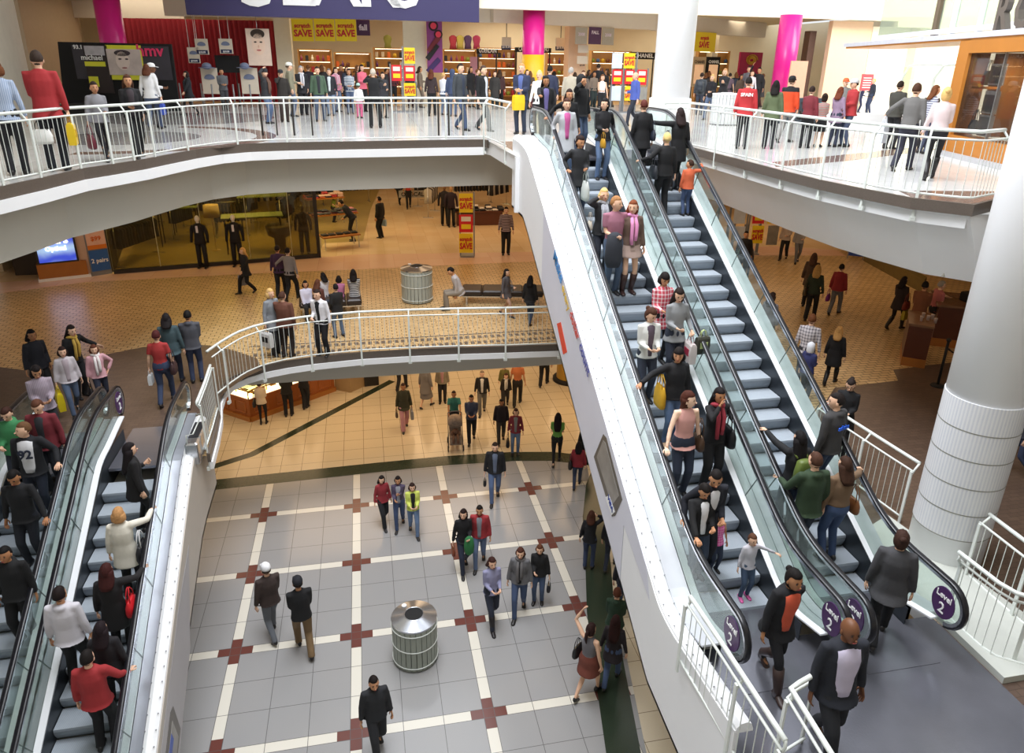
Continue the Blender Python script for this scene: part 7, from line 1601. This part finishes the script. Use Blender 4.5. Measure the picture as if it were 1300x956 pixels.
# easels / posters in front of the red curtain
Pe=Plane((-9.0,35.2),(-3.5,34.6))
pt=mat('poster_paper','e2d6c4',.5,noise=.06); hatb=mat('slate_hat_print','76809c',.5,noise=.2)
def cutout(x0,y0,x1,y1,label,cords=True,leg=False,big=False):
    a,z1=Pe.uz(x0,y0);b,_=Pe.uz(x1,y0);_,z0=Pe.uz(x0,y1); E=empty('hanging_poster' if not leg else 'easel_poster',Pe.P((a+b)/2,z0,0),0,label,'poster','hat posters in front of the crimson curtain'); W=Matrix.Translation(-E.location)
    panel(Pe,a,b,z0,z1,0,.03,pt,'board',E,W)
    mb=MB(); M_=Pe.M((a+b)/2,z0+(z1-z0)*.6,.01); w_=(b-a)*.32; mb.loft([[M_@Vector((w_*math.cos(t_),yy,w_*.75*math.sin(t_) if math.sin(t_)>0 else w_*.2*math.sin(t_))) for t_ in [2*PI*i/16 for i in range(16)]] for yy in (.0,-.02)],0,True,False); mb.xf(W); mb.build('hat_print',hatb,E)
    if not leg:
        panel(Pe,a+(b-a)*.08,b-(b-a)*.08,z0+(z1-z0)*.04,z0+(z1-z0)*.28,.015,.02,mat('navy_band','232a50',.5,noise=0),'title_band',E,W)
        mk=text_mesh('$19.99',(z1-z0)*.16,.01,.004); mm=MB(); add_mb(mm,mk,Pe.M((a+b)/2,z0+(z1-z0)*.09,.035)); mm.xf(W); mm.build('lettering',wpaint,E)
        if cords:
            for u in (a+.1,b-.1): q=MB(); q.tube([Pe.P(u,z1,-.01),Pe.P(u,13.1,-.01)],.012,5); q.xf(W); q.build('cord',wpaint,E)
    return E
cutout(246.5,49,263,69,'poster of a hat hanging upper left of the dark board'); cutout(237,60,252,80,'lowest hat poster on a long cord, leftmost one'); cutout(277,49,294,68,'poster of a hat hanging above the right easel')
for (x0,x1,lab) in ((254,275,'tall easel poster with a hat left of the dark board'),(304,326,'tall easel poster with a hat right of the dark board')):
    E=cutout(x0,86,x1,119,lab,leg=True)
    for sx in (-.35,.35): q=MB(); q.tube([(sx,.06,.1),(sx,.12,-(E.location.z-L3))],.025,6); q.build('leg',grey,E)
a,z1=Pe.uz(272,70,-.3);b,_=Pe.uz(303,70,-.3);_,z0=Pe.uz(272,92,-.3); E=empty('dark_board',Pe.P((a+b)/2,L3,-.3),0,'black blank board between the two easel posters','board'); W=Matrix.Translation(-E.location); panel(Pe,a,b,z0,z1,-.3,.04,blk,'board',E,W)
for u in (a+.2,b-.2): panel(Pe,u-.02,u+.02,L3,z0,-.3,.04,dark,'leg',E,W)
for i,(x,y) in enumerate(((262,82),(310,81))):
    u,z=Pe.uz(x,y,.2); q=MB(); q.ell((0,0,.1),(.2,.16,.14)); q.lathe([(.34,.02),(.34,.04),(.2,.06)],seg=18); p=Pe.P(u,Pe.uz(x,87,.2)[1],.2); o=q.build('display_hat',hatb,None,p); tag(o,['slate blue hat above the left easel poster','slate blue hat above the right easel poster'][i],'hat')
# big face poster
a,z1=Pe.uz(311,36,.2);b,_=Pe.uz(341,36,.2);_,z0=Pe.uz(311,83,.2); E=empty('face_poster',Pe.P((a+b)/2,z0,.2),0,'large hanging poster of a pale face beside the cream pier','poster'); W=Matrix.Translation(-E.location)
panel(Pe,a,b,z0,z1,.2,.03,mat('blush_photo','ead2c0',.5,noise=.1),'board',E,W)
for (cu,cz,ru,rz_,c_) in ((.5,.58,.28,.3,'f0d2bc'),(.5,.86,.3,.13,'3a2a22'),(.38,.64,.06,.02,'3c2c24'),(.62,.64,.06,.02,'3c2c24'),(.5,.42,.1,.025,'c0706a'),(.5,.52,.03,.04,'e0b8a0')):
    mb=MB(); M_=Pe.M(a+(b-a)*cu,z0+(z1-z0)*cz,.21+.012*(ru<.15)); mb.loft([[M_@Vector((ru*(b-a)*math.cos(t_),yy,rz_*(z1-z0)*math.sin(t_))) for t_ in [2*PI*i/20 for i in range(20)]] for yy in (.01,-.004)],0,True,False); mb.xf(W); mb.build('face_print',mat('fp_'+c_,c_,.5,noise=.04),E)
q=MB(); q.tube([Pe.P((a+b)/2,z1,.2),Pe.P((a+b)/2,13.1,.2)],.015,5); q.xf(W); q.build('cord',chrome,E)
# row of short glass / steel posts (barrier) on the left plaza
pb=MB(); pb.tube([(0,0,0),(0,0,.92)],.035,8); pb.lathe([(.09,0),(.09,.02),(.04,.04)],seg=12); pb.ell((0,0,.93),(.04,.04,.03)); pm=pb.mesh('barrier_post',grey)
for i in range(9):
    x=218+i*13.5 if i<7 else 306+(i-7)*14; p=at(x,137-(i%2)*2,L3); o=bpy.data.objects.new('barrier_post',pm); C.objects.link(o); o.location=p; tag(o,'short grey barrier post in the row on the upper left plaza','post','short grey barrier posts on the upper plaza')
for i,x in enumerate((334,352,374,397,557,570,588)):   # dark slim posts just behind the railing
    p=at(x,172,L3); q=MB(); q.box((0,0,.5),(.05,.05,1.0)); q.box((0,0,1.0),(.07,.07,.03)); o=q.build('guard_post',dark,None,p); tag(o,'slim dark post standing just behind the long upper railing','post','slim dark posts behind the long upper railing')
# ================================================================ inside the upper store
rs2=random.Random(11)
warm=[mat('ware_'+c,c,.5,noise=.2) for c in ('a82a3a','5a2a6a','c8a020','2a2a30','e8dcc8','7a8a2a','d86a2a','8a3a5a','3a5a8a','c8b8a0','efe6d0','6a3a22')]
pr_=[]
for i,m_ in enumerate(warm):
    q=MB()
    if i%3==0: q.box((0,0,.14),(.16,.12,.28),bev=.02)
    elif i%3==1: q.lathe([(.06,0),(.07,.16),(.025,.22),(.03,.3)],seg=9)
    else: q.lathe([(.09,0),(.11,.12),(.08,.2),(.02,.22)],seg=10)
    pr_.append(q.mesh('product',m_))
def fsh(Pp,x0,x1,ytop,ybot,off,rows,label,mt=woodl,light=True):
    a,z1=Pp.uz(x0,ytop,off); b,_=Pp.uz(x1,ytop,off); z0=L3; w_=b-a
    E=empty('shelf_unit',Pp.P((a+b)/2,z0,off),math.atan2(Pp.d.y,Pp.d.x),label,'shelf unit','lit shelf units in the upper store')
    hh=z1-z0
    q=MB(); q.box((0,.2,hh/2),(w_,.04,hh)); q.build('back_panel',mt,E)
    for sx in (-1,1): q=MB(); q.box((sx*w_/2,0,hh/2),(.05,.42,hh)); q.build('side_panel',mt,E)
    for r_ in range(rows+1):
        z=.25+(hh-.3)*r_/rows; q=MB(); q.box((0,0,z),(w_,.42,.04)); q.build('shelf',mt,E)
        if light and r_>0: q=MB(); q.box((0,-.12,z-.03),(w_*.9,.04,.02)); q.build('shelf_light',mat('shelf_strip_light','fff0c8',.5,emis=4.,noise=0),E)
    M_=Matrix.Translation(E.location)@Matrix.Rotation(E.rotation_euler.z,4,'Z')
    for r_ in range(rows):
        z=.27+(hh-.3)*r_/rows; n_=max(2,int(w_/.27))
        for i in range(n_):
            if rs2.random()<.12: continue
            o=bpy.data.objects.new('product',pr_[rs2.randrange(len(pr_))]); C.objects.link(o); o.matrix_world=M_@Matrix.Translation((-w_/2+.15+(w_-.3)*i/(n_-1),-.05,z)); tag(o,'ware on the '+label,'product','wares on the '+label)
Pt=Plane((-6,42),(30,43))
for (x0,x1,yt,yb,rows,lab) in ((378,420,62,110,3,'warm lit shelf behind the queue, below the left yellow banners'),(424,470,66,110,2,'lit shelf with yellow glow behind the striped shirt'),(474,512,60,110,4,'tall lit shelf left of the yellow sale stand'),(562,604,62,110,3,'lit shelf right of the purple makeup poster'),(606,655,60,110,4,'lit shelf left of the middle magenta pillar'),(694,720,66,110,3,'lit shelf just right of the middle magenta pillar'),(750,800,64,110,3,'lit shelf behind the wide sale stand'),(886,925,64,110,3,'lit shelf right of the white column')):
    fsh(Pt,x0,x1,yt,yb,0,rows+1,lab)
# black cosmetic counters with names and tall light boxes
def kiosk(Pp,x0,y0,x1,y1,off,label,txt,body,tcol,pic=True):
    a,z1=Pp.uz(x0,y0,off);b,_=Pp.uz(x1,y0,off);_,z0=Pp.uz(x0,y1,off)
    E=empty('cosmetics_sign',Pp.P((a+b)/2,L3,off),0,label,'store sign','cosmetics signs in the upper store'); W=Matrix.Translation(-E.location)
    panel(Pp,a,b,z0,z1,off,.15,body,'sign_box',E,W)
    if txt:
        mk=text_mesh(txt,.3 if not pic else .22,.01,.006); w_=max(v[0] for v in mk.v)-min(v[0] for v in mk.v); mm=MB(); add_mb(mm,mk,Pp.M((a+b)/2,z1-.34 if pic else z0+(z1-z0)*.25,off+.015)@Matrix.Diagonal((min(1.3,(b-a)*.85/w_),1,1,1))); mm.xf(W); mm.build('lettering',tcol,E)
    if pic:
        p_=panel(Pp,a+(b-a)*.14,b-(b-a)*.14,z0+(z1-z0)*.1,z1-.42,off+.01,.02,mat('backlit_photo','e0b088',.5,emis=.5,noise=.5,nscale=2),'backlit_picture',E,W)
    for u in (a+.05,b-.05): panel(Pp,u-.03,u+.03,L3,z0,off-.05,.05,dark,'leg',E,W)
    return E
Pc=Plane((6,38.5),(26,43)); Pc2=Plane((-2,38),(8,37.5))
kiosk(Pc2,527,67,539,90,0,'small lit grid box beside the yellow sale stand','BLACK',blk,wpaint)
kiosk(Pc2,597,72,606,122,0,'slim pink panel with a black top between the striding men','',mat('dusty_pink_panel','c890a0',.5,noise=.05),wpaint,False)
kiosk(Pc,655,60,700,66,0,'long black sign board left and right of the middle magenta pillar','CALVIN KLEIN    ARNO',blk,wpaint,False)
kiosk(Pc,606,62,632,68,0,'dark perfume sign above the shelves left of the middle magenta pillar','GUERLAIN',blk,wpaint,False)
kiosk(Pc,803,66,832,75,0,'black sign reading CHANEL left of the white column','CHANEL',blk,wpaint,False)
kiosk(Pc,881,72,897,110,0,'beige sign reading CHANEL right of the white column','CHANEL',mat('beige_sign','c8b494',.5,noise=.1),mat('grey_ink','5a5048',.5,noise=0))
kiosk(Pc,899,72,915,112,0,'black tall sign with a backlit portrait right of the white column','CHANEL',blk,wpaint)
E=kiosk(Pc,941,66,969,112,0,'large magenta display with gold ornament right of the white column','',mat('magenta_panel','a81e50',.4,noise=.1,nscale=2),wpaint,False)
a,z1=Pc.uz(947,68,.05);b,_=Pc.uz(964,68,.05);_,z0=Pc.uz(947,84,.05); W=Matrix.Translation(-E.location); q=MB(); 
q.tube([Pc.P(a+(b-a)*(.5+.45*math.cos(i*.55)*math.exp(-i*.03)),z0+(z1-z0)*(.5+.45*math.sin(i*.55)*math.exp(-i*.03)),.04) for i in range(40)],.035,5); q.xf(W); q.build('gold_ornament',mat('gold_ornament','d0a03c',.3,metal=.7),E)
# magenta tall panel left of third pillar
# hanging small two-tone signs
for (x0,y0,lab,Pp) in ((637,47,'small hanging sign left of the middle magenta pillar',Pc),(706,48,'small hanging sign right of the middle magenta pillar',Pc)):
    a,z1=Pp.uz(x0,y0,.6);b,_=Pp.uz(x0+12,y0,.6);_,z0=Pp.uz(x0,y0+16,.6); E=empty('hanging_sign',Pp.P((a+b)/2,z0,.6),0,lab,'sign','small hanging signs in the upper store'); W=Matrix.Translation(-E.location)
    panel(Pp,a,b,z0+(z1-z0)*.32,z1,.6,.04,pt,'board',E,W); panel(Pp,a,b,z0,z0+(z1-z0)*.32,.6,.05,MC['navy_band'],'navy_board',E,W); mk=text_mesh('$19.99',.17,.01,.003); mm=MB(); add_mb(mm,mk,Pp.M((a+b)/2,z0+.08,.62)); mm.xf(W); mm.build('lettering',wpaint,E)
    q=MB(); q.tube([Pp.P((a+b)/2,z1,.6),Pp.P((a+b)/2,13.9,.6)],.02,5); q.xf(W); q.build('rod',dark,E)
for (x0,y0,x1,y1,lab,mt) in ((734,57,747,67,'small pale poster on the blush pier, upper one',pt),(733,71,746,81,'small pale poster on the blush pier, lower one',pt)):
    poster(Pl,x0,y0,x1,y1,-.5,mt,'wall_poster',lab,'poster',.02,(('$19.99',-.28,.3,mat('ink_dark','20202a',.5,noise=0)),) if y0>60 else ())
# ceiling lamps in the store
for i,(x,y) in enumerate(((-3,39.5),(2,39.5),(7,40),(12,41),(17,42.5),(-6,42),(4,43),(10,44),(15,44.5),(21,44))):
    E=empty('ceiling_lamp',(x,y,13.95),0,'small round ceiling lamp in the upper store','lamp','round ceiling lamps of the upper store'); q=MB(); q.lathe([(.3,0),(.3,-.06),(.24,-.1)],seg=20); q.build('rim',chrome,E); q=MB(); q.lathe([(.23,-.1),(.18,-.12),(.01,-.125)],seg=20); q.build('diffuser',fixt,E)
# wooden mannequin busts atop shelf (torsos)
for i,(x,c) in enumerate(((575,'a8243a'),(584,'b8a838'),(594,'5a2a72'),(605,'b02a5a'),(492,'8a8a2a'))):
    p=Pt.P(Pt.uz(x,50,0)[0],0,0); z=Pt.uz(x,60.5,0)[1]; q=MB(); q.loft([ringz(0,0,zz,rx,.14,12) for zz,rx in ((0,.2),(.25,.16),(.5,.22),(.62,.2),(.7,.07))]); o=q.build('bust_form',cloth(c),None,(p.x,p.y,z-.07)); tag(o,['crimson','yellow','violet','magenta','olive'][i]+' dressed bust form on top of the store shelves','bust form','bust forms above the shelves')
# ================================================================ right hand shop with wooden frame
A=at(1188,195,L3); B=at(1272,216,L3); Pr_=Plane((A.x,A.y),(B.x,B.y))
wf=mat('golden_wood','b9772e',.4,noise=.12,nscale=2); rs_=empty('wooden_shop_front',(A.x,A.y,L3),0,'golden wood framed shop front with a display window at the right','shop front'); Wr=Matrix.Translation(-rs_.location)
def rp(u0,u1,z0,z1,off,th,mt,name,par=None): return panel(Pr_,u0,u1,z0,z1,off,th,mt,name,par or rs_,Wr)
rp(0,7,L3,L3+.12,.05,.4,mat('grey_base','b4b4b6',.5),'base'); rp(0,.5,L3+.12,12.06,.0,.5,wf,'left_post'); rp(.5,7,11.76,12.06,.0,.5,wf,'lintel'); rp(.5,7,L3+.12,L3+.5,.0,.5,wf,'sill')
rp(.5,7,L3+.5,11.76,-.08,.02,glassmat('dark_shop_glass','c6c6c4',.98),'window_pane'); rp(.5,7,L3+.5,11.76,-1.2,.05,mat('dark_interior','3a3a3c',.6,noise=.2),'backing')
rp(.5,.95,L3+.5,11.76,-.6,.5,mat('amber_side','a86a18',.5,noise=.1),'side_niche'); rp(.7,1.25,L3+1.55,L3+1.6,-.15,.35,wf,'shelf')
for u_,z_,lab,c_ in ((1.0,L3+1.62,'brown handbag on the shelf of the wooden shop front','5a4636'),(.9,L3+.55,'tall dark bag low in the window of the wooden shop front','2c2824')):
    p=Pr_.P(u_,z_+.55,-.3); bag('hand',tuple(p),lab,c_,math.atan2(Pr_.d.y,Pr_.d.x),1.15)
for i,(z_,lab) in enumerate(((L3+1.02,'middle'),(L3+.55,'lower'),(L3+1.62,'upper'))):
    pf_=rp(1.25,1.85,z_+.02,z_+.46 if i else z_+.5,-.2,.03,white,'picture_frame'); rp(1.29,1.81,z_+.06,z_+.42,-.18,.02,mat('grey_portrait','77777a',.5,noise=.8,nscale=6),'picture',pf_)
rp(1.88,1.92,L3+.5,11.76,-.1,.05,white,'window_bar')
# canopy slab and letters
Pcn=Plane((A.x-1.2,A.y+.4),(B.x-1.2,B.y+.4))
cn=empty('canopy',(A.x,A.y,12.1),0,'pale canopy slab over the wooden shop front with big grey letters','canopy'); Wc=Matrix.Translation(-cn.location)
panel(Pr_,-8.2,7,12.08,12.2,.03,1.8,mat('canopy_edge','c9ccd6',.4),'slab',cn,Wc); panel(Pr_,-8.0,7,12.03,12.08,.0,1.6,wf,'wood_soffit',cn,Wc)
gl_=mat('dark_grey_letters','6a625c',.4,metal=.3,noise=.08)
for ch,x,y in (('R',1268,47),('O',1296,45)):
    u,z=Pr_.uz(x,y,-.1); mm=MB(); add_mb(mm,text_mesh(ch,1.1,.12,.03),Pr_.M(u,12.2,-.1)@Matrix.Diagonal((.8,1,1,1))); mm.xf(Wc); mm.build('letter',gl_,cn)
# glazed storey above the canopy
gz_=empty('upper_glazing',(A.x,A.y,12.27),0,'glazed upper storey with steel mullions above the canopy','glazing'); Wz=Matrix.Translation(-gz_.location)
panel(Pr_,-7.5,7,12.3,16,-.8,.02,glassmat('upper_glass','dfe9dc',.75),'glass_wall',gz_,Wz)
for u,w_,mt in ((-3.3,.22,mat('brown_mullion','6a5a48',.5)),(-2.3,.12,white),(-.9,.1,white),(-.05,.07,white),(.9,.16,MC['brown_mullion']),(1.6,.1,white),(2.3,.1,white),(3.2,.12,white)):
    panel(Pr_,u-w_/2,u+w_/2,12.27,16,-.72,.12,mt,'mullion',gz_,Wz)
panel(Pr_,-7.5,7,12.3,12.42,-.7,.1,white,'bottom_rail',gz_,Wz)
panel(Pr_,-2.8,7,12.27,16,-4.5,.1,mat('cream_inner_wall','e0dcb8',.6,noise=.1,nscale=1),'rear_wall',gz_,Wz)
for zz in (12.9,13.3): panel(Pr_,-2.4,.8,zz,zz+.06,-3.9,.06,white,'inner_shelf',gz_,Wz)
# glass guard behind the people on the right and bench
for (x0,x1,y0,y1,lab) in ((1148,1208,80,150,'tall glass guard with a rounded steel rail left of the wooden shop front'),):
    a_=at(1135,152,L3);b_=at(1205,160,L3); Pgd=Plane((a_.x,a_.y),(b_.x,b_.y)); E=empty('glass_guard',Pgd.P(0,L3,0),0,lab,'glass guard'); W=Matrix.Translation(-E.location); zt=Pgd.uz(1150,82)[1]
    panel(Pgd,0,Pgd.len,L3+.1,zt-.1,0,.02,bglass,'glass_panel',E,W)
    q=MB(); q.tube([Pgd.P(0,L3,0),Pgd.P(.0,zt-.5,0),Pgd.P(.3,zt-.05,0),Pgd.P(.8,zt,0),Pgd.P(Pgd.len,zt,0)],.05,8); q.xf(W); q.build('rail',railp,E)
    q=MB(); u=Pgd.len*.62; q.tube([Pgd.P(u,L3,.1),Pgd.P(u,zt-.5,.1),Pgd.P(u+.3,zt-.05,.05),Pgd.P(u+.6,zt,0)],.05,8); q.xf(W); q.build('curved_post',railp,E)
a_=at(1095,94,L3); Pq2=Plane((at(1094,146,L3).x,at(1094,146,L3).y+1),(at(1112,146,L3).x,at(1112,146,L3).y+1)); u0,zt=Pq2.uz(1095,94);u1,_=Pq2.uz(1110,94);_,zb=Pq2.uz(1095,115); E=empty('red_easel',Pq2.P((u0+u1)/2,L3,0),0,'red notice board on an easel before the bright wall','notice board'); W=Matrix.Translation(-E.location); panel(Pq2,u0,u1,zb,zt,0,.03,mat('faded_red','d8505a',.5,noise=.1),'board',E,W); [panel(Pq2,u-.02,u+.02,L3,zb,-.03,.03,grey,'leg',E,W) for u in (u0+.08,u1-.08)]
for k_ in range(5): panel(Pq2,u0+.1,u1-.1,zb+.12+k_*(zt-zb-.2)/5,zb+.15+k_*(zt-zb-.2)/5,.01,.012,wpaint,'text_line',E,W)
q=MB(); p=at(1035,160,L3); q.box((0,0,.45),(2.0,.6,.9)); o=q.build('dark_counter',mat('slate_counter','3c4650',.5),None,(p.x,p.y+1.5,L3)); tag(o,'slate grey counter behind the orange and black jacket','counter')
# low white wall & rail near the far right couple
p=at(1110,158,L3); q=MB(); q.box((0,0,.2),(4.2,.5,.4)); o=q.build('low_white_bench',white,None,(p.x,p.y,L3),-.3); tag(o,'low white bench wall in front of the couple by the red easel','bench')
# peach board near the third pillar
a_=at(996,140,L3); Pq3=Plane((a_.x*.93,a_.y*.93),(at(1017,140,L3).x*.93,at(1017,140,L3).y*.93)); zt=Pq3.uz(996,77)[1]; E=empty('peach_board',Pq3.P(.4,L3,0),0,'plain peach board leaning before the right magenta pillar','board'); W=Matrix.Translation(-E.location); panel(Pq3,0,Pq3.len,L3,zt,0,.06,mat('peach_board_paint','d0a48c',.5,noise=.08),'board',E,W)
# ================================================================ lights
def lamp(x,y,z,sx,sy,p,c='ffd29a'): return area('ceiling_light',(x,y,z),sx,sy,p,c)
# middle level, warm ceiling fittings
WC='ffd6a6'
for x,y,sx,sy,p in ((-8,22,4,4,60),(-2,23,4,4,75),(4,23,4,4,80),(10,21,4,4,75),(16,21,4,4,75),(12,13,2,5,40),(18,12,4,4,40),(-10,17,3,4,30),
                    (1,31,7,5,150),(8,31,7,5,150),(17,29,6,5,130),(3,39,10,5,120),(14,39,10,5,100)):
    lamp(x,y,L3-1.3,sx,sy,p*.75,WC)
for x,y,p in ((-6.5,28.5,150),(-3.4,29.5,130),(-6,34,170)): lamp(x,y,L3-1.3,3,3,p,'ffe69c')
p_=Pr_.P(1.7,11.7,-.65); lamp(p_.x,p_.y,11.7,.5,.5,45,'fff0dc')  # added lamp that brightens the display in the wooden shop window
for x,y,p in ((-6,21,60),(-1.5,21.5,95),(3,21.5,110),(7.5,21.5,90),(-4,26,80),(3,27,130),(9,27,100),(9,15,30)): lamp(x,y,L2-.98,3.4,3.4,p*.75,WC)
for x,y,p in ((-9,38.5,90),(-2,39.5,150),(5,39.5,170),(12,41,170),(20,43,130),(9,43.5,110)): lamp(x,y,13.9,5,3,p,'fff0d6')
area('skylight',(10,26,22),22,9,1150,'f4f8ff')
area('skylight',(30,26,20),14,7,3400,'fff3dc',(R(38),0,R(-8)))  # unseen area light standing in for sunlight on the right wall
area('skylight',(1,11,24),9,15,5200,'f8faff',(0,R(-24),0))  # unseen area light over the escalators, tilted as fill for the right fascia
S.view_settings.exposure=.17
bg.inputs[1].default_value=.85
flush_people()
